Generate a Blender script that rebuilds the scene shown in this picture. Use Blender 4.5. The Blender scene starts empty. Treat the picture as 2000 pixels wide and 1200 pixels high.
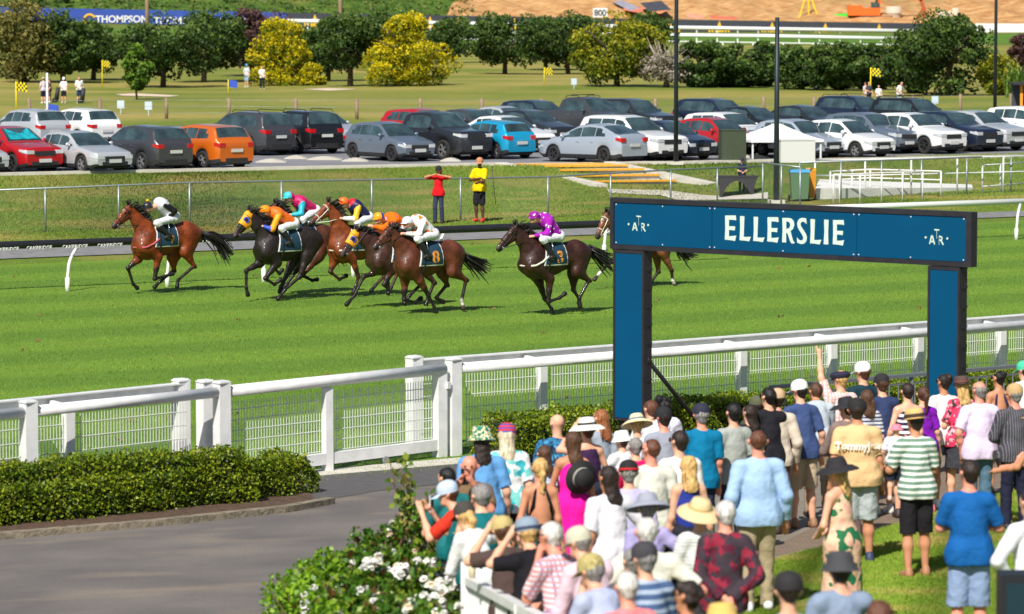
import bpy, bmesh, math, random
import numpy as np
from mathutils import Vector, Matrix
R = math.radians
C = bpy.context.scene.collection
scn = bpy.context.scene

# ---------------------------------------------------------------- camera, light, exposure
FPX, CAMH, YH = 7000.0, 6.9, 20.0            # focal length in photo pixels, eye height, horizon row
PITCH = math.atan((600 - YH) / FPX)
cd = bpy.data.cameras.new('camera'); cam = bpy.data.objects.new('camera', cd); C.objects.link(cam)
cam.location = (0, 0, CAMH); cam.rotation_euler = (math.pi/2 - PITCH, 0, 0)
cd.sensor_width = 36; cd.lens = FPX/2000*36; cd.clip_start = 0.5; cd.clip_end = 4000
cd.dof.use_dof = True; cd.dof.focus_distance = 74; cd.dof.aperture_fstop = 3.1
scn.camera = cam
SUN_EL = 46; SUN_DIR = Vector((0.34, 0.94, 0)).normalized()       # the way shadows fall on the ground
w = bpy.data.worlds.new('World'); scn.world = w; w.use_nodes = True
nt = w.node_tree; bg = nt.nodes['Background']; sky = nt.nodes.new('ShaderNodeTexSky')
sky.sky_type = 'NISHITA'; sky.sun_disc = False; sky.sun_elevation = R(SUN_EL)
sky.sun_rotation = math.atan2(-SUN_DIR.x, -SUN_DIR.y)
nt.links.new(sky.outputs[0], bg.inputs[0]); bg.inputs[1].default_value = 0.07
sd = bpy.data.lights.new('sun', 'SUN'); sd.energy = 5.0; sd.angle = R(0.5); sd.color = (1, 0.955, 0.88)
sun = bpy.data.objects.new('sun', sd); C.objects.link(sun)
sv = Vector((SUN_DIR.x*math.cos(R(SUN_EL)), SUN_DIR.y*math.cos(R(SUN_EL)), -math.sin(R(SUN_EL))))
sun.rotation_euler = sv.to_track_quat('-Z', 'Y').to_euler()
scn.view_settings.view_transform = 'Standard'; scn.view_settings.look = 'None'
scn.view_settings.exposure = 0.22; scn.view_settings.gamma = 1.0
scn.cycles.max_bounces = 5; scn.cycles.diffuse_bounces = 2; scn.cycles.transparent_max_bounces = 8
scn.cycles.caustics_reflective = False; scn.cycles.caustics_refractive = False

# ---------------------------------------------------------------- terrain and where a photo pixel meets it
FW = Vector((0, math.cos(PITCH), -math.sin(PITCH))); UP = Vector((0, math.sin(PITCH), math.cos(PITCH)))
def ray(px, py): return FW + Vector((1,0,0))*((px-1000)/FPX) + UP*((600-py)/FPX)
def PZ(px, py, z):                                   # pixel on a horizontal plane
    d = ray(px, py); t = (z-CAMH)/d.z; return Vector((0,0,CAMH)) + d*t
def PD(px, py, Y):                                   # pixel at a distance
    d = ray(px, py); return Vector((0,0,CAMH)) + d*(Y/d.y)
TD = Vector((.789,.614)); TN = Vector((-.614,.789)); N0 = Vector((-.91,55.3))     # near fence line
FD = Vector((.825,.565)); FN = Vector((-.565,.825)); F0 = Vector((-12.66,88.6))   # far rail line
K0 = Vector((-18,127)); KD = (Vector((20.7,145))-K0).normalized(); KN = Vector((-KD.y,KD.x))
def sm(t): t = min(max(t,0),1); return t*t*(3-2*t)
def vv(x,y): return (x-N0.x)*TN.x + (y-N0.y)*TN.y
def g(x, y):
    v = vv(x,y)
    if v < -1: 
        t = -3-v
        return 0.058*max(0,t) if t > .5 else 0.029*max(0,t+.5)**2
    w_ = (x-F0.x)*FN.x + (y-F0.y)*FN.y; q = (x-K0.x)*KN.x + (y-K0.y)*KN.y
    z = .45*sm((w_-6)/5) + .55*sm((q+7.5)/7)
    ks = (x-K0.x)*KD.x + (y-K0.y)*KD.y
    if -18 < q < 1: z -= .5*sm((ks-16.5)/2)*sm((28-ks)/3)*sm(-q/3.2)*sm((q+16)/7)
    if y > 180: z += .25*sm((y-180)/60)*math.sin(x*.09+1)*math.sin(y*.05) * (1-sm((y-400)/100))
    if y > 640:
        left = 1-sm((x+95)/75)
        z += (1.4+1.6*left)*sm((y-640)/80)
        if y > 742: z += (y-742)*.15 + .6*sm((y-742)/20)*(math.sin(x*.11)+math.sin(x*.23+y*.07)*.6+math.sin(x*.61+y*.19)*.45+math.sin(x*1.1-y*.33)*.3)
    return z
def G(px, py):                                       # pixel on the terrain
    d = ray(px, py); t = 20.0; z0 = Vector((0,0,CAMH)); step = 1.0
    while t < 1500:
        p = z0 + d*t
        if p.z < g(p.x,p.y): break
        t += step if t < 300 else 4
    lo, hi = t-(step if t < 300 else 4), t
    for _ in range(16):
        m = (lo+hi)/2; p = z0+d*m
        if p.z < g(p.x,p.y): hi = m
        else: lo = m
    p = z0+d*hi; return Vector((p.x,p.y,g(p.x,p.y)))
def HEADP(px, py, h):                                # foot point of something h tall whose top shows at the pixel
    d = ray(px,py); z0 = Vector((0,0,CAMH)); lo, hi = 15.0, 400.0
    for _ in range(40):
        m = (lo+hi)/2; p = z0+d*m
        if p.z - g(p.x,p.y) < h: hi = m
        else: lo = m
    p = z0+d*hi; return Vector((p.x,p.y,g(p.x,p.y)))
def gz(p, dz=0): return Vector((p[0],p[1],g(p[0],p[1])+dz))

# ---------------------------------------------------------------- materials
MATS = {}
def mat(name, col, rough=.6, metal=0, var=0, vs=8, bump=0, bs=40, col2=None, spec=.5, coat=0, trans=0, emit=0, sss=0, attr=False, dist=.02):
    if name in MATS: return MATS[name]
    m = bpy.data.materials.new(name); m.use_nodes = True; MATS[name] = m
    nt = m.node_tree; b = nt.nodes['Principled BSDF']; L = nt.links.new
    b.inputs['Base Color'].default_value = (*col,1); b.inputs['Roughness'].default_value = rough
    b.inputs['Metallic'].default_value = metal; b.inputs['Specular IOR Level'].default_value = spec
    b.inputs['Coat Weight'].default_value = coat; b.inputs['Coat Roughness'].default_value = .06
    tc = nt.nodes.new('ShaderNodeTexCoord')
    src = None
    if attr:
        a = nt.nodes.new('ShaderNodeAttribute'); a.attribute_name = 'Col'; src = a.outputs['Color']
    if var or col2:
        n = nt.nodes.new('ShaderNodeTexNoise'); n.inputs['Scale'].default_value = vs; n.inputs['Detail'].default_value = 5
        L(tc.outputs['Object'], n.inputs['Vector'])
        mx = nt.nodes.new('ShaderNodeMix'); mx.data_type = 'RGBA'
        mr = nt.nodes.new('ShaderNodeMapRange'); mr.inputs[1].default_value = .35; mr.inputs[2].default_value = .65
        L(n.outputs['Fac'], mr.inputs[0]); L(mr.outputs[0], mx.inputs[0])
        if col2: mx.inputs[6].default_value = (*col,1); mx.inputs[7].default_value = (*col2,1)
        elif src:
            m2 = nt.nodes.new('ShaderNodeMix'); m2.data_type='RGBA'; m2.blend_type='MULTIPLY'; m2.inputs[0].default_value=1
            mx.inputs[6].default_value=(1-var,)*3+(1,); mx.inputs[7].default_value=(1+var,)*3+(1,)
            L(src, m2.inputs[6]); L(mx.outputs[2], m2.inputs[7]); mx = m2
        else:
            mx.inputs[6].default_value = tuple(c*(1-var) for c in col)+(1,); mx.inputs[7].default_value = tuple(min(1,c*(1+var)) for c in col)+(1,)
        src = mx.outputs[2]
    if src: L(src, b.inputs['Base Color'])
    if bump:
        n2 = nt.nodes.new('ShaderNodeTexNoise'); n2.inputs['Scale'].default_value = bs; n2.inputs['Detail'].default_value = 4
        L(tc.outputs['Object'], n2.inputs['Vector'])
        bp = nt.nodes.new('ShaderNodeBump'); bp.inputs['Strength'].default_value = bump; bp.inputs['Distance'].default_value = dist
        L(n2.outputs['Fac'], bp.inputs['Height']); L(bp.outputs[0], b.inputs['Normal'])
    if trans: b.inputs['Transmission Weight'].default_value = trans
    if sss: b.inputs['Subsurface Weight'].default_value = sss; b.inputs['Subsurface Radius'].default_value=(.02,.008,.004)
    return m
def leaf_mat(name, c1, c2, rough=.5, scale=1.2, tr=.35):
    if name in MATS: return MATS[name]
    m = mat(name, c1, rough, col2=c2, vs=scale, spec=.35)
    nt = m.node_tree; b = nt.nodes['Principled BSDF']; L = nt.links.new
    src = b.inputs['Base Color'].links[0].from_socket
    t = nt.nodes.new('ShaderNodeBsdfTranslucent'); L(src, t.inputs[0])
    ms = nt.nodes.new('ShaderNodeMixShader'); ms.inputs[0].default_value = tr
    L(b.outputs[0], ms.inputs[1]); L(t.outputs[0], ms.inputs[2]); L(ms.outputs[0], nt.nodes['Material Output'].inputs[0])
    return m
def cloth_mat(name, kind, c1, c2=(.8,.8,.8), c3=(.1,.1,.1), scale=20):
    """woven, striped, checked or printed cloth, in object space"""
    if name in MATS: return MATS[name]
    m = mat(name, c1, .85, spec=.2, bump=.5, bs=9, dist=.05)
    nt = m.node_tree; b = nt.nodes['Principled BSDF']; L = nt.links.new
    tc = [n for n in nt.nodes if n.type=='TEX_COORD'][0]
    def mixc(f, a, b_, fac=None):
        mx = nt.nodes.new('ShaderNodeMix'); mx.data_type='RGBA'; L(f, mx.inputs[0])
        for i, v in ((6,a),(7,b_)):
            if isinstance(v, tuple): mx.inputs[i].default_value=(*v,1)
            else: L(v, mx.inputs[i])
        return mx.outputs[2]
    def wave(axis, sc, thr):
        sp = nt.nodes.new('ShaderNodeSeparateXYZ'); L(tc.outputs['Object'], sp.inputs[0])
        mu = nt.nodes.new('ShaderNodeMath'); mu.operation='MULTIPLY'; mu.inputs[1].default_value=sc; L(sp.outputs[axis], mu.inputs[0])
        fr = nt.nodes.new('ShaderNodeMath'); fr.operation='FRACT'; L(mu.outputs[0], fr.inputs[0])
        gt = nt.nodes.new('ShaderNodeMath'); gt.operation='GREATER_THAN'; gt.inputs[1].default_value=thr; L(fr.outputs[0], gt.inputs[0])
        return gt.outputs[0]
    def blob(sc, thr, seed):
        n = nt.nodes.new('ShaderNodeTexNoise'); n.noise_dimensions='4D'; n.inputs['W'].default_value=seed; n.inputs['Scale'].default_value=sc
        n.inputs['Detail'].default_value=1; L(tc.outputs['Object'], n.inputs['Vector'])
        gt = nt.nodes.new('ShaderNodeMath'); gt.operation='GREATER_THAN'; gt.inputs[1].default_value=thr; L(n.outputs['Fac'], gt.inputs[0])
        return gt.outputs[0]
    if kind == 'hstripe': out = mixc(wave(2, scale, .55), c1, c2)
    elif kind == 'vstripe': out = mixc(wave(0, scale, .8), c1, c2)
    elif kind == 'check': out = mixc(wave(2, scale, .6), mixc(wave(0, scale, .6), c1, c2), c3)
    elif kind == 'print': out = mixc(blob(scale,.58,3), mixc(blob(scale,.57,9), c1, c2), c3)
    elif kind == 'star': out = mixc(blob(scale,.63,5), c1, c2)
    if kind != 'plain': L(out, b.inputs['Base Color'])
    return m
def streak(m, sc=(70,70,7)):
    nt=m.node_tree
    for n in nt.nodes:
        if n.type=='TEX_NOISE':
            mp=nt.nodes.new('ShaderNodeMapping'); mp.inputs['Scale'].default_value=sc; l=n.inputs['Vector'].links[0]; src=l.from_socket; nt.links.new(src,mp.inputs[0]); nt.links.new(mp.outputs[0],n.inputs['Vector']); n.inputs['Scale'].default_value=1.0
    return m
def rgb(r, g_, b_):                                  # display colour 0-255 to linear
    return tuple(((c/255)/12.92 if c/255 <= .04045 else ((c/255+.055)/1.055)**2.4) for c in (r,g_,b_))

# ---------------------------------------------------------------- objects
def tag(o, label=None, cat=None, group=None, kind=None):
    if label: o['label'] = label
    if cat: o['category'] = cat
    if group: o['group'] = group
    if kind: o['kind'] = kind
    return o
def thing(name, label, cat, loc=(0,0,0), rz=0, group=None):
    o = bpy.data.objects.new(name, None); C.objects.link(o); o.empty_display_size=.2
    o.location = loc; o.rotation_euler = (0,0,rz); return tag(o, label, cat, group)
def copy_tree(o, parent=None):
    c = o.copy(); C.objects.link(c); c.parent = parent
    for ch in list(o.children): copy_tree(ch, c)
    return c
class MB:
    def __init__(s): s.v=[]; s.f=[]; s.m=[]; s.sm=[]
    def add(s, vs, fs, mi=0, smooth=False):
        n=len(s.v); s.v += [tuple(v) for v in vs]
        for f in fs: s.f.append(tuple(i+n for i in f)); s.m.append(mi); s.sm.append(smooth)
        return s
    def box(s, a, b, mi=0):
        x0,y0,z0=a; x1,y1,z1=b
        return s.add([(x0,y0,z0),(x1,y0,z0),(x1,y1,z0),(x0,y1,z0),(x0,y0,z1),(x1,y0,z1),(x1,y1,z1),(x0,y1,z1)],
            [(3,2,1,0),(4,5,6,7),(0,1,5,4),(1,2,6,5),(2,3,7,6),(3,0,4,7)], mi)
    def obox(s, p0, p1, w_, h, mi=0, up=Vector((0,0,1))):      # beam from p0 to p1, w_ wide, h high, centred
        p0=Vector(p0); p1=Vector(p1); d=(p1-p0).normalized()
        if abs(d.dot(up))>.98: up=Vector((0,1,0))
        sx=d.cross(up).normalized()*w_/2; uz=sx.cross(d).normalized()*h/2
        vs=[p+a*sx+b*uz for p in (p0,p1) for a,b in ((-1,-1),(1,-1),(1,1),(-1,1))]
        return s.add(vs,[(3,2,1,0),(4,5,6,7),(0,1,5,4),(1,2,6,5),(2,3,7,6),(3,0,4,7)],mi)
    def tube(s, pts, r, n=8, mi=0, cap=True):
        pts=[Vector(p) for p in pts]; rs=r if isinstance(r,(list,tuple)) else [r]*len(pts)
        base=len(s.v); prev=None
        for i,p in enumerate(pts):
            d=(pts[min(i+1,len(pts)-1)]-pts[max(i-1,0)]).normalized()
            if prev is None:
                a=Vector((0,0,1)) if abs(d.z)<.9 else Vector((1,0,0)); u=d.cross(a).normalized()
            else: u=(prev-d*prev.dot(d)).normalized()
            prev=u; v=d.cross(u)
            for k in range(n):
                t=2*math.pi*k/n; s.v.append(tuple(p+(u*math.cos(t)+v*math.sin(t))*rs[i]))
        for i in range(len(pts)-1):
            for k in range(n):
                a=base+i*n+k; b=base+i*n+(k+1)%n; s.f.append((a,b,b+n,a+n)); s.m.append(mi); s.sm.append(True)
        if cap:
            s.f.append(tuple(base+k for k in range(n))[::-1]); s.m.append(mi); s.sm.append(False)
            e=base+(len(pts)-1)*n; s.f.append(tuple(e+k for k in range(n))); s.m.append(mi); s.sm.append(False)
        return s
    def lathe(s, prof, n=20, c=(0,0,0), mi=0, ax='z', sx=1, sy=1):
        base=len(s.v)
        for r,z in prof:
            for k in range(n):
                t=2*math.pi*k/n; x,y=r*math.cos(t)*sx,r*math.sin(t)*sy
                s.v.append((c[0]+x,c[1]+y,c[2]+z) if ax=='z' else (c[0]+x,c[1]+z,c[2]+y))
        for i in range(len(prof)-1):
            for k in range(n):
                a=base+i*n+k; b=base+i*n+(k+1)%n; s.f.append((a,b,b+n,a+n)); s.m.append(mi); s.sm.append(True)
        return s
    def prism(s, poly, d, mi=0):                       # poly: 3D points, extruded by d
        n=len(poly); d=Vector(d); vs=[Vector(p) for p in poly]+[Vector(p)+d for p in poly]
        return s.add(vs,[tuple(range(n))[::-1],tuple(range(n,2*n))]+[(i,(i+1)%n,(i+1)%n+n,i+n) for i in range(n)],mi)
    def build(s, name, mats, parent=None, loc=None, auto=None):
        me=bpy.data.meshes.new(name); me.from_pydata(s.v,[],s.f)
        if not isinstance(mats,(list,tuple)): mats=[mats]
        for m in mats: me.materials.append(m)
        me.polygons.foreach_set('material_index',s.m); me.polygons.foreach_set('use_smooth',s.sm); me.update()
        o=bpy.data.objects.new(name,me); C.objects.link(o)
        if parent: o.parent=parent
        if loc is not None: o.location=loc
        return o
def np_mesh(name, V, Fq, mats, parent=None, smooth=True, col=None):
    me=bpy.data.meshes.new(name); me.from_pydata(V.tolist() if hasattr(V,'tolist') else V,[],Fq.tolist() if hasattr(Fq,'tolist') else Fq)
    if not isinstance(mats,(list,tuple)): mats=[mats]
    for m in mats: me.materials.append(m)
    if smooth: me.polygons.foreach_set('use_smooth',[True]*len(me.polygons))
    if col is not None:
        ca=me.color_attributes.new('Col','FLOAT_COLOR','POINT'); a=np.ones((len(V),4),np.float32); a[:,:3]=col; ca.data.foreach_set('color',a.ravel())
    me.update(); o=bpy.data.objects.new(name,me); C.objects.link(o)
    if parent: o.parent=parent
    return o
def leaves(name, m, centers, size, seed, parent=None, flat=0, aspect=1.5, mats=None, nmat=None, up=None):
    """many small leaf faces, one mesh; centres is an (n,3) array"""
    rng=np.random.default_rng(seed); n=len(centers)
    a=rng.normal(size=(n,3)); a/=np.linalg.norm(a,axis=1)[:,None]
    if up is not None: a=a*(1-up[1])+np.array(up[0])*up[1]; a/=np.linalg.norm(a,axis=1)[:,None]
    b=np.cross(a,rng.normal(size=(n,3))); b/=np.linalg.norm(b,axis=1)[:,None]
    sz=size*rng.uniform(.6,1.3,n)[:,None]; a=a*sz*aspect*.5; b=b*sz*.5
    V=np.empty((n,4,3)); V[:,0]=centers-a; V[:,1]=centers+b; V[:,2]=centers+a; V[:,3]=centers-b
    me=bpy.data.meshes.new(name); me.vertices.add(4*n); me.vertices.foreach_set('co',V.ravel())
    me.loops.add(4*n); me.loops.foreach_set('vertex_index',np.arange(4*n)); me.polygons.add(n)
    me.polygons.foreach_set('loop_start',np.arange(n)*4); me.polygons.foreach_set('loop_total',np.full(n,4))
    ms = mats if mats else [m]
    for q in ms: me.materials.append(q)
    if len(ms)>1: me.polygons.foreach_set('material_index', nmat if nmat is not None else rng.integers(0,len(ms),n))
    me.update(); me.validate(); o=bpy.data.objects.new(name,me); C.objects.link(o)
    if parent: o.parent=parent
    return o

# ---------------------------------------------------------------- smooth bodies from blended tapered capsules
class Sdf:
    def __init__(s, vox=.015, k=.03): s.p=[]; s.vox=vox; s.k=k; s.cuts=[]
    def cap(s, a, b, ra, rb=None, sq=None, col=0, k=None, inf=0, flat=False):
        """sq: list of (axis, factor) that flattens the capsule along the axis"""
        s.p.append((np.array(a,float),np.array(b,float),ra+inf,(ra if rb is None else rb)+inf,sq,col,s.k if k is None else k,flat)); return s
    def bounds(s, pad):
        lo=np.min([np.minimum(p[0]-p[2],p[1]-p[3]) for p in s.p],0)-pad; hi=np.max([np.maximum(p[0]+p[2],p[1]+p[3]) for p in s.p],0)+pad
        return lo,hi
    @staticmethod
    def dist(P, pr):
        a,b,ra,rb,sq=pr[:5]; X=P-a; d=b-a; X0,d0=X,d
        if sq is not None:
            for ax,fac in sq:
                ax=np.array(ax,float); X=X+(fac-1)*(X@ax)[...,None]*ax; d=d+(fac-1)*(d@ax)*ax
        dd=d@d
        t=np.clip((X@d)/dd,0,1) if dd>1e-12 else np.zeros(X.shape[:-1])
        r=np.linalg.norm(X-t[...,None]*d,axis=-1)-(ra+(rb-ra)*t)
        if len(pr)>7 and pr[7]: L0=np.linalg.norm(d0); r=np.maximum(r,(X0@d0)/L0-L0)
        return r
    def mesh(s):
        lo,hi=s.bounds(s.vox*3); vx=s.vox; n=np.ceil((hi-lo)/vx).astype(int)+2
        D=np.full(n,.5); T=np.zeros(n,np.int16)
        for pr in s.p:
            m=max(pr[2],pr[3])+pr[6]+2*vx
            i0=np.maximum(np.floor((np.minimum(pr[0],pr[1])-m-lo)/vx).astype(int),0); i1=np.minimum(np.ceil((np.maximum(pr[0],pr[1])+m-lo)/vx).astype(int)+1,n)
            ax=[lo[j]+vx*np.arange(i0[j],i1[j]) for j in range(3)]
            P=np.stack(np.meshgrid(*ax,indexing='ij'),-1); d=s.dist(P,pr); sl=tuple(slice(i0[j],i1[j]) for j in range(3))
            o=D[sl]; k=pr[6]; T[sl]=np.where(d<o,pr[5],T[sl])
            h=np.clip(k-np.abs(o-d),0,None)/k; D[sl]=np.minimum(o,d)-h*h*k/4
        if s.cuts:
            P=np.stack(np.meshgrid(*[lo[j]+vx*np.arange(n[j]) for j in range(3)],indexing='ij'),-1)
            for nrm,off in s.cuts: D=np.maximum(D,P@np.array(nrm,float)-off)      # keeps where n.p < off
        return nets(D,lo,vx,T)
def nets(D, lo, vx, T=None):
    S=D<0; nx,ny,nz=D.shape
    c=[S[i:nx-1+i,j:ny-1+j,k:nz-1+k] for i in (0,1) for j in (0,1) for k in (0,1)]
    cnt=sum(x.astype(np.int8) for x in c); act=(cnt>0)&(cnt<8); idx=np.full(act.shape,-1,np.int64); ids=np.argwhere(act)
    idx[act]=np.arange(len(ids)); acc=np.zeros((len(ids),3)); num=np.zeros(len(ids))
    cs=[(i,j,k) for i in (0,1) for j in (0,1) for k in (0,1)]
    val=[D[ids[:,0]+i,ids[:,1]+j,ids[:,2]+k] for i,j,k in cs]
    for a in range(8):
        for b in range(a+1,8):
            da=[abs(cs[a][q]-cs[b][q]) for q in range(3)]
            if sum(da)!=1: continue
            va,vb=val[a],val[b]; m=(va<0)!=(vb<0); t=np.where(m,va/np.where(m,va-vb,1),0)
            p=np.array(cs[a])[None]+t[:,None]*(np.array(cs[b])-np.array(cs[a]))[None]
            acc[m]+=p[m]; num[m]+=1
    V=lo+vx*(ids+acc/num[:,None]); F=[]
    for ax in range(3):
        A=[slice(1,-1)]*3; A[ax]=slice(0,-1); B=list(A); B[ax]=slice(1,None)
        sa=S[tuple(A)]; sb=S[tuple(B)]; e=np.argwhere(sa!=sb)
        off=np.array([1,1,1]); off[ax]=0; e0=e+off; inside=sa[tuple(e.T)]
        o1,o2=[q for q in range(3) if q!=ax]
        def at(d1,d2):
            q=e0.copy(); q[:,o1]-=d1; q[:,o2]-=d2; return idx[tuple(q.T)]
        quad=np.stack([at(1,1),at(0,1),at(0,0),at(1,0)],1)
        fl=inside if ax!=1 else ~inside
        quad[~fl]=quad[~fl][:,::-1]; F.append(quad)
    F=np.concatenate(F); F=F[(F>=0).all(1)]
    tg=T[ids[:,0],ids[:,1],ids[:,2]] if T is not None else None
    if T is not None:
        dn=np.argmin(np.stack([np.abs(v) for v in val]),0); c8=np.array(cs)[dn]; q=ids+c8; tg=T[q[:,0],q[:,1],q[:,2]]
    return V,F,tg
def wrinkle(V, F, amp, seed, k=1.0):
    n=np.zeros_like(V); a=V[F[:,1]]-V[F[:,0]]; b=V[F[:,2]]-V[F[:,0]]; fn=np.cross(a,b)
    for i in range(4): np.add.at(n,F[:,i],fn)
    n/=np.linalg.norm(n,axis=1)[:,None]+1e-9; r=np.random.default_rng(seed); h=np.zeros(len(V)); W=V+.03*np.sin(V[:,[1,2,0]]*11+r.uniform(0,6,3))
    for i in range(7):
        d=r.normal(size=3); d[2]*=1.0; d/=np.linalg.norm(d); f=r.uniform(16,52)*k; e=r.normal(size=3); e/=np.linalg.norm(e)
        m=.5+.5*np.sin(W@e*r.uniform(6,12)+r.uniform(0,6)); h+=(1-np.abs(np.sin(W@d*f+r.uniform(0,6))))*m*16/f**.5/4-.4*m
    return V+n*(amp*h/2.0)[:,None]
def smooth_attr(F, A, n=2):
    e=np.concatenate([F[:,[0,1]],F[:,[1,2]],F[:,[2,3]],F[:,[3,0]]]); 
    for _ in range(n):
        s_=A.copy(); c_=np.ones(len(A)); np.add.at(s_,e[:,0],A[e[:,1]]); np.add.at(c_,e[:,0],1); A=s_/c_[:,None]
    return A
def text_poly(s, size=1.0, space=1.0, bold=0):
    cu=bpy.data.curves.new('t','FONT'); cu.body=s; cu.size=size; cu.space_character=space; cu.align_x='CENTER'; cu.offset=bold
    o=bpy.data.objects.new('t',cu); C.objects.link(o); dg=bpy.context.evaluated_depsgraph_get()
    me=o.evaluated_get(dg).to_mesh(); vs=[tuple(v.co) for v in me.vertices]; fs=[tuple(p.vertices) for p in me.polygons]
    o.to_mesh_clear() if False else None
    bpy.data.objects.remove(o); bpy.data.curves.remove(cu); return vs,fs
# ---------------------------------------------------------------- ground sheets
def smn(t): t=np.clip(t,0,1); return t*t*(3-2*t)
def gn(X,Y):
    v=(X-N0.x)*TN.x+(Y-N0.y)*TN.y; w_=(X-F0.x)*FN.x+(Y-F0.y)*FN.y; q=(X-K0.x)*KN.x+(Y-K0.y)*KN.y; t=-3-v
    a=np.where(t>.5,.058*np.maximum(0,t),.029*np.maximum(0,t+.5)**2)
    z=.45*smn((w_-6)/5)+.55*smn((q+7.5)/7)+np.where(Y>180,.25*smn((Y-180)/60)*np.sin(X*.09+1)*np.sin(Y*.05)*(1-smn((Y-400)/100)),0)
    ks=(X-K0.x)*KD.x+(Y-K0.y)*KD.y; z=z-np.where((q>-18)&(q<1),.5*smn((ks-16.5)/2)*smn((28-ks)/3)*smn(-q/3.2)*smn((q+16)/7),0)
    left=1-smn((X+95)/75); z=z+np.where(Y>640,(1.4+1.6*left)*smn((Y-640)/80),0)
    z=z+np.where(Y>742,(Y-742)*.15+.6*smn((Y-742)/20)*(np.sin(X*.11)+np.sin(X*.23+Y*.07)*.6+np.sin(X*.61+Y*.19)*.45+np.sin(X*1.1-Y*.33)*.3),0)
    return np.where(v<-1,a,z)
def grid_mesh(name, X, Y, Z, m):
    nu,nv=X.shape; V=np.stack([X,Y,Z],-1).reshape(-1,3); i=np.arange(nu*nv).reshape(nu,nv)
    F=np.stack([i[:-1,:-1],i[1:,:-1],i[1:,1:],i[:-1,1:]],-1).reshape(-1,4)
    o=np_mesh(name,V,F,m); 
    if o.data.polygons[0].normal.z<0: o.data.flip_normals()
    return tag(o,kind='structure')
def resample(P, n):
    P=np.array([[p[0],p[1]] for p in P]); d=np.r_[0,np.cumsum(np.linalg.norm(np.diff(P,axis=0),axis=1))]; t=np.linspace(0,d[-1],n)
    return np.stack([np.interp(t,d,P[:,0]),np.interp(t,d,P[:,1])],-1)
def strip(name, A, B, nu, nv, m, dz=.004):
    A=resample(A,nu); B=resample(B,nu); s=np.linspace(0,1,nv)[None,:,None]; P=A[:,None]*(1-s)+B[:,None]*s
    return grid_mesh(name,P[...,0],P[...,1],gn(P[...,0],P[...,1])+dz,m)
def grass_mat(name, a, b, dry, dryamt=.5, big=.25, stripes=0, fine=30):
    m=mat(name,a,.8,spec=.15); nt=m.node_tree; L=nt.links.new; bs=nt.nodes['Principled BSDF']
    ge=nt.nodes.new('ShaderNodeNewGeometry')
    def noise(sc,det=3,sx=(1,1,1),w_=0):
        mp=nt.nodes.new('ShaderNodeMapping'); mp.inputs['Scale'].default_value=sx; mp.inputs['Location'].default_value=(w_,w_,0); L(ge.outputs['Position'],mp.inputs[0])
        n=nt.nodes.new('ShaderNodeTexNoise'); n.inputs['Scale'].default_value=sc; n.inputs['Detail'].default_value=det; L(mp.outputs[0],n.inputs['Vector']); return n.outputs['Fac']
    def rng(f,lo,hi,mxv=1):
        r=nt.nodes.new('ShaderNodeMapRange'); r.inputs[4].default_value=mxv; r.inputs[1].default_value=lo; r.inputs[2].default_value=hi; L(f,r.inputs[0]); return r.outputs[0]
    def mx(f,x,y,bt='MIX'):
        n=nt.nodes.new('ShaderNodeMix'); n.data_type='RGBA'; n.blend_type=bt
        if isinstance(f,float): n.inputs[0].default_value=f
        else: L(f,n.inputs[0])
        for i,v in ((6,x),(7,y)):
            if isinstance(v,tuple): n.inputs[i].default_value=(*v,1)
            else: L(v,n.inputs[i])
        return n.outputs[2]
    c=mx(rng(noise(fine,4),.35,.65),a,b)
    if stripes:
        sp=nt.nodes.new('ShaderNodeVectorMath'); sp.operation='DOT_PRODUCT'; sp.inputs[1].default_value=(FN.x,FN.y,0); L(ge.outputs['Position'],sp.inputs[0])
        mu=nt.nodes.new('ShaderNodeMath'); mu.operation='SINE'; m3=nt.nodes.new('ShaderNodeMath'); m3.operation='MULTIPLY'; m3.inputs[1].default_value=stripes
        L(sp.outputs['Value'],m3.inputs[0]); L(m3.outputs[0],mu.inputs[0])
        c=mx(rng(mu.outputs[0],-.5,.5),c,mx(1.0,c,(1.30,1.20,1.10),'MULTIPLY'))
    c=mx(rng(noise(big,5,(1,1,1),7),.66-dryamt*.4,.8-dryamt*.2,.4 if stripes else .85),c,dry)
    c=mx(rng(noise(1.1,3,(1,1,1),3),.3,.75),mx(1.0,c,(.9,.92,.9) if stripes else (.8,.85,.8),'MULTIPLY'),c)
    L(c,bs.inputs['Base Color']); return m
def blades(name, m, P, h, w_, seed, lean=.5):
    rng=np.random.default_rng(seed); n=len(P); a=rng.uniform(0,6.283,n); hh=h*rng.uniform(.5,1.2,n)
    B=np.column_stack([np.cos(a),np.sin(a),np.zeros(n)])*(w_/2); ld=rng.uniform(-1,1,(n,2))*lean
    V=np.empty((n,3,3)); V[:,0]=P-B; V[:,1]=P+B; V[:,2]=P+np.column_stack([ld[:,0]*hh,ld[:,1]*hh,hh]); V[:,:2,2]-=.003
    me=bpy.data.meshes.new(name); me.vertices.add(3*n); me.vertices.foreach_set('co',V.ravel()); me.loops.add(3*n); me.loops.foreach_set('vertex_index',np.arange(3*n))
    me.polygons.add(n); me.polygons.foreach_set('loop_start',np.arange(n)*3); me.polygons.foreach_set('loop_total',np.full(n,3)); me.materials.append(m); me.update(); me.validate()
    o=bpy.data.objects.new(name,me); C.objects.link(o); return o
def quad_pts(q, n, seed):                            # random points in a quad of world XY corners (bilinear)
    rng=np.random.default_rng(seed); s=rng.random(n)[:,None]; t=rng.random(n)[:,None]; q=[np.array([p[0],p[1]]) for p in q]
    P=q[0]*(1-s)*(1-t)+q[1]*s*(1-t)+q[2]*s*t+q[3]*(1-s)*t; return np.column_stack([P,gn(P[:,0],P[:,1])])
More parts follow.
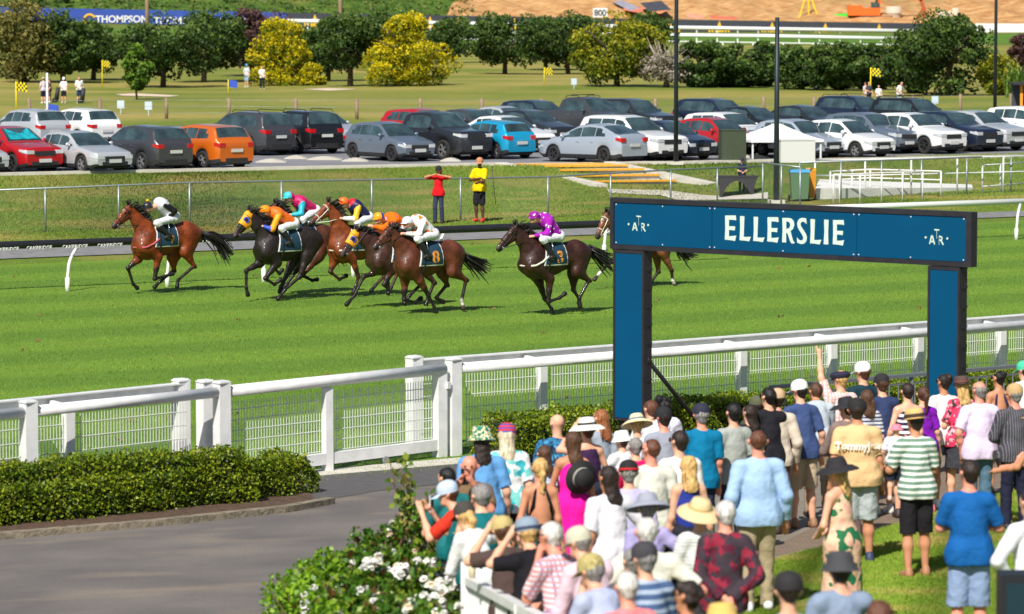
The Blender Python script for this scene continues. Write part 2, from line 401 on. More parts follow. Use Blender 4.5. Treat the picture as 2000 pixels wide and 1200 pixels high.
M_TURF=grass_mat('track_turf',rgb(80,112,36),rgb(106,138,50),rgb(112,128,50),.12,.5,stripes=1.45)
M_TURFB=grass_mat('turf_blades',rgb(88,120,42),rgb(124,152,66),rgb(126,140,60),.15,.5,stripes=1.45,fine=12)
M_BANK=grass_mat('bank_grass',rgb(88,112,38),rgb(112,130,50),rgb(150,134,78),.52,.28,fine=14)
M_LAWN=grass_mat('lawn_grass',rgb(94,124,38),rgb(134,152,54),rgb(172,152,84),.42,.9,fine=25)
M_GOLF=grass_mat('golf_grass',rgb(98,118,42),rgb(126,134,54),rgb(172,152,86),.72,.045,fine=3)
M_HILLG=grass_mat('hill_grass',rgb(58,86,30),rgb(96,120,44),rgb(140,130,70),.25,.05,fine=.5)
M_EARTH=grass_mat('earth',rgb(178,126,80),rgb(216,168,116),rgb(150,128,82),.22,.035,fine=.4)
u=np.linspace(-.34,.34,150)[:,None]; Yr=np.geomspace(18,1150,460)[None,:]
X=u*np.maximum(Yr,60)+0*Yr; Y=Yr+0*X; grid_mesh('ground',X,Y,gn(X,Y),M_BANK)
def NP(k,v,z=0): p=N0+TD*k+TN*(v+.152*min(k,0)); return Vector((p.x,p.y,z))
def kpx(px,v=0):
    a=(px-1000)/FPX; lo,hi=-40,60
    for _ in range(50):
        m=(lo+hi)/2; p=NP(m,v)
        if p.x/p.y<a: lo=m
        else: hi=m
    return lo
def FP(k,w_): p=F0+FD*k+FN*w_; return Vector((p.x,p.y,0))
strip('racetrack_turf',[NP(k,-1.2) for k in range(-40,71,2)],[FP(-30,7.2),FP(90,6.5)],60,60,M_TURF,.006)
tq=[NP(-14,.3),NP(26,.3),FP(46,6.5),FP(-6,7.5)]
_r=np.random.default_rng(4); _t=np.repeat(quad_pts(tq,120000,5),3,axis=0); _t[:,:2]+=_r.normal(size=(len(_t),2))*[.03,.04]
tag(blades('grass_blades',M_TURFB,_t,.044,.017,5),kind='stuff')
M_GRAV=mat('gravel',rgb(122,121,122),.9,var=.12,vs=3,bump=.4)
Ga=[G(x,y) for x,y in ((-120,514),(0,508),(400,492),(870,472),(1190,459),(2100,420))]; Gb=[G(x,y) for x,y in ((-120,492),(0,486),(400,472),(870,457),(1190,444),(2100,410))]
strip('gravel_path',Ga,Gb,80,5,M_GRAV,.03)
bq=[G(-60,480),G(2060,408),G(2060,300),G(-60,348)]
tag(blades('bank_grass_blades',grass_mat('bankb',rgb(92,116,40),rgb(124,140,58),rgb(162,144,86),.52,.28,fine=9),quad_pts(bq,110000,6),.07,.05,6),kind='stuff')
# car park and golf course
M_ASPH=mat('carpark_asphalt',rgb(122,122,126),.85,var=.1,vs=.6,bump=.2,bs=20)
Ca=[G(x,y) for x,y in ((-150,347),(0,343.5),(500,332.5),(985,323),(1330,321),(2100,306))]; Cb=[G(x,y) for x,y in ((-150,249),(500,243),(1000,238),(1330,236),(2100,231))]
strip('car_park',Ca,Cb,80,24,M_ASPH,.02)
Gf=[G(-300,252),G(2300,232)]; Gt=[PZ(-300,90,1),PZ(2300,90,1)]
strip('golf_course',Gf,Gt,120,160,M_GOLF,.03)
strip('far_racetrack',[(-200,628),(240,628)],[(-200,700),(240,700)],60,20,grass_mat('far_turf',rgb(84,120,40),rgb(104,138,52),rgb(120,140,60),.1,.05,fine=1),.03)
strip('green_hillside',[(-230,741),(-6,741)],[(-250,860),(-8,860)],160,100,M_HILLG,.7)
strip('earthworks_hillside',[(-16,741),(260,741)],[(-5,860),(290,860)],220,120,M_EARTH,.9)
# kerb of the car park
M_CONC=mat('concrete',rgb(196,190,178),.9,var=.08,vs=2,bump=.3)
mb=MB(); Kc=resample(Ca,90)
for i in range(89):
    a,b=Kc[i],Kc[i+1]
    if 985<1000+FPX*a[0]/a[1]<1180: continue
    mb.obox((a[0],a[1],g(*a)+.05),(b[0],b[1],g(*b)+.05),.35,.12)
tag(mb.build('kerb',M_CONC),kind='structure')
for (x0,x1,y) in ((500,560,318),(556,600,311),(600,668,313),(668,720,316),(860,900,316),(1440,1500,309)):
    a,b=G(x0,y),G(x1,y); m_=MB(); n=14
    for i in range(n):
        t0,t1=i/n,(i+1)/n; z=.02+.11*math.sin(math.pi*(t0+t1)/2)
        p,q=a.lerp(b,t0),a.lerp(b,t1); m_.obox((p.x,p.y,p.z+z/2),(q.x,q.y,q.z+z/2),.9,z+.02)
    o=m_.build('raised_island',M_CONC); tag(o,kind='structure')
# foreground: asphalt, threshold, lawn, brick path, crowd paving
M_ASP2=mat('old_asphalt',rgb(98,93,90),.9,col2=rgb(116,109,103),vs=.7,bump=.5,bs=70,dist=.01)
nt=M_ASP2.node_tree; L=nt.links.new; b_=nt.nodes['Principled BSDF']; src=b_.inputs['Base Color'].links[0].from_socket
ge=nt.nodes.new('ShaderNodeNewGeometry'); mp=nt.nodes.new('ShaderNodeMapping'); mp.inputs['Scale'].default_value=(.5,.9,1); mp.inputs['Rotation'].default_value=(0,0,-.25); L(ge.outputs['Position'],mp.inputs[0])
n1=nt.nodes.new('ShaderNodeTexNoise'); n1.inputs['Scale'].default_value=.9; n1.inputs['Detail'].default_value=6; L(mp.outputs[0],n1.inputs['Vector'])
r1=nt.nodes.new('ShaderNodeMapRange'); r1.inputs[1].default_value=.55; r1.inputs[2].default_value=.85; L(n1.outputs['Fac'],r1.inputs[0])
m1=nt.nodes.new('ShaderNodeMix'); m1.data_type='RGBA'; L(r1.outputs[0],m1.inputs[0]); L(src,m1.inputs[6]); m1.inputs[7].default_value=(*rgb(144,128,108),1)
n2=nt.nodes.new('ShaderNodeTexNoise'); n2.inputs['Scale'].default_value=60; n2.inputs['Detail'].default_value=3; L(ge.outputs['Position'],n2.inputs['Vector'])
r2=nt.nodes.new('ShaderNodeMapRange'); r2.inputs[1].default_value=.3; r2.inputs[2].default_value=.7; r2.inputs[3].default_value=.72; r2.inputs[4].default_value=1.25; L(n2.outputs['Fac'],r2.inputs[0])
m2=nt.nodes.new('ShaderNodeMix'); m2.data_type='RGBA'; m2.blend_type='MULTIPLY'; m2.inputs[0].default_value=1; L(m1.outputs[2],m2.inputs[6]); L(r2.outputs[0],m2.inputs[7]); L(m2.outputs[2],b_.inputs['Base Color'])
strip('asphalt_path',[G(-100,1230),G(1500,1230)],[NP(k,-1.0) for k in range(-18,10)],50,50,M_ASP2,.011)
strip('fresh_asphalt',[G(600,985),G(730,962),G(960,938)],[G(560,938),G(700,924),G(930,903)],16,6,mat('fresh_asphalt',rgb(84,82,82),.9,var=.1,vs=6,bump=.3),.017)
strip('gate_threshold',[G(470,945),G(900,908)],[G(470,932),G(900,896)],16,3,M_CONC,.02)
M_PAVE=mat('crowd_paving',rgb(128,120,108),.9,var=.12,vs=3,bump=.4)
strip('terrace_paving',[G(880,1260),G(1500,1230)],[NP(1,-2.0),NP(22,-2.0)],40,50,M_PAVE,.012)
# brick path
M_BRICK=mat('brick_paving',rgb(138,120,100),.9); nt=M_BRICK.node_tree
br=nt.nodes.new('ShaderNodeTexBrick'); br.inputs['Scale'].default_value=4.5; br.inputs['Color1'].default_value=(*rgb(140,118,96),1); br.inputs['Color2'].default_value=(*rgb(120,104,88),1); br.inputs['Mortar'].default_value=(*rgb(90,82,72),1)
ge=nt.nodes.new('ShaderNodeNewGeometry'); nt.links.new(ge.outputs['Position'],br.inputs['Vector']); nt.links.new(br.outputs[0],nt.nodes['Principled BSDF'].inputs['Base Color'])
strip('brick_path',[G(1380,1130),G(1560,1085),G(1760,1040),G(2080,975)],[NP(9,-3.4),NP(14,-3.4),NP(19,-3.4),NP(26,-3.4)],40,20,M_BRICK,.018)
strip('lawn',[G(1320,1290),G(2200,1290)],[G(1470,1118),G(1740,1046),G(1790,1000),G(2100,930)],50,40,M_LAWN,.024)
lq=[G(1400,1215),G(2050,1215),G(2050,945),G(1480,1112)]
lp=quad_pts(lq,90000,9); lp[:,2]+=.022
tag(blades('lawn_blades',grass_mat('lawnb',rgb(104,138,42),rgb(150,168,62),rgb(186,166,96),.42,.9,fine=12),lp,.05,.012,9,.8),kind='stuff')
M_SOIL=mat('soil',rgb(84,64,50),.95,var=.35,vs=14,bump=.8,bs=30)
strip('hedge_bed_soil',[G(-60,1056),G(300,1022),G(622,986)],[G(-60,905),G(300,893),G(560,905)],20,10,M_SOIL,.03)
strip('hedge_bed_soil',[NP(1,-2.3),NP(24,-2.3)],[NP(1,-.7),NP(24,-.7)],30,4,M_SOIL,.02)
mb=MB(); Kc=resample([G(-60,1060),G(300,1030),G(560,1002),G(645,986)],40); M_KERB=mat('old_kerb',rgb(128,118,100),.95,var=.3,vs=9,bump=.9,bs=25)
for i in range(39):
    a,b=Kc[i],Kc[i+1]; mb.obox((a[0],a[1],g(*a)+.045),(b[0],b[1],g(*b)+.045),.16,.11)
tag(mb.build('bed_kerb',M_KERB),kind='structure')

# ---------------------------------------------------------------- near fence: tube rail, gate, running rail, mesh
M_WHITE=mat('white_paint',(.78,.78,.77),.38,var=.07,vs=5); M_GALV=mat('galvanised',rgb(150,160,162),.45,metal=.6,var=.1,vs=10)
M_WIRE=mat('white_wire',(.72,.76,.68),.5)
def post(px,v,top,w_,par,cap=True,name='post',k=None):
    k=kpx(px,v) if k is None else k; a=NP(k,v); z0=g(a.x,a.y)-.05; m_=MB()
    m_.obox(NP(k,v,z0),NP(k,v,top-.03),w_,w_,up=Vector((TD.x,TD.y,0)))
    if cap:
        q=[NP(k-w_/2-.012,v-w_/2-.012,top-.03),NP(k+w_/2+.012,v-w_/2-.012,top-.03),NP(k+w_/2+.012,v+w_/2+.012,top-.03),NP(k-w_/2-.012,v+w_/2+.012,top-.03)]
        m_.prism(q,(0,0,.02)); m_.prism([p+Vector((0,0,.02)) for p in [q[0].lerp(q[2],.1),q[1].lerp(q[3],.1),q[2].lerp(q[0],.1),q[3].lerp(q[1],.1)]],(0,0,.015))
    return m_.build(name,M_WHITE,par)
def wires(k0,k1,v,z0,z1,par,name='mesh_panel'):
    m_=MB(); n=int((k1-k0)/.055)
    for i in range(n+1):
        k=k0+(k1-k0)*i/n; m_.tube([NP(k,v,z0),NP(k,v,z1)],.0065,4,cap=False)
    for j in range(7):
        z=z0+.02+j*(z1-.09-z0-.02)/5.2
        if z<z1-.03: m_.tube([NP(k0-.02,v,z),NP(k1+.02,v,z)],.0075,4,cap=False)
    return m_.build(name,M_WIRE,par)
KA,KB,KC_,KD_=kpx(50),kpx(430),kpx(885),kpx(2000)+3
f1=thing('crowd_rail','white round tube rail between capped posts left of the sliding gate','rail',NP(kpx(240),0)); 
f2=thing('crowd_rail','long white round tube rail running right behind the winning post sign','rail',NP(kpx(1400),0))
for t in (f1,f2): t.location=(0,0,0)
MB().tube([NP(-14,0,1.36),NP(KA,0,1.37)],.078,16).build('tube',M_WHITE,f1); MB().tube([NP(KA,0,1.37),NP(KB,0,1.37)],.078,16).build('tube',M_WHITE,f1)
post(50,0,1.53,.19,f1); post(430,0,1.53,.19,f1)
post(885,0,1.53,.19,f2); MB().tube([NP(KC_+.05,0,1.36),NP(KD_,0,1.36)],.082,16).build('tube',M_WHITE,f2)
# running rail behind it
rr=[('left end of the running rail, flat white profile behind the tube rail',-14,kpx(350,.75),(128,),350),('long flat white running rail behind the tube rail at the winning post',kpx(808,.75),KD_,(1058,1250,1450,1627,1797,1959),808)]
for lab,k0,k1,pxs,cp in rr:
    t=thing('running_rail',lab,'rail'); v=.75
    m_=MB(); m_.obox(NP(k0,v,1.38),NP(k1,v,1.38),.05,.13); m_.obox(NP(k0,v-.04,1.455),NP(k1,v-.04,1.455),.16,.02); m_.obox(NP(k0,v-.07,1.31),NP(k1,v-.07,1.31),.12,.02); m_.build('rail',M_WHITE,t)
    post(cp,v-.02,1.52,.2,t)
    for px in pxs:
        k=kpx(px,.35); post(px,.35,1.40,.14,t,False); MB().obox(NP(k-.02,.30,1.33),NP(k-.10,.66,1.38),.06,.06).build('arm',M_WHITE,t)
    xs=sorted([kpx(p,.35) for p in pxs]+([k0,k1-.1] if cp==350 else [kpx(900,.35),k1]))
    for a,b in zip(xs[:-1],xs[1:]): wires(a+.11,b-.09,.36,.08,1.22,t)
    if cp==808: wires(kpx(812,.5)+.1,kpx(880,.5)-.05,.5,.1,1.22,t)
# sliding gate
t=thing('sliding_gate','white sliding gate with tube top and wire mesh across the asphalt path','gate')
MB().tube([NP(KB+.1,0,1.37),NP(kpx(866),0,1.37)],.085,16).build('top_tube',M_WHITE,t)
MB().obox(NP(KB+.3,.02,.2),NP(kpx(860),.02,.2),.09,.17).build('bottom_rail',M_WHITE,t)
post(637,.03,1.3,.13,t,False,'upright'); post(858,.03,1.45,.17,t,False,'upright'); post(398,.35,1.52,.2,t,True,'guide_post')
wires(KB+.12,kpx(637)-.08,.1,.28,1.2,t); wires(kpx(637)+.1,kpx(858)-.1,.1,.28,1.2,t); wires(kpx(637)+.1,kpx(858)-.1,.1,.28,1.2,t) if False else None
for px in (640,750): 
    p=NP(kpx(px),.0,.07); MB().tube([p-Vector((TN.x,TN.y,0))*.03,p+Vector((TN.x,TN.y,0))*.03],.06,12).build('roller',M_GALV,t)
MB().obox(NP(kpx(858)+.08,-.08,1.12),NP(kpx(858)+.16,-.08,1.12),.05,.1).build('latch',M_WHITE,t)
for px,y0,c,lab in ((1777,735,rgb(60,140,190),'small blue marker peg behind the rail mesh'),(1440,775,rgb(220,150,40),'small orange marker peg beside a rail post')):
    a=PZ(px,y0,.3); MB().tube([(a.x,a.y,0),(a.x,a.y,.33)],.035,8).build('p',mat('peg%d'%px,c,.5)).name='marker_peg'; tag(C.objects[-1] if False else bpy.data.objects['marker_peg'],lab,'peg'); bpy.data.objects['marker_peg'].name='marker_peg.001'

# ---------------------------------------------------------------- winning post sign
M_BLK=mat('black_frame',rgb(38,36,42),.5,var=.2,vs=5); M_BLUE=mat('sign_blue',rgb(0,72,108),.65,var=.03,vs=1.5,spec=.12); M_MINT=mat('sign_mint',rgb(203,226,208),.5)
SL=PD(1193,386,54.5); SR=PD(1899,414,50.5); SA=Vector((SR.x-SL.x,SR.y-SL.y,0)); SLEN=SA.length; SA.normalize(); SNn=Vector((SA.y,-SA.x,0))
def SPl(px,py,off=0):                                # pixel on the sign's face, pushed off toward the viewer side
    d=ray(px,py); o=Vector((0,0,CAMH)); q=SL+SNn*off; t=(q-o).dot(SNn)/d.dot(SNn); return o+d*t
def sa(p): return (Vector(p)-SL).dot(SA)
ZT=SL.z; ZB=ZT-.78
def SW(a,z,o=0): v=SL+SA*a+SNn*o; return Vector((v.x,v.y,z))
sg=thing('winning_post_sign','big blue winning post arch with black frame standing over the hedge','sign')
def sbox(m_,a0,a1,z0,z1,o0,o1,mi=0):
    vs=[SW(a,z,o) for o in (o0,o1) for a,z in ((a0,z0),(a1,z0),(a1,z1),(a0,z1))]; m_.add(vs,[(0,1,2,3),(7,6,5,4),(0,4,5,1),(1,5,6,2),(2,6,7,3),(3,7,4,0)],mi)
bm_=thing('beam','','x'); 
for k_ in ('label','category'): 
    if k_ in bm_: del bm_[k_]
bpy.data.objects.remove(bm_)
m_=MB(); sbox(m_,0,SLEN,ZB,ZT,-.14,-.012); sbox(m_,0,SLEN,ZT-.07,ZT,-.012,.02); sbox(m_,0,SLEN,ZB,ZB+.07,-.012,.02); sbox(m_,0,.07,ZB+.07,ZT-.07,-.012,.02); sbox(m_,SLEN-.09,SLEN,ZB+.07,ZT-.07,-.012,.02)
beam=m_.build('crossbeam',M_BLK,sg)
seams=[.075,sa(SPl(1391,440)),sa(SPl(1674,450)),SLEN-.095]
for i in range(3):
    m_=MB(); sbox(m_,seams[i]+.004,seams[i+1]-.004,ZB+.074,ZT-.074,-.01,.006); m_.build('blue_panel',M_BLUE,beam)
m_=MB()
for i in range(3):
    for f in (.02,.5,.98):
        for z in (ZB+.1,ZT-.1): a=seams[i]+(seams[i+1]-seams[i])*f; sbox(m_,a-.008,a+.008,z-.008,z+.008,.006,.012)
m_.build('screw_heads',M_WHITE,beam)
for pa,pb in ((1198,1258),(1812,1874)):
    a0=sa(SPl(pa,600)); a1=sa(SPl(pb,600)); m_=MB(); z0=.70
    sbox(m_,a0,a1,z0,ZB-.01,-.2,-.012); sbox(m_,a0,a0+.035,z0,ZB-.01,-.012,.01); sbox(m_,a1-.035,a1,z0,ZB-.01,-.012,.01); sbox(m_,a0,a1,z0-.04,z0,-.2,.01); sbox(m_,a0+.035,a1-.035,ZB-.06,ZB-.01,-.012,.01)
    for q in range(9): sbox(m_,a1,a1+.015,z0+.3+q*.28,z0+.34+q*.28,-.19,-.05)
    sbox(m_,a0+.06,a0+.14,0-.1,z0-.04,-.15,-.07); sbox(m_,a1-.14,a1-.06,-.1,z0-.04,-.15,-.07)
    p_=m_.build('column',M_BLK,sg); m_=MB(); sbox(m_,a0+.039,a1-.039,z0+.004,ZB-.064,-.01,.004); m_.build('blue_panel',M_BLUE,p_)
    aa=SW(a1-.02,1.62,-.1); d_=Vector((.35,.2,0)) if pa<1500 else Vector((.75,.35,0)); e=PD(1352,812,55.6) if pa<1500 else SW(a1+.5,0,-.1)+Vector((.3,.2,.1))
    MB().tube([aa,e],.035,6).build('stay',M_BLK,p_)
# lettering, traced on the sign's own plane
def LP(x,y): return SPl(1380+x/6.667,390+y/6.667,.006)
E_=[(243,208),(383,208),(388,272),(355,265),(293,262),(293,348),(375,350),(368,405),(340,398),(293,396),(293,478),(345,476),(388,470),(372,540),(310,528),(240,522),(246,365)]
L_=[(437,215),(495,218),(490,350),(486,486),(530,488),(580,485),(556,545),(500,535),(432,530),(440,370)]
R_=[(988,240),(1065,240),(1110,250),(1138,285),(1145,330),(1130,380),(1095,412),(1110,470),(1130,540),(1152,562),(1135,574),(1105,570),(1085,530),(1060,450),(1045,432),(1038,432),(1038,560),(985,556),(992,400)]
Rh=[(1040,285),(1065,287),(1085,305),(1092,335),(1082,370),(1040,385)]
S_=[(1298,245),(1306,322),(1285,300),(1262,287),(1238,292),(1225,312),(1230,345),(1262,395),(1295,445),(1310,495),(1300,545),(1270,575),(1235,580),(1195,568),(1182,560),(1178,490),(1200,520),(1230,535),(1255,528),(1262,500),(1248,460),(1215,410),(1188,360),(1182,310),(1195,268),(1225,243),(1255,238),(1280,243)]
I_=[(1532,262),(1592,265),(1585,420),(1588,585),(1526,582),(1536,420)]
sh=lambda P,dx,dy:[(x+dx,y+dy) for x,y in P]
bmm=bmesh.new()
def glyph(loops):
    eds=[]
    for lp in loops:
        vs=[bmm.verts.new(p) for p in lp]; eds+=[bmm.edges.new((vs[i],vs[(i+1)%len(vs)])) for i in range(len(vs))]
    bmesh.ops.triangle_fill(bmm,edges=eds,use_beauty=True)
for gl in ([E_],[L_],[sh(L_,178,9)],[sh(E_,552,23)],[R_,Rh],[S_],[sh(L_,918,40)],[I_],[sh(E_,1405,60)]): glyph([[LP(x,y)+SNn*.004 for x,y in lp] for lp in gl])
bmesh.ops.recalc_face_normals(bmm,faces=bmm.faces)
me=bpy.data.meshes.new('lettering'); bmm.to_mesh(me); me.materials.append(M_MINT); o=bpy.data.objects.new('lettering',me); C.objects.link(o); o.parent=beam
def QP(x,y): return SPl(1180+x/2.439,380+y/2.439,.01)
for strokes,dots in (([[(136,172),(145,136),(147,136),(157,173)],[(140,160),(154,161)],[(154,104),(175,106)],[(164,106),(164,149)],[(178,176),(178,139),(189,141),(191,149),(187,156),(179,156)],[(185,157),(196,177)]],[(117,142),(210,146)]),
    ([[(1551,236),(1560,197),(1563,197),(1574,238)],[(1555,224),(1571,225)],[(1573,168),(1596,170)],[(1584,170),(1584,212)],[(1595,240),(1596,200),(1608,203),(1610,211),(1606,218),(1597,218)],[(1604,219),(1616,241)]],[(1532,205),(1635,210)])):
    m_=MB()
    for st in strokes:
        for a,b in zip(st[:-1],st[1:]): m_.obox(QP(*a),QP(*b),.004,.019)
    for d in dots: c=QP(*d); m_.tube([c,c+SNn*.004],.016,12)
    m_.build('emblem',M_MINT,beam)

# ---------------------------------------------------------------- far rail, chain fence, bank furniture
M_BRAIL=mat('black_rail_pad',rgb(30,30,36),.5,var=.15,vs=4); M_RW=mat('rail_white',(.78,.79,.76),.4)
def far_pt(px,py,z=1.13): return PZ(px,py,z)
fr=thing('far_running_rail','far running rail with black padded tube and white goosenecks behind the horses','rail')
Ft=[far_pt(x,y) for x,y in ((-200,489),(0,480),(600,459),(1190,437),(1400,431))]; MB().tube(Ft,.1,14).build('padded_tube',M_BRAIL,fr)
Fw=[far_pt(x,y,1.1) for x,y in ((1395,414),(1700,404),(2100,390))]; fr2=thing('far_running_rail','far white running rail continuing right of the sign','rail'); MB().tube(Fw,.09,14).build('tube',M_RW,fr2)
for px,py in ((132,570),(327,561),(515,552),(690,541),(855,532),(1025,520),(1180,503),(1335,503),(1985,469)):
    b=PZ(px,py,0); rt=PZ(px+ (28 if px!=1180 else 12),(480-.0365*px) if px<1300 else 0,1.1) if px<1400 else PZ(px+22,393,1.05)
    if px==1335: rt=PZ(1365,431,1.1)
    back=Vector((FN.x,FN.y,0)); c1=b+Vector((0,0,.55))+Vector((FD.x,FD.y,0))*.03
    pts=[b+Vector((0,0,-.05)),b+Vector((0,0,.3)),c1]; tgt=b+Vector((FD.x,FD.y,0))*.42+back*.3; tgt.z=1.05
    for q in range(1,6): 
        s_=q/5; pts.append(c1.lerp(Vector((c1.x,c1.y,1.02)).lerp(tgt,s_),s_) if s_<1 else tgt)
    MB().tube(pts,.042,8).build('gooseneck',M_RW,fr if px<1400 else fr2); MB().tube([pts[0],pts[1]+Vector((0,0,.05))],.06,8).build('socket',M_RW,fr if px<1400 else fr2)
# padded tube lettering
vs,fs=text_poly('CAMBRIDGE',.115,1.05,.004); M_LET=mat('white_letters',(.7,.7,.68),.5)
vx=[v[0] for v in vs]
for px,py in ((8,486),(73,483),(143,480.5),(211,478),(285,475.5),(415,470.5),(793,449+.5),(897,447),(960,444),(1000,441.5),(1115,438),(1165,436)):
    c=far_pt(px,py-1.0,1.13); ax=Vector((FD.x,FD.y,0)); nn=Vector((FD.y,-FD.x,0))
    t_=(far_pt(px,py)-c); m_=MB(); m_.add([c+ax*v[0]*1.05+nn*(.103*math.cos((v[1]-.05)/.1))+Vector((0,0,.103*math.sin((v[1]-.05)/.1)-.01)) for v in vs],fs); m_.build('lettering',M_LET,fr)
# chain-link fence
def chain(name,lab,pts,h,sp,extra=None,cat='fence'):
    t=thing(name,lab,cat); tops=[gz(p,h) for p in pts]
    MB().tube(tops,.028,8).build('top_rail',M_GALV,t)
    n=0
    for a,b in zip(pts[:-1],pts[1:]):
        a2,b2=Vector(a[:2]),Vector(b[:2]); Ln=(b2-a2).length; k=max(1,round(Ln/sp))
        for i in range(k+ (1 if b is pts[-1] else 0)):
            p=a2.lerp(b2,i/k); z=g(*p); MB().tube([(p.x,p.y,z-.1),(p.x,p.y,z+h)],.03,8).build('post',M_GALV,t)
    m_=MB(); cell=.075
    for a,b in zip(pts[:-1],pts[1:]):
        a2,b2=Vector(a[:2]),Vector(b[:2]); Ln=(b2-a2).length; d=(b2-a2)/Ln; hh=h-.03
        s_=-hh
        while s_<Ln:
            for sgn in (1,-1):
                u0,u1=(s_,s_+hh) if sgn==1 else (s_+hh,s_)
                z0,z1=0,hh; U0,U1=u0,u1
                def clip(U,Z,Ub,Zb):
                    lo,hi=0,Ln
                    if U<lo: f=(lo-U)/(Ub-U); return lo,Z+(Zb-Z)*f
                    if U>hi: f=(hi-U)/(Ub-U); return hi,Z+(Zb-Z)*f
                    return U,Z
                A=clip(u0,0,u1,hh); B=clip(u1,hh,u0,0)
                p,q=a2+d*A[0],a2+d*B[0]; pz,qz=g(*p)+.02+A[1],g(*q)+.02+B[1]
                o_=Vector((0,0,.0028)); P=Vector((p.x,p.y,pz)); Q=Vector((q.x,q.y,qz)); e=Vector((d.x,d.y,0))*.0022
                m_.add([P-e,P+e,Q+e,Q-e],[(0,1,2,3)])
            s_+=cell
    m_.build('chain_mesh',M_GALV,t); return t
def onfence(px,py,h=1.3): return HEADP(px,py,h)
chain('chain_link_fence','long grey chain link fence along the grass bank behind the far rail',[onfence(-60,374),onfence(370,357),onfence(1070,346),onfence(1310,332),onfence(1490,325)],1.3,2.75)
chain('chain_link_fence','grey chain link fence in front of the white ramp at right',[onfence(1562,318,1.3),onfence(1800,311,1.3),onfence(2060,302,1.3)],1.3,1.65*1.2)
chain('fence_gate','open grey chain link gate beside the bins',[onfence(1490,318,1.5),onfence(1563,327,1.5)],1.5,1.2,cat='gate')

# steps with yellow nosings
st=thing('steps','wide concrete steps with yellow edges down from the car park','steps')
M_YEL=mat('yellow_paint',rgb(224,162,30),.6,var=.1,vs=9)
sa0=G(985,324); sb0=G(1165,322); dirx=(sb0-sa0).normalized(); down=Vector((dirx.y,-dirx.x,0)).normalized()
for i in range(6):
    y0=sa0+down*(i*.6)+dirx*(.35+i*.45); y1=sb0+down*(i*.6)+dirx*(i*.45); z=max(1.02-.13*i,max(g(y0.x,y0.y),g(y1.x,y1.y))+.07)
    m_=MB(); m_.prism([Vector((y0.x,y0.y,z-.5)),Vector((y1.x,y1.y,z-.5)),Vector((y1.x,y1.y,z-.5))-down*.62,Vector((y0.x,y0.y,z-.5))-down*.62],(0,0,.5)); s_=m_.build('step',M_CONC,st)
    m_=MB(); m_.obox(Vector((y0.x,y0.y,z-.025))+down*.01,Vector((y1.x,y1.y,z-.025))+down*.01,.16,.07); m_.build('nosing',M_YEL,s_)
for s0,sgn in ((sa0-dirx*.35,0),(sb0+dirx*.3,1)):
    e=s0+down*3.8+dirx*2.9; m_=MB(); m_.prism([Vector((s0.x,s0.y,.4)),Vector((e.x,e.y,.1)),Vector((e.x,e.y,.45)),Vector((s0.x,s0.y,1.12))],dirx*.45); m_.build('cheek_wall',M_CONC,st)
Pa=[G(x,y) for x,y in ((1190,378),(1300,384),(1500,392))]; Pb=[G(x,y) for x,y in ((1185,371),(1300,373),(1500,377))]
strip('concrete_path',Pa,Pb,20,4,M_CONC,.03)
# white ramp and hand rails
rm=thing('access_ramp','low white concrete access ramp behind the chain link fence','ramp')
q=[G(1590,390),G(1640,386),G(1915,368),G(1880,360),G(1600,366)]
h0=.55
p0=G(1592,390);p1=G(1632,389);p2=G(1900,372);p3=G(1898,366);p4=G(1600,372)
m_=MB()
def slab(m_,P,T):
    b=[Vector((p.x,p.y,p.z-.2)) for p in P]; t_=[Vector((p.x,p.y,p.z+t)) for p,t in zip(P,T)]; n=len(P); m_.add(b+t_,[tuple(range(n))[::-1],tuple(range(n,2*n))]+[(i,(i+1)%n,(i+1)%n+n,i+n) for i in range(n)])
slab(m_,[p0,p1,p2,p3,p4],[.36,.36,.1,.1,.4]); m_.build('slab',mat('white_concrete',rgb(222,220,214),.8,var=.05,vs=4),rm)
def rails(name,lab,tops,h,r=.025,mid=True):
    t=thing(name,lab,'handrail'); P=[HEADP(x,y,hh) for x,y,hh in tops]; T=[Vector((p.x,p.y,p.z+q_[2])) for p,q_ in zip(P,tops)]
    MB().tube(T,r,8).build('top_rail',M_WHITE,t)
    if mid: MB().tube([v-Vector((0,0,h)) for v in T],r,8).build('mid_rail',M_WHITE,t)
    for a in T: MB().tube([a,(a.x,a.y,g(a.x,a.y))],r*1.2,8).build('post',M_WHITE,t)
rails('ramp_handrail','tall white pipe handrail behind the ramp, running across the bank',[(1592,313,1.3),(1690,312,1.3),(1780,310,1.3),(1870,308,1.3),(1960,306,1.3),(2040,304,1.3)],.55)
rails('ramp_handrail','inner white ramp handrail with short uprights',[(1622,335,.9),(1664,333,.9),(1700,331,.9),(1838,335,.9)],.3)
rails('ramp_handrail','front white ramp handrail closest to the fence',[(1628,341,1.0),(1640,341,1.0),(1680,340,1.0),(1722,338,1.0),(1763,337,1.0),(1802,336,1.0)],.35,mid=False)
rails('ramp_handrail','slanted white handrail frame at the right end of the ramp',[(1919,323,1.0),(1954,321,1.0),(2004,317,1.0)],.75)

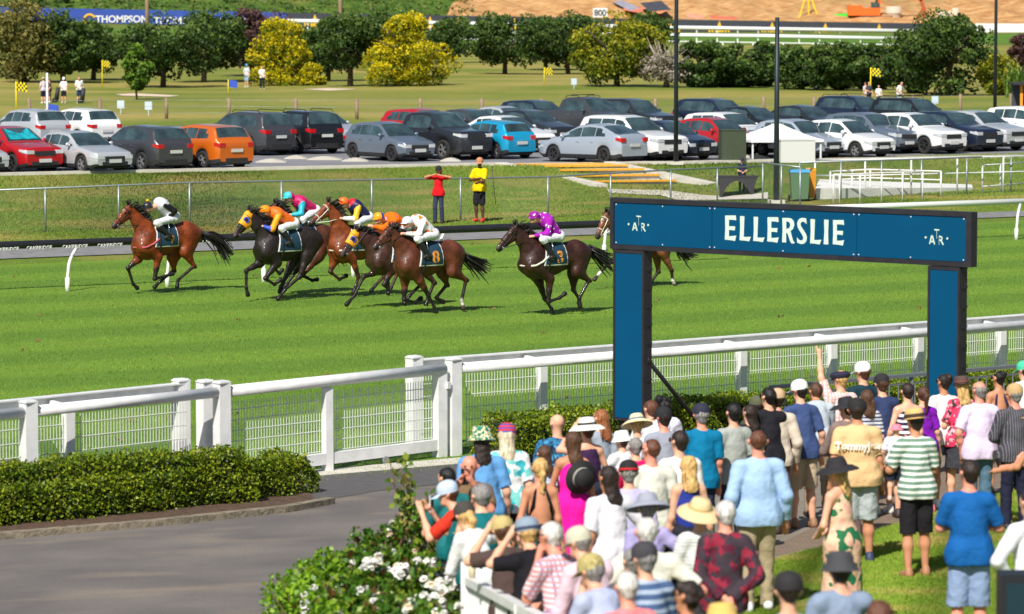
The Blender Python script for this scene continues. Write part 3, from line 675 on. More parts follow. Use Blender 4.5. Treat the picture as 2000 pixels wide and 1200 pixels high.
# ---------------------------------------------------------------- hedges and roses
LM=[leaf_mat('box_leaf',rgb(100,128,22),rgb(132,152,30),.45,3),leaf_mat('box_leaf_new',rgb(150,166,34),rgb(176,182,46),.45,3),leaf_mat('box_leaf_old',rgb(54,74,20),rgb(84,98,28),.5,3)]
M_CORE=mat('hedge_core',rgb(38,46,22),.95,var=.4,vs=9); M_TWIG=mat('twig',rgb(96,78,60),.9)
def hedge(lab, line, w_, h, n, seed, zf=0, grp=None):
    t=thing('box_hedge',lab,'hedge',group=grp); rng=np.random.default_rng(seed); L_=resample(line,60); d=np.gradient(L_,axis=0); d/=np.linalg.norm(d,axis=1)[:,None]; nn=np.column_stack([-d[:,1],d[:,0]])
    s=rng.random(n)*59; i=s.astype(int).clip(0,58); f=(s-i)[:,None]; c=L_[i]*(1-f)+L_[i+1]*f; no=nn[i]
    side=rng.random(n); per=h*2+w_; q=side*per
    off=np.where(q<h,-w_/2,np.where(q<h+w_,q-h-w_/2,w_/2)); z=np.where(q<h,q,np.where(q<h+w_,h,per-q))
    ln=np.linalg.norm(L_[1]-L_[0]); sm_=s*ln; bump=.02*np.sin(sm_*2.1+seed)+.03*np.sin(sm_*5.3+z*7+off*3)+.028*np.sin(sm_*11+off*14+z*5)+.02*np.sin(sm_*23+z*19)
    dep=rng.exponential(.05,n).clip(0,.22)-.03+rng.normal(0,.015,n); r_=1-(dep-bump)/(w_/2)
    keep=(z>.12)|(rng.random(n)<.35)
    dz=np.where(side*per>h,np.where(side*per<h+w_,bump*.8-dep,0),0); P=np.column_stack([c+no*(off*r_)[:,None],z*(.97+rng.normal(0,.03,n))+dz])
    end=np.minimum(s,59-s)*np.linalg.norm(L_[1]-L_[0]); P[:,2]*=np.sqrt(np.clip(end/.25,.25,1)) 
    P=P[keep]; P[:,2]+=gn(P[:,0],P[:,1])+.02; fl=rng.random(len(P)); nm=np.where(fl<.18,1,np.where(fl<.5,2,0))
    leaves('foliage',None,P,.034,seed,t,mats=LM,nmat=nm,aspect=1.4)
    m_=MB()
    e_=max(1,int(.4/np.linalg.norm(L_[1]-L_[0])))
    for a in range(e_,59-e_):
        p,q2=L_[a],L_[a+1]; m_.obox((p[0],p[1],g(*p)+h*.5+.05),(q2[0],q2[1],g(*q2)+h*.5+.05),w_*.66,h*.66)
    pass
    for a in range(1,59,2):
        p=L_[a]+nn[a]*rng.uniform(-.25,.25)*w_; m_.tube([(p[0],p[1],g(*p)),(p[0]+rng.uniform(-.04,.04),p[1],g(*p)+h*.5)],.012,5,1)
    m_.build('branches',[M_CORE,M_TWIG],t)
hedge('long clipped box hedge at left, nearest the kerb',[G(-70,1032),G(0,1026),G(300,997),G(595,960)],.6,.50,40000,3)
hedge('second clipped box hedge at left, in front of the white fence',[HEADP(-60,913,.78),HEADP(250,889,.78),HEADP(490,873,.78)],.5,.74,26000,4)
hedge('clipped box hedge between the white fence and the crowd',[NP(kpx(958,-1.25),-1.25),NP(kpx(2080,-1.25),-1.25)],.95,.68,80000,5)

rngd=np.random.default_rng(12); DV=quad_pts(tq,90,12); DV=np.repeat(DV,5,axis=0)+rngd.normal(size=(450,3))*[.05,.05,.004]; DV[:,2]+=.045
tag(leaves('turf_divots',mat('divot_soil',rgb(120,96,60),.95),DV,.05,13),kind='stuff')
q_=[(-140,744),(-8,744),(-8,830),(-160,830)]; HS_=quad_pts(q_,30000,14); HS_[:,2]+=rngd.random(30000)*(.5+.9*np.abs(np.sin(HS_[:,0]*.35+HS_[:,1]*.2)))
tag(leaves('hillside_shrubs',None,HS_,.55,15,mats=[leaf_mat('hill_leaf',rgb(62,94,34),rgb(88,120,46),.6,.2),leaf_mat('hill_leaf_dark',rgb(48,76,30),rgb(66,96,36),.6,.2),leaf_mat('hill_leaf_dry',rgb(110,122,58),rgb(130,136,70),.6,.2)]),kind='stuff')
q_=[(-14,746),(150,746),(160,800),(-12,800)]; HS_=quad_pts(q_,60000,16); k_=(np.sin(HS_[:,0]*.21+1)+np.sin(HS_[:,1]*.33+HS_[:,0]*.07)+np.sin(HS_[:,0]*.05))>2.35; HS_=HS_[k_]; HS_[:,2]+=rngd.random(len(HS_))*.5
tag(leaves('earthworks_weeds',None,HS_,.42,17,mats=[MATS['hill_leaf'],MATS['hill_leaf_dry']]),kind='stuff')
# ---------------------------------------------------------------- cars
M_TYRE=mat('tyre',(.018,.018,.018),.85); M_RIM=mat('alloy',(.5,.5,.52),.35,metal=.7); M_DRIM=mat('dark_alloy',(.06,.06,.065),.4,metal=.6)
M_GLASS=mat('car_glass',(.035,.062,.066),.05,spec=1.0,coat=.6,var=.5,vs=1.6); M_LAMP=mat('headlamp',(.72,.75,.78),.12,spec=.8,metal=.3); M_TAIL=mat('tail_lamp',(.5,.01,.012),.2,spec=.7)
M_TRIM=mat('car_trim',(.022,.022,.024),.6); M_PLATE=mat('number_plate',(.6,.6,.58),.5); M_CHROME=mat('chrome',(.6,.6,.62),.2,metal=.9); M_SHADE=mat('sunshade',(.02,.42,.5),.3,metal=.3,var=.4,vs=4)
PAINT={}
def paint(n,c,metal=.35): 
    if n not in PAINT: PAINT[n]=mat('paint_'+n,c,.32,metal=metal,coat=.8,spec=.5)
    return PAINT[n]
COL=dict(white=((.78,.78,.77),0),silver=((.58,.60,.63),.4),bluesilver=((.45,.51,.59),.4),grey=((.07,.072,.08),.4),dark=((.03,.033,.04),.4),black=((.012,.013,.015),.2),navy=((.018,.028,.06),.4),red=((.52,.012,.016),.25),orange=((.72,.15,.01),.3),blue=((.01,.36,.62),.3),slate=((.17,.21,.27),.45))
# outline: list of (x, ztop) from the front bumper to the tail; belt height; windscreen foot/head, rear glass head/foot
TYPES={
 'suv':dict(L=4.45,W=1.84,wr=.35,fw=.85,rw=3.5,top=[(0,.78),(.1,.93),(.9,1.06),(1.2,1.10),(1.95,1.57),(2.5,1.64),(3.6,1.60),(4.0,1.54),(4.3,1.10),(4.43,1.0),(4.45,.85)],belt=[(0,.8),(.9,1.0),(1.2,1.04),(3.6,1.12),(4.45,1.12)],ws=(1.2,1.95),rg=(4.0,4.24),side=[(1.42,1.06),(2.05,1.52),(3.5,1.52),(3.98,1.14)],b=(2.35,3.05)),
 'hatch':dict(L=3.95,W=1.72,wr=.31,fw=.78,rw=3.25,top=[(0,.66),(.12,.78),(.85,.94),(1.05,.97),(1.75,1.42),(2.3,1.50),(3.2,1.45),(3.55,1.38),(3.85,.98),(3.93,.86),(3.95,.75)],belt=[(0,.7),(1.0,.93),(3.9,1.0)],ws=(1.05,1.75),rg=(3.53,3.84),side=[(1.25,.96),(1.85,1.38),(3.1,1.38),(3.5,1.03)],b=(2.2,2.85)),
 'sedan':dict(L=4.6,W=1.79,wr=.33,fw=.9,rw=3.6,top=[(0,.62),(.12,.76),(.9,.92),(1.25,.97),(2.0,1.40),(2.6,1.47),(3.3,1.42),(4.0,1.08),(4.45,1.05),(4.58,.98),(4.6,.7)],belt=[(0,.7),(1.2,.93),(4.0,1.0),(4.6,.98)],ws=(1.25,2.0),rg=(3.32,4.0),side=[(1.5,.96),(2.12,1.35),(3.2,1.35),(3.75,1.03)],b=(2.4,3.05)),
 'liftback':dict(L=4.46,W=1.75,wr=.31,fw=.9,rw=3.6,top=[(0,.6),(.15,.75),(.8,.90),(1.05,.97),(2.1,1.43),(2.7,1.49),(3.3,1.44),(4.1,1.16),(4.3,1.12),(4.42,.98),(4.46,.7)],belt=[(0,.7),(1.0,.92),(4.1,1.03),(4.46,1.0)],ws=(1.05,2.1),rg=(3.35,4.28),side=[(1.35,.96),(2.2,1.38),(3.2,1.36),(3.85,1.06)],b=(2.35,3.1)),
 'pickup':dict(L=5.35,W=1.92,wr=.40,fw=1.0,rw=4.2,top=[(0,.95),(.08,1.12),(1.0,1.2),(1.35,1.24),(2.05,1.78),(2.5,1.85),(3.3,1.82),(3.52,1.74),(3.72,1.2),(5.3,1.2),(5.35,1.1)],belt=[(0,1.0),(1.3,1.18),(5.35,1.2)],ws=(1.35,2.05),rg=(3.5,3.7),side=[(1.6,1.22),(2.15,1.72),(3.2,1.72),(3.4,1.24)],b=(2.4,2.95)),
 'wagon':dict(L=4.8,W=1.9,wr=.37,fw=.92,rw=3.85,top=[(0,.8),(.08,.98),(1.1,1.12),(1.4,1.16),(2.1,1.66),(2.7,1.74),(4.1,1.72),(4.4,1.66),(4.68,1.12),(4.78,1.0),(4.8,.8)],belt=[(0,.9),(1.3,1.1),(4.8,1.16)],ws=(1.4,2.1),rg=(4.38,4.66),side=[(1.62,1.14),(2.2,1.62),(4.0,1.62),(4.25,1.2)],b=(2.5,3.3)),
}
def lerp_(P,x): return float(np.interp(x,[p[0] for p in P],[p[1] for p in P]))
PARTS={}
def car_parts(ty):
    if ty in PARTS: return PARTS[ty]
    T=TYPES[ty]; Lc,Wc,wr=T['L'],T['W'],T['wr']; out={}; hw=Wc/2
    xs=set(np.round(np.arange(0,Lc+.001,.07),3))|{p[0] for p in T['top']}|{T['ws'][0],T['ws'][1],T['rg'][0],T['rg'][1],T['b'][0]-.018,T['b'][0]+.018,T['b'][1]-.018,T['b'][1]+.018,Lc}|{p[0] for p in T['side']}
    xs=sorted(xs); xs=[x for i,x in enumerate(xs) if i==0 or x-xs[i-1]>.012]
    rows=[]; sill=wr*.62
    for x in xs:
        zt=lerp_(T['top'],x); zb=min(lerp_(T['belt'],x),zt-.03); e=min(x,Lc-x); pl=1-.17*max(0,1-e/.55)**2.2; w_=hw*pl
        zl=sill+.10*max(0,1-e/.3)
        for wx in (T['fw'],T['rw']):
            rr=wr+.055; dx=abs(x-wx)
            if dx<rr: zl=max(zl,wr*.96+math.sqrt(rr*rr-dx*dx)-.01)
        zl=min(zl,zb-.06); cab=zt-zb
        yr=w_*.955-max(0,cab)*.36-.02; ye=max(yr,.3)
        zs=zl+(zb-zl)*.45
        r=[(w_*.94,zl),(w_*.985,zl+(zs-zl)*.4),(w_,zs),(w_*.99,zl+(zb-zl)*.8),(w_*.955,zb)]
        if cab>.16:
            for f in (.08,.5,.88): r.append((w_*.95+(ye-w_*.95)*f,zb+(zt-.045-zb)*f))
            r+=[(ye,zt-.045),(ye*.90,zt-.008),(ye*.6,zt+.012),(0,zt+.02)]
        else:
            for f in (.1,.2,.3): r.append((w_*(.955-.05*f),zb+(zt-zb)*f*1.6))
            r+=[(w_*.88,zb+(zt-zb)*.7),(w_*.8,zb+(zt-zb)*.9),(w_*.5,zt+.008),(0,zt+.015)]
        rows.append(r)
    nr=len(rows[0]); V=[];ring=2*nr-1
    for x,r in zip(xs,rows):
        V+=[(Lc/2-x,y,z) for y,z in r]+[(Lc/2-x,-y,z) for y,z in r[:-1][::-1]]
    def inside(x,z):
        s_=T['side']; (x0,z0),(x1,z1),(x2,z2),(x3,z3)=s_
        if z<lerp_(T['belt'],x)+.02 or z>z1: return False
        f=(z-z0)/(z1-z0); return x0+(x1-x0)*f<=x<=x3+(x2-x3)*f
    body=MB(); win=MB(); body.v=V; win.v=V
    for i in range(len(xs)-1):
        xm=(xs[i]+xs[i+1])/2
        for k in range(ring-1):
            f=(i*ring+k,(i+1)*ring+k,(i+1)*ring+k+1,i*ring+k+1)[::-1]; kk=k if k<nr-1 else ring-2-k
            zt=lerp_(T['top'],xm); zm=sum(V[j][2] for j in f)/4; cab=zt-lerp_(T['belt'],xm)
            gl=False
            if 8<=kk and (T['ws'][0]+.03<xm<T['ws'][1] or T['rg'][0]<xm<T['rg'][1]) and (ty!='sedan' or True): gl=kk>=9 and (cab>.06 or xm<2.6)
            elif 5<=kk<=6 and cab>.16 and inside(xm,zm) and all(abs(xm-b)>.02 for b in T['b']): gl=True
            elif kk in(4,7) and False: gl=True
            t_=win if gl else body; t_.f.append(f); t_.m.append(1 if (kk==0 and not gl) else 0); t_.sm.append(True)
    for b0,rev in ((0,False),((len(xs)-1)*ring,True)):
        f=tuple(range(b0,b0+ring)); body.f.append(f if rev else f[::-1]); body.m.append(0); body.sm.append(False)
    def clean(m_):
        used=sorted({i for f in m_.f for i in f}); mp={j:n for n,j in enumerate(used)}; q=MB(); q.v=[m_.v[i] for i in used]; q.f=[tuple(mp[i] for i in f) for f in m_.f]; q.m=m_.m; q.sm=m_.sm; return q
    out['body']=clean(body); out['win']=clean(win)
    u_=MB(); u_.box((-Lc/2+.25,-hw*.86,sill-.04),(Lc/2-.25,hw*.86,sill+.22))
    for wx in (T['fw'],T['rw']): u_.box((Lc/2-wx-wr-.05,-hw*.9,sill),(Lc/2-wx+wr+.05,hw*.9,wr*2.0))
    out['under']=u_
    def shape(ln,y0,y1,z0,z1,dx=.02,front=True):
        m_=MB(); X=(Lc/2+.012) if front else (-Lc/2-.012); s_=-1 if front else 1
        n=5; vs=[]
        for q in range(n+1):
            y=y0+(y1-y0)*q/n; pl=max(0,(abs(y)-hw*.5)/(hw*.4)); xo=X+s_*min(.35,.06*pl**2*1.6)
            vs+=[(xo,y,z0),(xo,y,z1)]
        vs2=[(x+s_*.12,y,z) for x,y,z in vs]; m=len(vs)
        F=[]
        for q in range(n): F.append((2*q,2*q+2,2*q+3,2*q+1)); F.append((m+2*q+1,m+2*q+3,m+2*q+2,m+2*q)); F.append((2*q+1,2*q+3,m+2*q+3,m+2*q+1)); F.append((2*q,m+2*q,m+2*q+2,2*q+2))
        F+= [(0,1,m+1,m),(2*n,m+2*n,m+2*n+1,2*n+1)]; m_.add(vs+vs2,F); return m_
    zf=lerp_(T['top'],.1); zr=lerp_(T['top'],Lc-.12)
    big=ty in('suv','wagon','pickup')
    def lamp(front,s,y0,e1,z0,z1,zs0,zs1):
        m_=MB(); P=[(0,hw*y0,z0,z1),(0,hw*.7,z0,z1),(.004,hw*.835,z0,z1)]+[(e,hw*(1-.17*max(0,1-e/.55)**2.2)*.995,z0+(zs0-z0)*e/e1,z1+(zs1-z1)*e/e1) for e in np.linspace(.05,e1,5)]
        vs=[]; 
        for e,y,a,b in P:
            X=(Lc/2-e+.012) if front else (-Lc/2+e-.012); vs+=[(X,s*(y+.012),a),(X,s*(y+.012),b)]
        vi=[(x-(.1 if front else -.1),y-s*.08,z) for x,y,z in vs]; n=len(P); m=2*n
        m_.add(vs+vi,[(2*q,2*q+2,2*q+3,2*q+1) for q in range(n-1)]+[(2*q+1,2*q+3,m+2*q+3,m+2*q+1) for q in range(n-1)]+[(2*q,m+2*q,m+2*q+2,2*q+2) for q in range(n-1)]+[(0,1,m+1,m),(2*n-2,m+2*n-2,m+2*n-1,2*n-1)]); return m_
    out['head']=[lamp(True,s,.50,.34,zf-.22,zf-.09,zf-.13,zf-.05) for s in (1,-1)]
    out['tail']=[lamp(False,s,.56,.24,zr-.24,zr-.08,zr-.16,zr-.06) for s in (1,-1)]
    gr=shape('g',-hw*.48,hw*.48,zf-.30,zf-.12); out['grille']=gr
    out['intake']=shape('i',-hw*.62,hw*.62,sill+.08,sill+.22)
    out['rbump']=shape('r',-hw*.8,hw*.8,sill+.02,sill+.22,front=False)
    p=MB(); p.box((Lc/2+.02,-.26,sill+.18),(Lc/2+.045,.26,sill+.31)); out['pf']=p
    p=MB(); p.box((-Lc/2-.045,-.26,zr-.42),(-Lc/2-.02,.26,zr-.30)); out['pr']=p
    w_=MB(); wd=.22; w_.lathe([(wr*.62,-wd/2+.01),(wr*.9,-wd/2),(wr,-wd/2+.03),(wr,wd/2-.03),(wr*.9,wd/2),(wr*.62,wd/2-.01),(wr*.62,-wd/2+.01)],24,ax='y'); out['tyre']=w_
    rm_=MB(); 
    for q in range(5):
        a=q*2*math.pi/5
        for o_ in (-.13,.13):
            a2=a+o_; rm_.obox((.04*math.cos(a),wd/2-.045,.04*math.sin(a)),(wr*.62*math.cos(a2),wd/2-.03,wr*.62*math.sin(a2)),.05 if False else .03,.045,up=Vector((0,1,0)))
    rm_.lathe([(.0,wd/2-.02),(.06,wd/2-.03),(.06,wd/2-.06)],12,ax='y'); rm_.lathe([(wr*.56,wd/2-.03),(wr*.66,wd/2-.012),(wr*.66,wd/2-.03)],24,ax='y'); out['rim']=rm_
    dk=MB(); dk.lathe([(0,wd/2-.08),(wr*.64,wd/2-.08)],20,ax='y'); out['hubback']=dk
    mi=MB(); mi.lathe([(0,-.1),(.06,-.08),(.09,0),(.06,.08),(0,.1)],10,ax='y',sx=.8); out['mirror']=mi
    hd=MB(); hd.box((-.09,-.012,-.014),(.09,.012,.014)); out['handle']=hd
    xr0,xr1=Lc/2-T['ws'][1]-.25,Lc/2-T['rg'][0]+.2; zr_=lerp_(T['top'],T['ws'][1]+.3)
    PARTS[ty]=(T,out); return PARTS[ty]
CACHE={}
def car(px0,px1,ybase,ty,col,end,lab,yaw=60,rack=False,extra=None,rim='alloy',scale=1,kind='car'):
    T,P=car_parts(ty); yaw=yaw-(11 if yaw>=57 else 0); b=G(px1,ybase); va=R(yaw)+math.atan(-(px1-1000)/FPX); wpx=(T['L']*math.cos(va)+T['W']*math.sin(va))*.97*FPX/b.y; cx=px1-wpx/2 if px1<2040 else (px0+px1)/2; b=G(cx,ybase); key=ty+rim
    a=R(yaw); dirv=Vector((math.cos(a),-math.sin(a),0)); depth=(T['L']*math.sin(a)+T['W']*math.cos(a))/2*.92
    cpos=b+Vector((b.x,b.y,0)).normalized()*depth; cpos.z=g(cpos.x,cpos.y)+.02
    rz=-a if end=='front' else math.pi-a
    t=thing('parked_'+('pickup' if ty=='pickup' else 'car'),lab,'pickup truck' if ty=='pickup' else 'car',cpos,rz,'cars parked in rows in the car park'); t.scale=(scale,)*3
    def inst(name,k,m,par,loc=(0,0,0),rot=None,sub=None):
        kk=(ty,k,m[0].name if isinstance(m,list) else m.name)
        if kk in CACHE: o=bpy.data.objects.new(name,CACHE[kk]); C.objects.link(o); o.parent=par
        else:
            src=P[k] if sub is None else P[k][sub]; o=src.build(name,m,par); 
            if sub is None: CACHE[kk]=o.data
        o.location=loc
        if rot: o.rotation_euler=rot
        return o
    pm=paint(col,*COL[col]); body=inst('body','body',[pm,M_TRIM],t); inst('windows','win',M_GLASS,t); inst('underbody','under',M_TRIM,t)
    Lc,hw,wr=T['L'],T['W']/2,T['wr']
    for wx in (T['fw'],T['rw']):
        for s in (1,-1):
            wh=inst('wheel','tyre',M_TYRE,t,(Lc/2-wx,s*(hw-.12),wr),(0,0,0 if s>0 else math.pi))
            inst('rim','rim',M_DRIM if rim=='dark' else M_RIM,wh); inst('hub','hubback',M_TRIM,wh)
    for i in (0,1):
        kk=(ty,'head%d'%i); 
        for k,m,nm in (('head',M_LAMP,'headlight'),('tail',M_TAIL,'tail_light')):
            kk=(ty,k,i)
            if kk in CACHE: o=bpy.data.objects.new(nm,CACHE[kk]); C.objects.link(o); o.parent=t
            else: o=P[k][i].build(nm,m,t); CACHE[kk]=o.data
    inst('grille','grille',M_TRIM,t); inst('air_intake','intake',M_TRIM,t); inst('rear_bumper','rbump',M_TRIM,t) if ty in('suv','wagon','pickup') else None
    inst('number_plate','pf',M_PLATE,t); inst('number_plate','pr',M_PLATE,t)
    zb=lerp_(T['belt'],T['ws'][0]+.3)
    for s in (1,-1):
        inst('mirror','mirror',pm,t,(Lc/2-T['side'][0][0]-.12,s*(hw+.05),zb+.08))
        for hx in T['b']: inst('handle','handle',M_CHROME if col in('dark','grey') else pm,t,(Lc/2-hx+.12,s*(hw*1.0),zb-.12))
    if rack:
        m_=MB(); zr_=lerp_(T['top'],T['ws'][1]+.6)+.03; x0=Lc/2-T['ws'][1]-.35; x1=Lc/2-T['rg'][0]+.15; y_=hw*.68
        for s in (1,-1): m_.tube([(x0,s*y_,zr_-.04),(x0-.12,s*y_,zr_+.05),(x1+.12,s*y_,zr_+.04),(x1,s*y_,zr_-.06)],.018,6)
        if rack=='bars':
            for xx in (x0-.4,x1+.4): m_.obox((xx,-y_,zr_+.08),(xx,y_,zr_+.08),.06,.03)
        m_.build('roof_rack',M_TRIM,t)
    if extra=='shade':
        m_=MB(); x0,x1=Lc/2-T['ws'][0]-.12,Lc/2-T['ws'][1]+.02; z0,z1=lerp_(T['top'],T['ws'][0]+.12)+.03,lerp_(T['top'],T['ws'][1]-.05)+.03
        m_.add([(x0,-.62,z0),(x0,.62,z0),(x1,.5,z1),(x1,-.5,z1)],[(0,1,2,3)]); m_.build('sun_shade',M_SHADE,t)
    return t
CARS=[
(-55,22,345,'hatch','silver','front','silver car cut off by the left edge beside the red one'),
(-28,128,341,'suv','red','front','red SUV with turquoise foil sunshade behind its windscreen',60,False,'shade','dark'),
(70,263,341,'sedan','silver','front','silver sedan between the red SUV and the dark grey hatch-backed SUV'),
(205,382,337,'suv','grey','rear','charcoal SUV seen from behind, left of the orange SUV'),
(360,500,334,'suv','orange','rear','bright orange SUV seen from behind'),
(-20,30,288,'suv','navy','front','dark car whose roof shows at the far left edge'),
(5,142,292,'suv','silver','rear','pale silver SUV behind the red SUV, rear window facing right'),
(118,242,290,'suv','white','rear','white SUV with red tail lights behind the silver sedan'),
(423,583,306,'wagon','grey','rear','grey SUV with roof rails seen from behind, right of the orange SUV',58,True),
(556,676,303,'wagon','black','rear','black SUV with roof rails seen from behind beside the grey SUV',66,True),
(625,722,290,'sedan','silver','front','silver car half hidden behind the black SUV'),
(672,853,318,'hatch','slate','front','slate blue small hatchback in front of the dark pickup',50,False,None,'dark'),
(790,925,292,'suv','red','front','dark red car mostly hidden behind the charcoal pickup'),
(768,966,315,'pickup','dark','front','charcoal double cab pickup between the blue hatchbacks'),
(915,1015,282,'sedan','grey','front','grey car roof showing behind the bright blue hatchback'),
(985,1090,300,'sedan','white','front','white car half hidden behind the bright blue hatchback'),
(898,1050,313,'hatch','blue','rear','bright sky blue hatchback seen from behind'),
(975,1080,275,'sedan','silver','front','silver roof behind the white and dark sedans'),
(1035,1130,284,'sedan','dark','front','dark sedan left of the big white SUV'),
(1062,1140,268,'suv','navy','front','dark SUV at the back left of the pickup with roof bars'),
(1122,1248,272,'pickup','grey','front','grey pickup with roof bars in the back row',60,'bars'),
(1228,1335,270,'wagon','dark','front','dark wagon in the back row right of the pickup with bars'),
(1128,1347,318,'wagon','white','front','large white SUV behind the pale blue liftback'),
(1060,1268,322,'liftback','bluesilver','rear','pale silver blue liftback seen from behind, nearest the steps',45,False,None,'dark'),
(1285,1403,315,'hatch','navy','front','navy hatchback right of the large white SUV'),
(1335,1496,307,'hatch','red','front','red hatchback partly hidden by the green cabinet'),
(1392,1500,270,'wagon','navy','front','dark blue wagon in the back row above the red hatchback'),
(1432,1562,275,'sedan','black','front','long black car in the back row behind the white marquee'),
(1400,1525,302,'suv','white','front','white SUV behind the white marquee'),
(1560,1656,311,'hatch','bluesilver','front','silver blue hatchback right of the white marquee'),
(1568,1665,272,'sedan','dark','front','dark car in the back row behind the silver blue hatchback'),
(1590,1751,311,'hatch','white','front','white hatchback with multi spoke wheels between grey cars',57),
(1640,1803,303,'suv','slate','front','slate grey SUV right of the white hatchback'),
(1647,1772,262,'wagon','navy','front','navy wagon highest in the back row near the golfers',60,True),
(1722,1890,303,'suv','white','front','white SUV with black lower grille near the right end',60,False,None,'dark'),
(1752,1885,268,'wagon','black','front','black wagon with roof box in the back row',60,'bars'),
(1805,1960,299,'suv','navy','front','dark navy SUV at the right between white and silver cars'),
(1885,2015,297,'suv','silver','front','silver SUV near the right edge'),
(1950,2070,285,'suv','white','front','white SUV cut off by the right edge'),
]
for c_ in CARS: car(*c_)

# ---------------------------------------------------------------- trees
def trunk_mesh(H, r, rng, spread, limbs=6, z0=.3):
    m_=MB(); top=H*.55; m_.tube([(0,0,-.2),(rng.normal()*.08,rng.normal()*.08,top*.4),(rng.normal()*.15,rng.normal()*.15,top)],[r*1.25,r,r*.5],8)
    for i in range(limbs):
        a=rng.uniform(0,6.28); s=top*rng.uniform(.3,.8); e=Vector((math.cos(a)*spread*rng.uniform(.5,.9),math.sin(a)*spread*rng.uniform(.5,.9),H*rng.uniform(.5,.85)))
        mid=Vector((e.x*.4,e.y*.4,s+(e.z-s)*.6)); m_.tube([(0,0,s),mid,e],[r*.55,r*.35,r*.12],6)
    return m_
TL={}
def tree(px,ybase,ytop,wpx,kind,lab,seed,cat='tree',n=None,trunk=.2,name='broadleaf_tree',low=.25,grp='trees across the golf course',lean=0):
    b=G(px,ybase); s=FPX/b.y; H=(ybase-ytop)/s*(1.1 if kind in('dark','olive','purple') else 1.04); Wd=wpx/s/2*(1.16 if kind in('dark','olive','purple') else 1); rng=np.random.default_rng(seed)
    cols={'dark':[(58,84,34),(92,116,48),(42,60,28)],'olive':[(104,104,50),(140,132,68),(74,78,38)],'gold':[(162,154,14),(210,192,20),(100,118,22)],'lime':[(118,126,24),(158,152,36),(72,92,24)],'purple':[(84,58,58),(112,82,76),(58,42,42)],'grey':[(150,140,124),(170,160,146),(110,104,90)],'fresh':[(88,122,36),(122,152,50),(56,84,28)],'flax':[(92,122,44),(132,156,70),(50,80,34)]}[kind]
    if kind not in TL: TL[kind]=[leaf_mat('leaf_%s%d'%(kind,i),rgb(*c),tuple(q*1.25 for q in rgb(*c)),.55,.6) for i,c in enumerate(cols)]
    t=thing(name,lab,cat,b,0,grp); t.location=b
    if kind!='flax': 
        tm=trunk_mesh(H,trunk,rng,Wd,7); tm.build('trunk',mat('bark',rgb(74,64,54),.95,var=.25,vs=3,bump=.6,bs=8),t)
    if kind=='grey':
        m_=MB()
        for i in range(46):
            a=rng.uniform(0,6.28); r0=rng.uniform(.1,.5); e=Vector((math.cos(a)*Wd*rng.uniform(.5,1),math.sin(a)*Wd*rng.uniform(.3,.8),H*rng.uniform(.45,1))); m=Vector((e.x*.35,e.y*.35,H*.3+e.z*.25)); q=m.lerp(e,.6)+Vector((rng.normal(),rng.normal(),rng.normal()))*.2
            m_.tube([(0,0,H*.15),m,q,e],[.08,.05,.025,.012],5)
        m_.build('bare_branches',mat('bare_wood',rgb(172,160,148),.9,var=.15,vs=4),t); n=900
    cone=kind=='gold'; nc=46 if not cone else 90; P=[];idx=[]
    n=int((n or 5200)*(2.6 if cone else 1.75))
    for i in range(nc):
        if cone: h=rng.uniform(0,.98)**1.1; rr=Wd*(1-.62*max(0,h-.25)/.75 if h>.25 else .85+.6*h)*rng.uniform(.25,.92); a=rng.uniform(0,6.28); c=np.array([rr*math.cos(a),rr*math.sin(a),H*(.05+.9*h)]); cr=Wd*rng.uniform(.16,.3)
        else:
            a=rng.uniform(0,6.28); el=rng.uniform(-1,1); rr=math.sqrt(max(0,1-el*el))*rng.uniform(.55,.85) if i>5 else rng.uniform(0,.4); zc=low+(1-low)*.5; c=np.array([Wd*rr*math.cos(a)*1.12,Wd*rr*math.sin(a)*.95,H*(zc-.02+(1-low)*.46*el*rng.uniform(.7,1))]); cr=min(Wd,H*.5)*rng.uniform(.22,.50)
        k=n//nc; d=rng.normal(size=(k,3)); d/=np.linalg.norm(d,axis=1)[:,None]; d[:,2]*=.75
        if kind=='grey': c[2]*=.6
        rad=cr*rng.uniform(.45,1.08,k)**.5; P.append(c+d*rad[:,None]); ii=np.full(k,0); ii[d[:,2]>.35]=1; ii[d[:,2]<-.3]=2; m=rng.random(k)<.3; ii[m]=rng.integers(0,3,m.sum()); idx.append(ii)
    P=np.concatenate(P); idx=np.concatenate(idx)
    if lean: P[:,0]+=lean*P[:,2]
    if kind=='flax':
        m_=MB()
        for i in range(170):
            a=rng.uniform(0,6.28); L0=H*rng.uniform(.7,1.15); r_=L0*rng.uniform(.2,.7); b0=rng.normal(size=2)*.35; e=Vector((b0[0]+r_*math.cos(a),b0[1]+r_*math.sin(a),L0*.85)); m=Vector((b0[0]+r_*.3*math.cos(a),b0[1]+r_*.3*math.sin(a),L0*.6)); pr=Vector((-math.sin(a),math.cos(a),0))*.035
            o=Vector((b0[0],b0[1],0)); m_.add([o-pr,o+pr,m+pr,m-pr,e],[(0,1,2,3),(3,2,4)],int(rng.integers(0,3)))
        m_.build('foliage',TL[kind],t)
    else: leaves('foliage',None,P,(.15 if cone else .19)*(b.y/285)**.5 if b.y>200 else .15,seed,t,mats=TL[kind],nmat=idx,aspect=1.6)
    return t
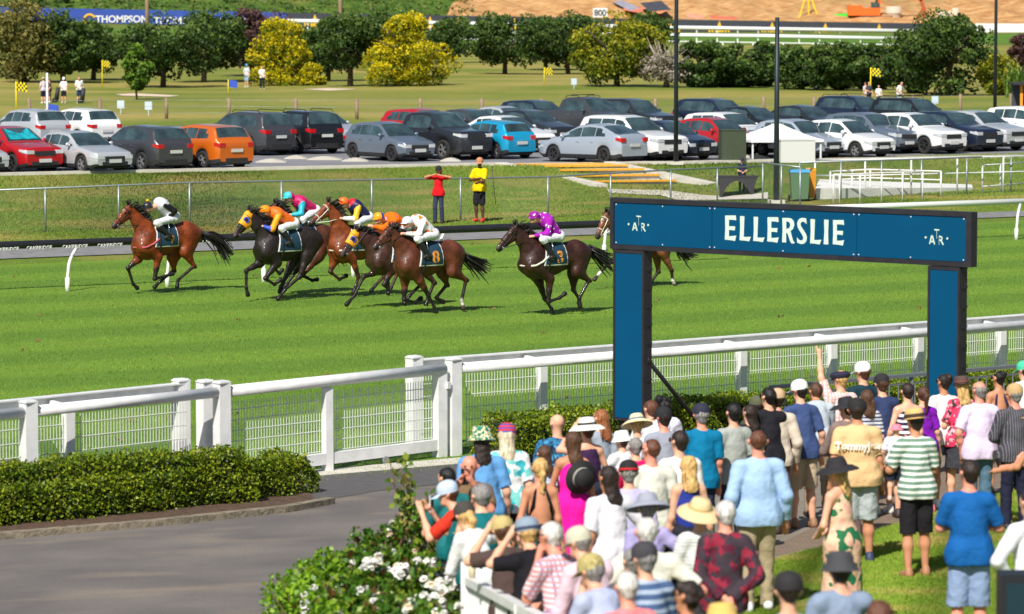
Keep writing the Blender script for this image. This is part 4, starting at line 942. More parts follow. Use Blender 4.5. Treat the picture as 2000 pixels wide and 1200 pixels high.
TREES=[
(48,162,20,128,'olive','brownish olive tree at the far left edge',.1),(124,163,34,110,'dark','dark leafy tree behind the golfers at left',.2),(182,158,58,92,'dark','small dark tree behind the yellow chequered flag',.35),
(318,172,44,190,'dark','broad dark tree left of the leaning dark tree',.3),(398,162,32,128,'dark','leaning dark tree left of the purple leaved tree',.25),
(492,150,30,130,'purple','purple brown leaved tree behind the golden conifer',.3),(640,160,44,100,'dark','dark tree overlapping the smaller golden conifer',.35),
(684,170,42,120,'dark','dark tree with a bare straight trunk between golden conifers',.4),(748,140,36,110,'dark','dark tree tucked behind the big golden conifer',.3),(884,124,46,70,'dark','small dark tree right of the big golden conifer',.3),
(986,146,38,146,'dark','round dark tree standing alone left of centre',.35),(1066,138,44,96,'dark','dark tree touching the lone round tree',.35),(1110,146,40,110,'dark','dark tree left of the yellow green magnolia',.35),
(1266,128,40,90,'dark','dark tree top behind the magnolia',.3),
(1372,172,88,100,'dark','low dark shrubby tree just right of the bare tree',.02),(1436,172,92,96,'dark','low dark shrubby tree left of the middle lamp post',.02),(1500,170,90,96,'dark','low dark shrubby tree behind the middle lamp post',.02),(1566,176,92,100,'dark','low dark shrubby tree right of the middle lamp post',.05),(1634,178,94,104,'dark','low dark shrubby tree behind the right hand golfers',.05),(1700,176,92,90,'dark','low shrubby tree joining the tall dark tree at right',.05),
(1778,184,58,96,'dark','dark tree on the left shoulder of the tallest dark tree',.08),(1852,188,38,150,'dark','tallest dark tree at right, reaching the far rail',.1)]
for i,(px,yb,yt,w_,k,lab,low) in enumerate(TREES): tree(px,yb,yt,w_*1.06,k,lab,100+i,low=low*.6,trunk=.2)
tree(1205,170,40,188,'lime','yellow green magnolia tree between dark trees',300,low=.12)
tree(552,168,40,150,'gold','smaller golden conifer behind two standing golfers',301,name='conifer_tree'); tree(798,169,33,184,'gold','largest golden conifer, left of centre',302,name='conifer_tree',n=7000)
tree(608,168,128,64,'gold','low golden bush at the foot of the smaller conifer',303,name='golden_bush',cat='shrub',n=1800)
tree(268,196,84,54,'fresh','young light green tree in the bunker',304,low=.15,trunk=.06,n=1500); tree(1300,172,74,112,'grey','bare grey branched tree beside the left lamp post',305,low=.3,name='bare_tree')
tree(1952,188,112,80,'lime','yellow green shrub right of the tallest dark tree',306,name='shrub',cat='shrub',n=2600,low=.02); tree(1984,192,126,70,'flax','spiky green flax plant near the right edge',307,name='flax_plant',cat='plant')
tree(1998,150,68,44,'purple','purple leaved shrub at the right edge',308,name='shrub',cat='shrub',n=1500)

# ---------------------------------------------------------------- golf course and car park furniture
M_WOOD=mat('fence_wood',rgb(140,118,100),.9,var=.2,vs=5); t=thing('wire_fence','low wire fence with wooden posts between cars and golf course','fence'); tops=[]
for px,yt in ((57,193),(195,193),(325,192),(447,192),(578,193),(697,193),(821,193),(941,193),(1057,193),(1175,192),(1280,193),(1387,189),(1492,189),(1590,189),(1690,187),(1783,185),(1876,184),(1975,183)):
    b=HEADP(px,yt,1.15); m_=MB(); m_.tube([(b.x,b.y,b.z-.1),(b.x,b.y,b.z+1.15)],.09,8); m_.build('post',M_WOOD,t); tops.append(b)
m_=MB()
for h in (.35,.7,1.05): m_.tube([p+Vector((0,0,h)) for p in tops],.008,4)
m_.build('wires',M_GALV,t)
def flag(px,yb,h,pc,fc,lab,chk=False):
    b=G(px,yb); t=thing('golf_flag',lab,'flag',b); MB().tube([(0,0,0),(0,0,h)],.035,6).build('pole',pc,t)
    m_=MB(); n=6; W_=.62; Hh=.5
    for i in range(n):
        for j in range(4):
            x0,x1=W_*i/n,W_*(i+1)/n; z0,z1=h-Hh*(j+1)/4,h-Hh*j/4; f=lambda x:.08*math.sin(x*9)
            m_.add([(x0,f(x0),z0-x0*.15),(x1,f(x1),z0-x1*.15),(x1,f(x1),z1-x1*.15),(x0,f(x0),z1-x0*.15)],[(0,1,2,3)],(i+j)%2 if chk else 0)
    m_.build('flag_cloth',[fc,mat('flag_black',(.02,.02,.02),.8)],t)
MY=mat('flag_yellow',rgb(236,214,10),.6); MBl=mat('flag_blue',rgb(52,84,190),.6)
flag(32,226,1.9,MY,MY,'yellow and black chequered flag at the left edge of the golf course',True); flag(200,176,2.3,MY,MY,'yellow chequered flag under the small dark tree',True); flag(446,187,1.1,MY,MBl,'small blue flag beside the standing golfers')
flag(1700,208,2.4,MY,MY,'yellow flag among the golfers at right',True); flag(1063,168,1.4,MY,MY,'yellow flag in the middle of the golf course',True); flag(92,240,1.0,M_WHITE,MBl,'blue flag behind the parked cars at left')
for px,y,lab in ((236,214,'small pale square golf marker board'),(290,217,'pale blue golf marker board'),(1826,204,'white golf tee marker board'),(1121,165,'small blue golf marker')):
    b=G(px,y+10); m_=MB(); m_.box((-.2,-.02,.35),(.2,.02,.8)); m_.box((-.02,-.02,0),(.02,.02,.35)); o=m_.build('marker_board',mat('board_pale',rgb(188,204,220),.6)); o.location=b; tag(o,lab,'marker')
for P_,lab in (([(225,186),(262,184),(352,189),(330,191),(240,189)],'sand'),([(590,176),(640,174),(700,176),(640,179)],'sand')):
    pts=[G(*p) for p in P_]; c=sum(pts,Vector())/len(pts); m_=MB(); vs=[]
    for i in range(28):
        a=i/28*len(pts); k=int(a); f=a-k; p=pts[k].lerp(pts[(k+1)%len(pts)],f); vs.append((p.x,p.y,g(p.x,p.y)+.06))
    m_.add(vs+[(c.x,c.y,g(c.x,c.y)+.05)],[(i,(i+1)%28,28) for i in range(28)]); tag(m_.build('bunker',mat('sand',rgb(214,192,168),.95)),kind='structure')
M_POLE=mat('pole_black',rgb(28,40,46),.5)
def pole(px,yb,yt,r,lab,m=M_POLE,cat='lamp post',name='lamp_post',head=False):
    b=G(px,yb); h=(CAMH+(20-yt)/FPX*b.y)-b.z; t=thing(name,lab,cat,b)
    MB().tube([(0,0,0),(0,0,h*.5),(0,0,h)],[r,r*.85,r*.7],12).build('shaft',m,t); MB().box((-.28,-.28,0),(.28,.28,.12)).build('footing',M_CONC,t)
    if head: MB().obox((0,0,h),(.9,0,h+.05),.25,.1).build('lamp_head',m,t)
    return t
p_=pole(1320,322,-260,.09,'tall dark lamp post left of the marquee',head=True); MB().obox((0,0,4.1),(-.45,0,4.15),.04,.04).build('bracket',M_POLE,p_)
pole(1516,398,34,.10,'dark lamp post in front of the white marquee, its top in view'); pole(1943,236,-200,.10,'tall dark lamp post near the right edge',head=True)
pole(93,262,142,.07,'thin white post among the parked cars at left',M_WHITE,'post','white_post')
for px,lab in ((288,'weathered utility pole left in front of the blue banner'),(665,'weathered utility pole in front of the black banner')): pole(px,96,-120,.35,lab,mat('pole_wood',rgb(150,128,106),.9,var=.1),'utility pole','utility_pole')
# green cabinet, marquee, table, bins, shelter
b=G(1430,318); m_=MB(); t=thing('utility_cabinet','tall dark green utility cabinet in front of the red hatchback','cabinet',b,R(8)); MG=mat('cabinet_green',rgb(62,72,54),.6,var=.06)
MB().box((-.48,-.35,0),(.48,.35,1.25)).build('case',MG,t); m_=MB(); m_.box((-.5,-.37,1.25),(.5,.37,1.29)); m_.build('lid',MG,t); MB().box((-.43,-.356,.08),(-.01,-.352,1.2)).build('door',MG,t); MB().box((.02,-.356,.08),(.43,-.352,1.2)).build('door',MG,t)
b=G(1517,309); t=thing('marquee','small white pop up marquee with pyramid roof in the car park','tent',b,R(12)); MC=mat('canvas',(.8,.8,.78),.7,var=.04,bump=.2,bs=3)
m_=MB(); w_=1.5; n=8
for s in range(4):
    for j in range(n):
        t0,t1=j/n,(j+1)/n
        def rp(t_,e):
            c4=[(-w_,-w_),(w_,-w_),(w_,w_),(-w_,w_)]; a=Vector(c4[s]).lerp(Vector(c4[(s+1)%4]),e); r_=(1-t_)**1.0; return (a.x*r_,a.y*r_,0.78+.66*(t_**1.3))
        m_.add([rp(t0,0),rp(t0,1),rp(t1,1),rp(t1,0)],[(0,1,2,3)])
    c4=[(-w_,-w_),(w_,-w_),(w_,w_),(-w_,w_)]; a,b2=c4[s],c4[(s+1)%4]; m_.add([(a[0],a[1],.68),(b2[0],b2[1],.68),(b2[0],b2[1],.78),(a[0],a[1],.78)],[(0,1,2,3)])
m_.build('roof',MC,t)
for x,y in ((-1.4,-1.4),(1.4,-1.4),(1.4,1.4),(-1.4,1.4)): MB().box((x-.03,y-.03,0),(x+.03,y+.03,.8)).build('leg',M_WHITE,t)
b=G(1552,317); o=thing('white_box','large plain white cabinet under the marquee edge','cabinet',b,R(8)); MB().box((-.68,-.6,0),(.68,.6,.86)).build('case',mat('box_white',(.62,.62,.60),.7),o); MB().box((-.7,-.62,.86),(.7,.62,.89)).build('lid',mat('box_white',(.62,.62,.60),.7),o)
b=G(1439,384); t=thing('trestle_table','black cloth covered trestle table beside the chain link fence','table',b,R(-4)); MK=mat('stretch_cloth',rgb(44,40,46),.85,var=.1,bump=.3)
m_=MB(); Ht=.74
for sy in (-.32,.32):
    for s in (-1,1):
        N=10; vs=[]
        for i in range(N+1):
            z=Ht*(1-i/N); f=i/N; xo=.78-.16*math.sin(min(1,f*1.4)*math.pi/2)+.02*f; xi=max(.0,.05+.50*math.sqrt(max(0,(f-.22)/.78)) if f>.22 else 0); vs+=[(s*xo,sy,z),(s*xi,sy,z)]
        m_.add(vs,[(2*i,2*i+1,2*i+3,2*i+2) for i in range(N)])
for s in (-1,1):
    N=6; vs=[]
    for i in range(N+1):
        z=Ht*(1-i/N); xo=.78-.16*math.sin(min(1,i/N*1.4)*math.pi/2)+.02*i/N; vs+=[(s*xo,-.32,z),(s*xo,.32,z)]
    m_.add(vs,[(2*i,2*i+1,2*i+3,2*i+2) for i in range(N)])
m_.build('cloth_skirt',MK,t); MB().box((-.8,-.34,Ht-.01),(.8,.34,Ht+.02)).build('table_top',MK,t)
def bin_(px,y,bc,lc,lab,w_=.3,h=.95,rz=0,vest=None):
    b=G(px,y); t=thing('wheelie_bin',lab,'bin',b,rz); m_=MB(); q=[(-w_*.8,-w_*.85),(w_*.8,-w_*.85),(w_*.8,w_*.9),(-w_*.8,w_*.9)]; q2=[(x*1.2,y_*1.15) for x,y_ in q]
    m_.add([(x,y_,.08) for x,y_ in q]+[(x,y_,h) for x,y_ in q2],[(3,2,1,0),(4,5,6,7),(0,1,5,4),(1,2,6,5),(2,3,7,6),(3,0,4,7)]); m_.build('body',bc,t)
    m_=MB(); m_.add([(x*1.06,y_*1.06,h) for x,y_ in q2]+[(x*1.0,y_*1.0,h+.09) for x,y_ in q2],[(3,2,1,0),(4,5,6,7),(0,1,5,4),(1,2,6,5),(2,3,7,6),(3,0,4,7)]); m_.build('lid',lc,t)
    for s in (-1,1): MB().tube([(s*w_*.95-.03,w_*.8,.1),(s*w_*.95+.03,w_*.8,.1)],.1,12).build('wheel',M_TYRE,t)
bin_(1561,393,mat('bin_green',rgb(84,116,84),.5),mat('lid_blue',rgb(60,150,200),.5),'large green wheelie bin with blue bag over its lid',.34,.98)
bin_(1583,391,mat('bin_yellow',rgb(228,150,20),.5),mat('bag_yellow',rgb(240,170,20),.5),'narrow yellow bin beside the green wheelie bin',.17,1.0)
t=thing('golf_shelter','small shelter with dark roof and orange post at the right edge','shelter',G(2000,240)); MB().box((-.7,-1,2.0),(1.6,1,2.12)).build('roof',M_TRIM,t); MB().box((-.3,-.6,0),(-.16,-.5,2.0)).build('post',mat('post_orange',rgb(226,150,30),.6),t); MB().box((-.6,.4,.8),(.9,.5,2.0)).build('back_panel',mat('panel_dark',rgb(60,64,66),.7),t); MB().box((.9,-.6,0),(1.0,-.5,2.0)).build('post',mat('post_orange',rgb(226,150,30),.6),t)

# ---------------------------------------------------------------- far side: banners, rails, earthworks
def banner(name,lab,P,Y,hb,m):
    t=thing(name,lab,'banner'); m_=MB(); T=[PD(x,y,Y) for x,y in P]
    for a,b in zip(T[:-1],T[1:]): m_.prism([a,b,b-Vector((0,0,hb)),a-Vector((0,0,hb))],(0,.12,0))
    m_.build('board',m,t); return t
MBB=mat('banner_blue',rgb(40,72,160),.6,var=.06,vs=.3); MBK=mat('banner_black',rgb(52,56,66),.7,var=.08,vs=.3); MGO=mat('logo_gold',rgb(226,178,40),.6)
BY=735.0; bb=banner('advertising_banner','long blue advertising banner with white lettering at upper left',[(-60,13),(0,14),(300,20),(560,25)],BY,2.9,MBB)
bk=banner('advertising_banner','long black advertising banner with gold crown logos along the far rail',[(562,25),(900,31),(1300,38),(1800,46),(1935,48)],BY,3.3,MBK)
wb=banner('advertising_banner','plain white hoarding at the upper right edge',[(1905,46),(2060,47)],728,3.4,M_WHITE)
vs,fs=text_poly('THOMPSON',2.0,1.0,.05); Mw=mat('banner_white',(.7,.7,.72),.6)
for px,y in ((238,43),(468,48),(18,40),(352,46)):
    c=PD(px,y,BY-.15); s=.98; m_=MB(); m_.add([(c.x+v[0]*s,c.y,c.z+v[1]*s-.1) for v in vs],fs); m_.build('lettering',Mw,bb)
for px,y in ((175,40),(405,44)):
    c=PD(px,y,BY-.15); m_=MB(); pts=[(c.x+1.1*math.cos(a),c.y,c.z+.2+1.0*math.sin(a)) for a in np.linspace(.4,4.2,12)]
    for a,b in zip(pts[:-1],pts[1:]): m_.obox(a,b,.04,.45)
    m_.build('logo',MGO,bb)
for px in (95+520,690,895,1005,1100,1308,1405,1508,1612,1717,1820,760,840,1205):
    yc=30+(px-600)*.0165+12; c=PD(px,yc,BY-.15); m_=MB()
    for dx,h in ((-2.0,1.0),(-1.4,1.1),(-.7,.9),(.7,.9),(1.3,1.1),(1.9,1.0)): m_.box((c.x+dx-.2,c.y-.02,c.z-1),(c.x+dx+.2,c.y,c.z-1+h))
    m_.add([(c.x-.45,c.y,c.z-1),(c.x+.45,c.y,c.z-1),(c.x+.35,c.y,c.z+.6),(c.x,c.y,c.z+1.5),(c.x-.35,c.y,c.z+.6)],[(0,1,2,3,4)]); m_.build('logo',MGO,bk)
def frail(lab,P,Y0,Y1,r,sp,drop,m=M_RW):
    t=thing('far_side_rail',lab,'rail'); T=[PD(x,y,Y0+(Y1-Y0)*i/(len(P)-1)) for i,(x,y) in enumerate(P)]; m_=MB(); m_.tube(T,r,8); m_.build('top_rail',m,t); m_=MB(); n=int((T[-1]-T[0]).length/sp)
    for i in range(n+1):
        f=i/n; x=T[0].x+(T[-1].x-T[0].x)*f; k=np.interp(x,[q.x for q in T],[q.z for q in T]); y=np.interp(x,[q.x for q in T],[q.y for q in T]); MB().obox((x,y,k),(x+.1,y,min(k-.3,g(x,y))),.22,.22).build('post',m,t)
frail('upper white rail in front of the black banner on the far side',[(560,41),(900,46),(1300,54),(1840,62)],712,712,.40,4.0,1.3)
frail('middle white rail on the far side above the green strip',[(880,62),(1300,69),(1500,71),(1760,76)],640,640,.36,3.6,1.2)
frail('lowest thin white rail on the far side above the shrubs',[(880,77),(1300,81),(1500,84),(1760,88),(2060,92)],600,600,.10,5.0,.9)
def hillp(px,py): return G(px,py)
b=PD(1172,34,745); t=thing('distance_board','white distance board reading 800 above the black banner','sign'); t.location=(0,0,0)
m_=MB(); m_.box((b.x-1.5,743.9,b.z),(b.x+1.5,744.05,b.z+1.9)); m_.build('board',M_WHITE,t); vs,fs=text_poly('800',1.75,1.0,.04); m_=MB(); m_.add([(b.x+v[0]*.95,743.86,b.z+.32+v[1]*1.0) for v in vs],fs); m_.build('lettering',M_TRIM,t)
for x in (-1.2,1.2): MB().box((b.x+x-.06,743.9,b.z-2),(b.x+x+.06,744.0,b.z)).build('leg',M_WHITE,t)
# excavator
MO=mat('digger_orange',rgb(240,104,30),.5,var=.1); b=hillp(1702,39); t=thing('excavator','orange tracked excavator working on the bare earth bank','excavator',b); s=b.y/FPX
def ex(px,py): return Vector(((px-1702)*s,0,(39-py)*s))
for y in (-1,1): 
    m_=MB(); m_.tube([ex(1682,36)+Vector((0,y,0)),ex(1742,38)+Vector((0,y,0))],.42,10); m_.box((ex(1682,0).x,y-.3,.05),(ex(1742,0).x,y+.3,.85)); m_.build('track',mat('track_rust',rgb(110,76,60),.9),t)
m_=MB(); m_.box((ex(1656,0).x,-1.2,.9),(ex(1718,0).x,1.2,2.5)); m_.box((ex(1656,0).x,-1.2,2.5),(ex(1684,0).x,1.2,3.0)); m_.build('body',MO,t)
m_=MB(); m_.box((ex(1700,0).x,-1.1,2.4),(ex(1716,0).x,0,3.6)); m_.build('cab',M_GLASS,t)
MB().obox(ex(1712,28),ex(1720,-12),.6,1.0).build('boom',MO,t); MB().obox(ex(1718,-10),ex(1712,6),.5,.7).build('boom_strut',M_TRIM,t)
MB().obox(ex(1720,-12),ex(1800,0),.5,.6).build('stick',MO,t); MB().obox(ex(1796,-4),ex(1806,22),.5,.7).build('stick_end',mat('rust_red',rgb(170,84,50),.8),t)
m_=MB(); m_.prism([ex(1788,36),ex(1808,36),ex(1808,16),ex(1800,18)],(0,1.2,0)); m_.build('bucket',mat('rust_red',rgb(170,84,50),.8),t)
b=hillp(1650,41); s=b.y/FPX; m_=MB(); m_.prism([(-2.1,0,0),(2.2,0,0),(2.2,0,.8),(.8,0,1.6),(-2.1,0,1.4)],(0,1.4,0)); o=m_.build('green_skip',mat('skip_green',rgb(60,210,60),.5)); o.location=b; tag(o,'bright green skip beside the excavator','skip')
for px,y,w_,h,lab in ((1745,39,30,26,'pale concrete manhole ring behind the excavator'),(1845,44,30,22,'pale concrete manhole ring left of the pair at right'),(1866,44,14,28,'narrow concrete pipe standing right of the manhole ring')):
    b=hillp(px,y); s=b.y/FPX; m_=MB(); r_=w_*s/2; hh=h*s; m_.lathe([(r_,0),(r_,hh*.48),(r_*1.04,hh*.5),(r_,hh*.52),(r_,hh),(r_*.8,hh),(r_*.8,0)],20); o=m_.build('concrete_ring',mat('pipe_concrete',rgb(196,180,160),.9)); o.location=b; tag(o,lab,'pipe')
b=hillp(1578,38); s=b.y/FPX; t=thing('tripod_frame','tall yellow tripod lifting frame on the earth bank','tripod',b)
for dx,dy in ((-18,0),(2,.4),(20,-.3)): MB().obox((dx*s,dy,0),(0,0,62*s),.28,.28).build('leg',mat('tripod_yellow',rgb(250,200,10),.5),t)
for P_,c,lab in (([(1196,4),(1232,22),(1255,27),(1255,18),(1215,0)],(150,148,160),'grey silt sheet lying on the earth bank'),([(1218,8),(1256,14),(1256,27),(1218,20)],(214,120,92),'orange panelled silt fence on the earth bank'),([(1250,6),(1292,2),(1312,20),(1270,24)],(64,66,74),'black plastic sheet over a soil heap'),([(1270,18),(1310,18),(1290,27),(1270,27)],(216,140,90),'orange soil heap below the black sheet'),([(1342,26),(1375,30),(1375,37),(1342,36)],(214,150,120),'left pale orange barrier above the black banner'),([(1388,30),(1440,34),(1440,39),(1388,37)],(214,110,80),'right orange barrier above the black banner')):
    pts=[PD(x,y,748+(27-y)*.9) for x,y in P_]; m_=MB(); m_.prism(pts,(0,.5,0)); o=m_.build('silt_barrier',mat('silt%d'%c[0]+str(c[1]),rgb(*c),.8,var=.2,vs=1)); tag(o,lab,'barrier')
o=tree(0+60,22,-14,200,'dark','far dark hillside thicket at upper left',401,n=2500,low=0,grp='thickets on the green hillside',cat='thicket',name='hillside_thicket')
# ---------------------------------------------------------------- racehorses and jockeys
DH=Vector((-.80,-.60,0)); LH_=Vector((.60,-.80,0)); HANG=math.atan2(-.60,-.80)
class Frame:
    def __init__(s,px,ybase): s.O=PZ(px,ybase,0)
    def __call__(s,px,py,y=0):                       # photo pixel on the horse's own upright plane at sideways offset y
        d=ray(px,py); o=s.O+LH_*y; a=np.array([[d.x,-DH.x],[d.y,-DH.y]]); t,x=np.linalg.solve(a,[o.x,o.y]); return np.array([x,y,CAMH+t*d.z])
M_COAT={}
def coat_mat(n):
    return mat('horse_coat',(.3,.1,.03),  .48,attr=True,var=.32,vs=5,spec=.35,coat=.07,bump=.55,bs=7,dist=.05)
M_HAIR=mat('horse_hair',(.012,.010,.009),.5); M_LEATH=mat('leather_black',(.015,.014,.014),.5); M_HOOF=mat('hoof',(.06,.05,.045),.6)
SKIN=dict(fair=rgb(226,170,140),tan=rgb(200,138,104),brown=rgb(140,90,64),dark=rgb(96,62,46),red=rgb(226,150,126))
def skin_mat(k): return mat('skin_'+k,SKIN[k],.55,sss=.03,var=.06,vs=9,spec=.35)
SQ=[((0,1,0),1.45)]; SQ2=[((0,1,0),1.7)]
def surf_y(prims,x,z,inf):
    ys=np.linspace(.7,0,141); P=np.column_stack([np.full(141,x),ys,np.full(141,z)]); d=np.min([Sdf.dist(P,p) for p in prims],0)-inf
    i=np.argmax(d<0); return ys[i] if (d<0).any() else None
def horse(idx,px,ybase,J,lab,coat,points,white=(),num=None,tack=(20,20,22),breast=None,hood=False,cloth_x=(.10,.80),blaze=False,tail=True,seed=1,nb_col=None):
    F=Frame(px,ybase); t=thing('racehorse',lab,'horse',F.O,HANG,'racehorses galloping down the track')
    pal=np.array([coat,points,(.012,.011,.011),(.7,.66,.6),tuple(c*.55 for c in coat),(.01,.008,.008),(.05,.03,.03)])
    S=Sdf(.017,.10); j={k:[F(*p,y) for p in v] if isinstance(v,list) else F(*v,0) for k,v in J.items() for y in [{'LF':.15,'RF':-.15,'LH':.15,'RH':-.15}.get(k,0)]}
    ch,ba,lo,hi=j['ch'],j['ba'],j['lo'],j['hi']; up=np.array([0,0,1.]); fw=np.array([1.,0,0])
    T=[]
    def c(a,b,ra,rb=None,sq=SQ,col=0,k=.10,trunk=False):
        S.cap(a,b,ra,rb,sq,col,k)
        if trunk: T.append(S.p[-1])
    c(ch,ba,.375,.35,col=0,trunk=True); c(ba,lo,.345,.29,trunk=True); c(lo,hi,.29,.29,trunk=True); c(ch+up*.02+fw*.12,ch+fw*.02-up*.1,.27,.33,trunk=True)
    wi=ch+up*.30-fw*.12; c(wi,ba+up*.2,.10,.14,SQ,0,.12,True); c(hi+fw*.05,hi-fw*.20-up*.03,.29,.22,trunk=True); c(hi+up*.12,hi-fw*.22+up*.06,.15,.12,SQ)
    # neck
    po,nm,nb,mz=j['po'],j['nm'],j['nb'],j['mz']
    c(ch+fw*.08+up*.08,nb,.30,.235,SQ2,k=.12); c(nb,nm,.235,.165,SQ2,k=.1); c(nm,po-fw*.02-up*.03,.165,.10,SQ2,k=.08); c(nb+up*.12-fw*.1,wi,.12,.12,SQ2)
    # head
    ax=(mz-po); hl=np.linalg.norm(ax); ax/=hl; dn=np.array([ax[2],0,-ax[0]]); dn=dn if dn[2]<0 else -dn
    hp=[]
    def h(a,b,ra,rb=None,sq=[((0,1,0),1.35)],col=0,k=.05): S.cap(a,b,ra,rb,sq,col,k); hp.append(S.p[-1])
    P0=po+ax*.05; h(P0,po+ax*hl*.45,.105,.085); h(po+ax*.20+dn*.09,po+ax*.34+dn*.06,.10,.075); h(po+ax*hl*.45,po+ax*hl*.80,.085,.06); h(po+ax*hl*.82,po+ax*hl*.93,.066,.062,col=6); h(po+ax*.34+dn*.08,po+ax*hl*.88+dn*.055,.055,.04,col=4)
    h(po+ax*hl*.93+dn*.05,po+ax*hl*.97+dn*.05,.035,.03,col=6,k=.02)
    for s in (1,-1):
        e=po+up*.05; S.cap(e+np.array([.0,s*.05,0]),e+np.array([-.02,s*.075,.15]),.036,.010,None,1,.02); ey=po+ax*.17+np.array([0,s*.074,0])-dn*.035; S.cap(ey,ey+ax*.01,.022,.022,None,5,.01)
        ns=po+ax*hl*.92+np.array([0,s*.045,0]); S.cap(ns,ns+ax*.02,.018,.018,None,5,.01)
    if blaze: S.cap(po+ax*.14-dn*.065,po+ax*.30-dn*.055,.035,.022,[((0,1,0),1.0)],3,.02)
    # legs
    for key,s in (('LF',1),('RF',-1)):
        e,k_,f,ho=j[key]; e=e.copy(); sh=ch+np.array([.20,s*.17,-.10]); S.cap(ch+np.array([.02,s*.14,.16]),sh,.16,.15,SQ,0,.10); S.cap(sh,e,.15,.10,SQ,0,.09)
        S.cap(e,e+(k_-e)*.55,.105,.066,SQ if False else [((0,1,0),1.2)],0,.07); S.cap(e+(k_-e)*.5,k_,.066,.046,None,1 if key+'x' else 0,.04); S.cap(k_-[0,0,0],k_+(f-k_)*.08,.053,.047,None,1,.03)
        w_=3 if key in white else 2; S.cap(k_,f,.038,.033,None,1,.03); S.cap(f,f+(ho-f)*.1,.043,.040,None,w_,.025); d=(ho-f); S.cap(f,f+d*.6,.035,.037,None,w_,.02); S.cap(f+d*.62,ho,.045,.058,None,5 if w_==2 else 6,.012)
    for key,s in (('LH',1),('RH',-1)):
        st,hk,f,ho=j[key]; hip=hi+np.array([-.06,s*.10,.0]); S.cap(hip,st,.235,.155,SQ,0,.10); S.cap(hi+np.array([-.2,s*.09,-.02]),st+(hk-st)*.25+[-.03,0,0],.17,.10,SQ,0,.08)
        S.cap(st,st+(hk-st)*.5,.145,.085,[((0,1,0),1.25)],0,.06); S.cap(st+(hk-st)*.5,hk,.085,.05,None,0,.04); v=(hk-st)/np.linalg.norm(hk-st); S.cap(hk,hk+v*.03-fw*.02,.055,.045,None,1,.03)
        w_=3 if key in white else 2; S.cap(hk,f,.043,.035,None,1,.03); S.cap(f,f+(ho-f)*.1,.044,.041,None,w_,.025); d=ho-f; S.cap(f,f+d*.6,.036,.038,None,w_,.02); S.cap(f+d*.62,ho,.045,.058,None,5 if w_==2 else 6,.012)
    V,Fq,tg=S.mesh(); col=smooth_attr(Fq,pal[tg],3); body=np_mesh('body',V,Fq,coat_mat(0),t,col=col)
    rng=np.random.default_rng(seed)
    # mane and tail
    m_=MB()
    for i in range(70):
        f=rng.random(); a=(po+up*.09-fw*.03) if f<.02 else None; p=(po*(1-f*2)+nm*f*2+up*(.10+.06*f) if f<.5 else nm*(2-2*f)+nb*(2*f-1)+up*(.15+.06*(f-.5)))-fw*.07; L0=rng.uniform(.12,.26); s_=rng.uniform(-.06,.09)
        m_.tube([p+[0,s_*.3,-.03],p+[-L0*.5,s_,.05+rng.normal()*.02],p+[-L0,s_*1.6,.0+rng.normal()*.05]],[.016,.014,.004],4)
    for i in range(6): p=po+up*.08; m_.tube([p,p+[.05*rng.normal(),.03*rng.normal(),.10],p+[-.04+.05*rng.normal(),.04*rng.normal(),.13]],[.015,.01,.003],4)
    m_.build('mane',M_HAIR,t)
    if tail and 'tl' in J:
        tp=[F(*p,0) for p in J['tl']]; m_=MB(); m_.tube([hi-fw*.36+up*.08,tp[0]*.5+(hi-fw*.40+up*.06)*.5,tp[1]*.5+tp[0]*.5],[.06,.05,.035],8)
        for i in range(60):
            sp=rng.normal(size=3)*[.02,.035,.028]; n=len(tp); m_.tube([tp[k]+sp*(1+.9*k)+rng.normal(size=3)*.010 for k in range(n)]+[tp[-1]+(tp[-1]-tp[-2])*rng.uniform(-.7,.25)+sp*4.5],[.018,.02,.016,.010,.003][:n]+[.002],4)
        m_.build('tail',M_HAIR,t)
    # saddle cloth, number, girth, saddle
    xm=ch[0]; x0=xm-cloth_x[0]; x1=xm-cloth_x[1]+.08; zl=(ch[2]+ba[2])/2-.10
    def shell(inf,dx,dz,name,m,par):
        Q=Sdf(.016,.10); Q.p=[(p[0],p[1],p[2]+inf,p[3]+inf,p[4],0,.10,False) for p in T]; Q.cuts=[((1,0,.18),x0+dx+.18*ba[2]),((-1,0,.12),-x1+dx+.12*ba[2]),((.0,0,-1),-(zl-dz))]; V,Fq,_=Q.mesh(); return np_mesh(name,V,Fq,m,par)
    navy=mat('cloth_navy',rgb(20,56,76),.7,bump=.3,bs=10); bd=shell(.026,.028,.028,'saddle_cloth',mat('cloth_edge',(.7,.7,.68),.7),t); sc=shell(.036,0,0,'cloth_panel',navy,bd)
    if num:
        vs,fs=text_poly(num,.36,1,.012); cx=x1+.22; cz=ba[2]+.06; m_=MB(); out=[]
        for v in vs: x,z=cx-v[0]*1.1,cz-.12+v[1]; y=surf_y(T,x,z,.062); out.append((x,(y if y is not None else .3),z))
        m_.add(out,fs); m_.build('number',mat('number_orange',rgb(240,158,30),.6),bd)
    gx=x0-.10
    def ring(prims,pts,r,m,name,par,inf=.012):
        L_=[]; 
        for x,z in pts: 
            y=surf_y(prims,x,z,inf); L_.append((x,y or 0,z))
        Rr=[(x,-y,z) for x,y,z in L_][::-1]; MB().tube(L_+Rr+[L_[0]],r,6,cap=False).build(name,m,par)
    ring(T,[(gx,ba[2]+.36-.72*q/14) for q in range(15)],.035,M_LEATH,'girth',t,.005)
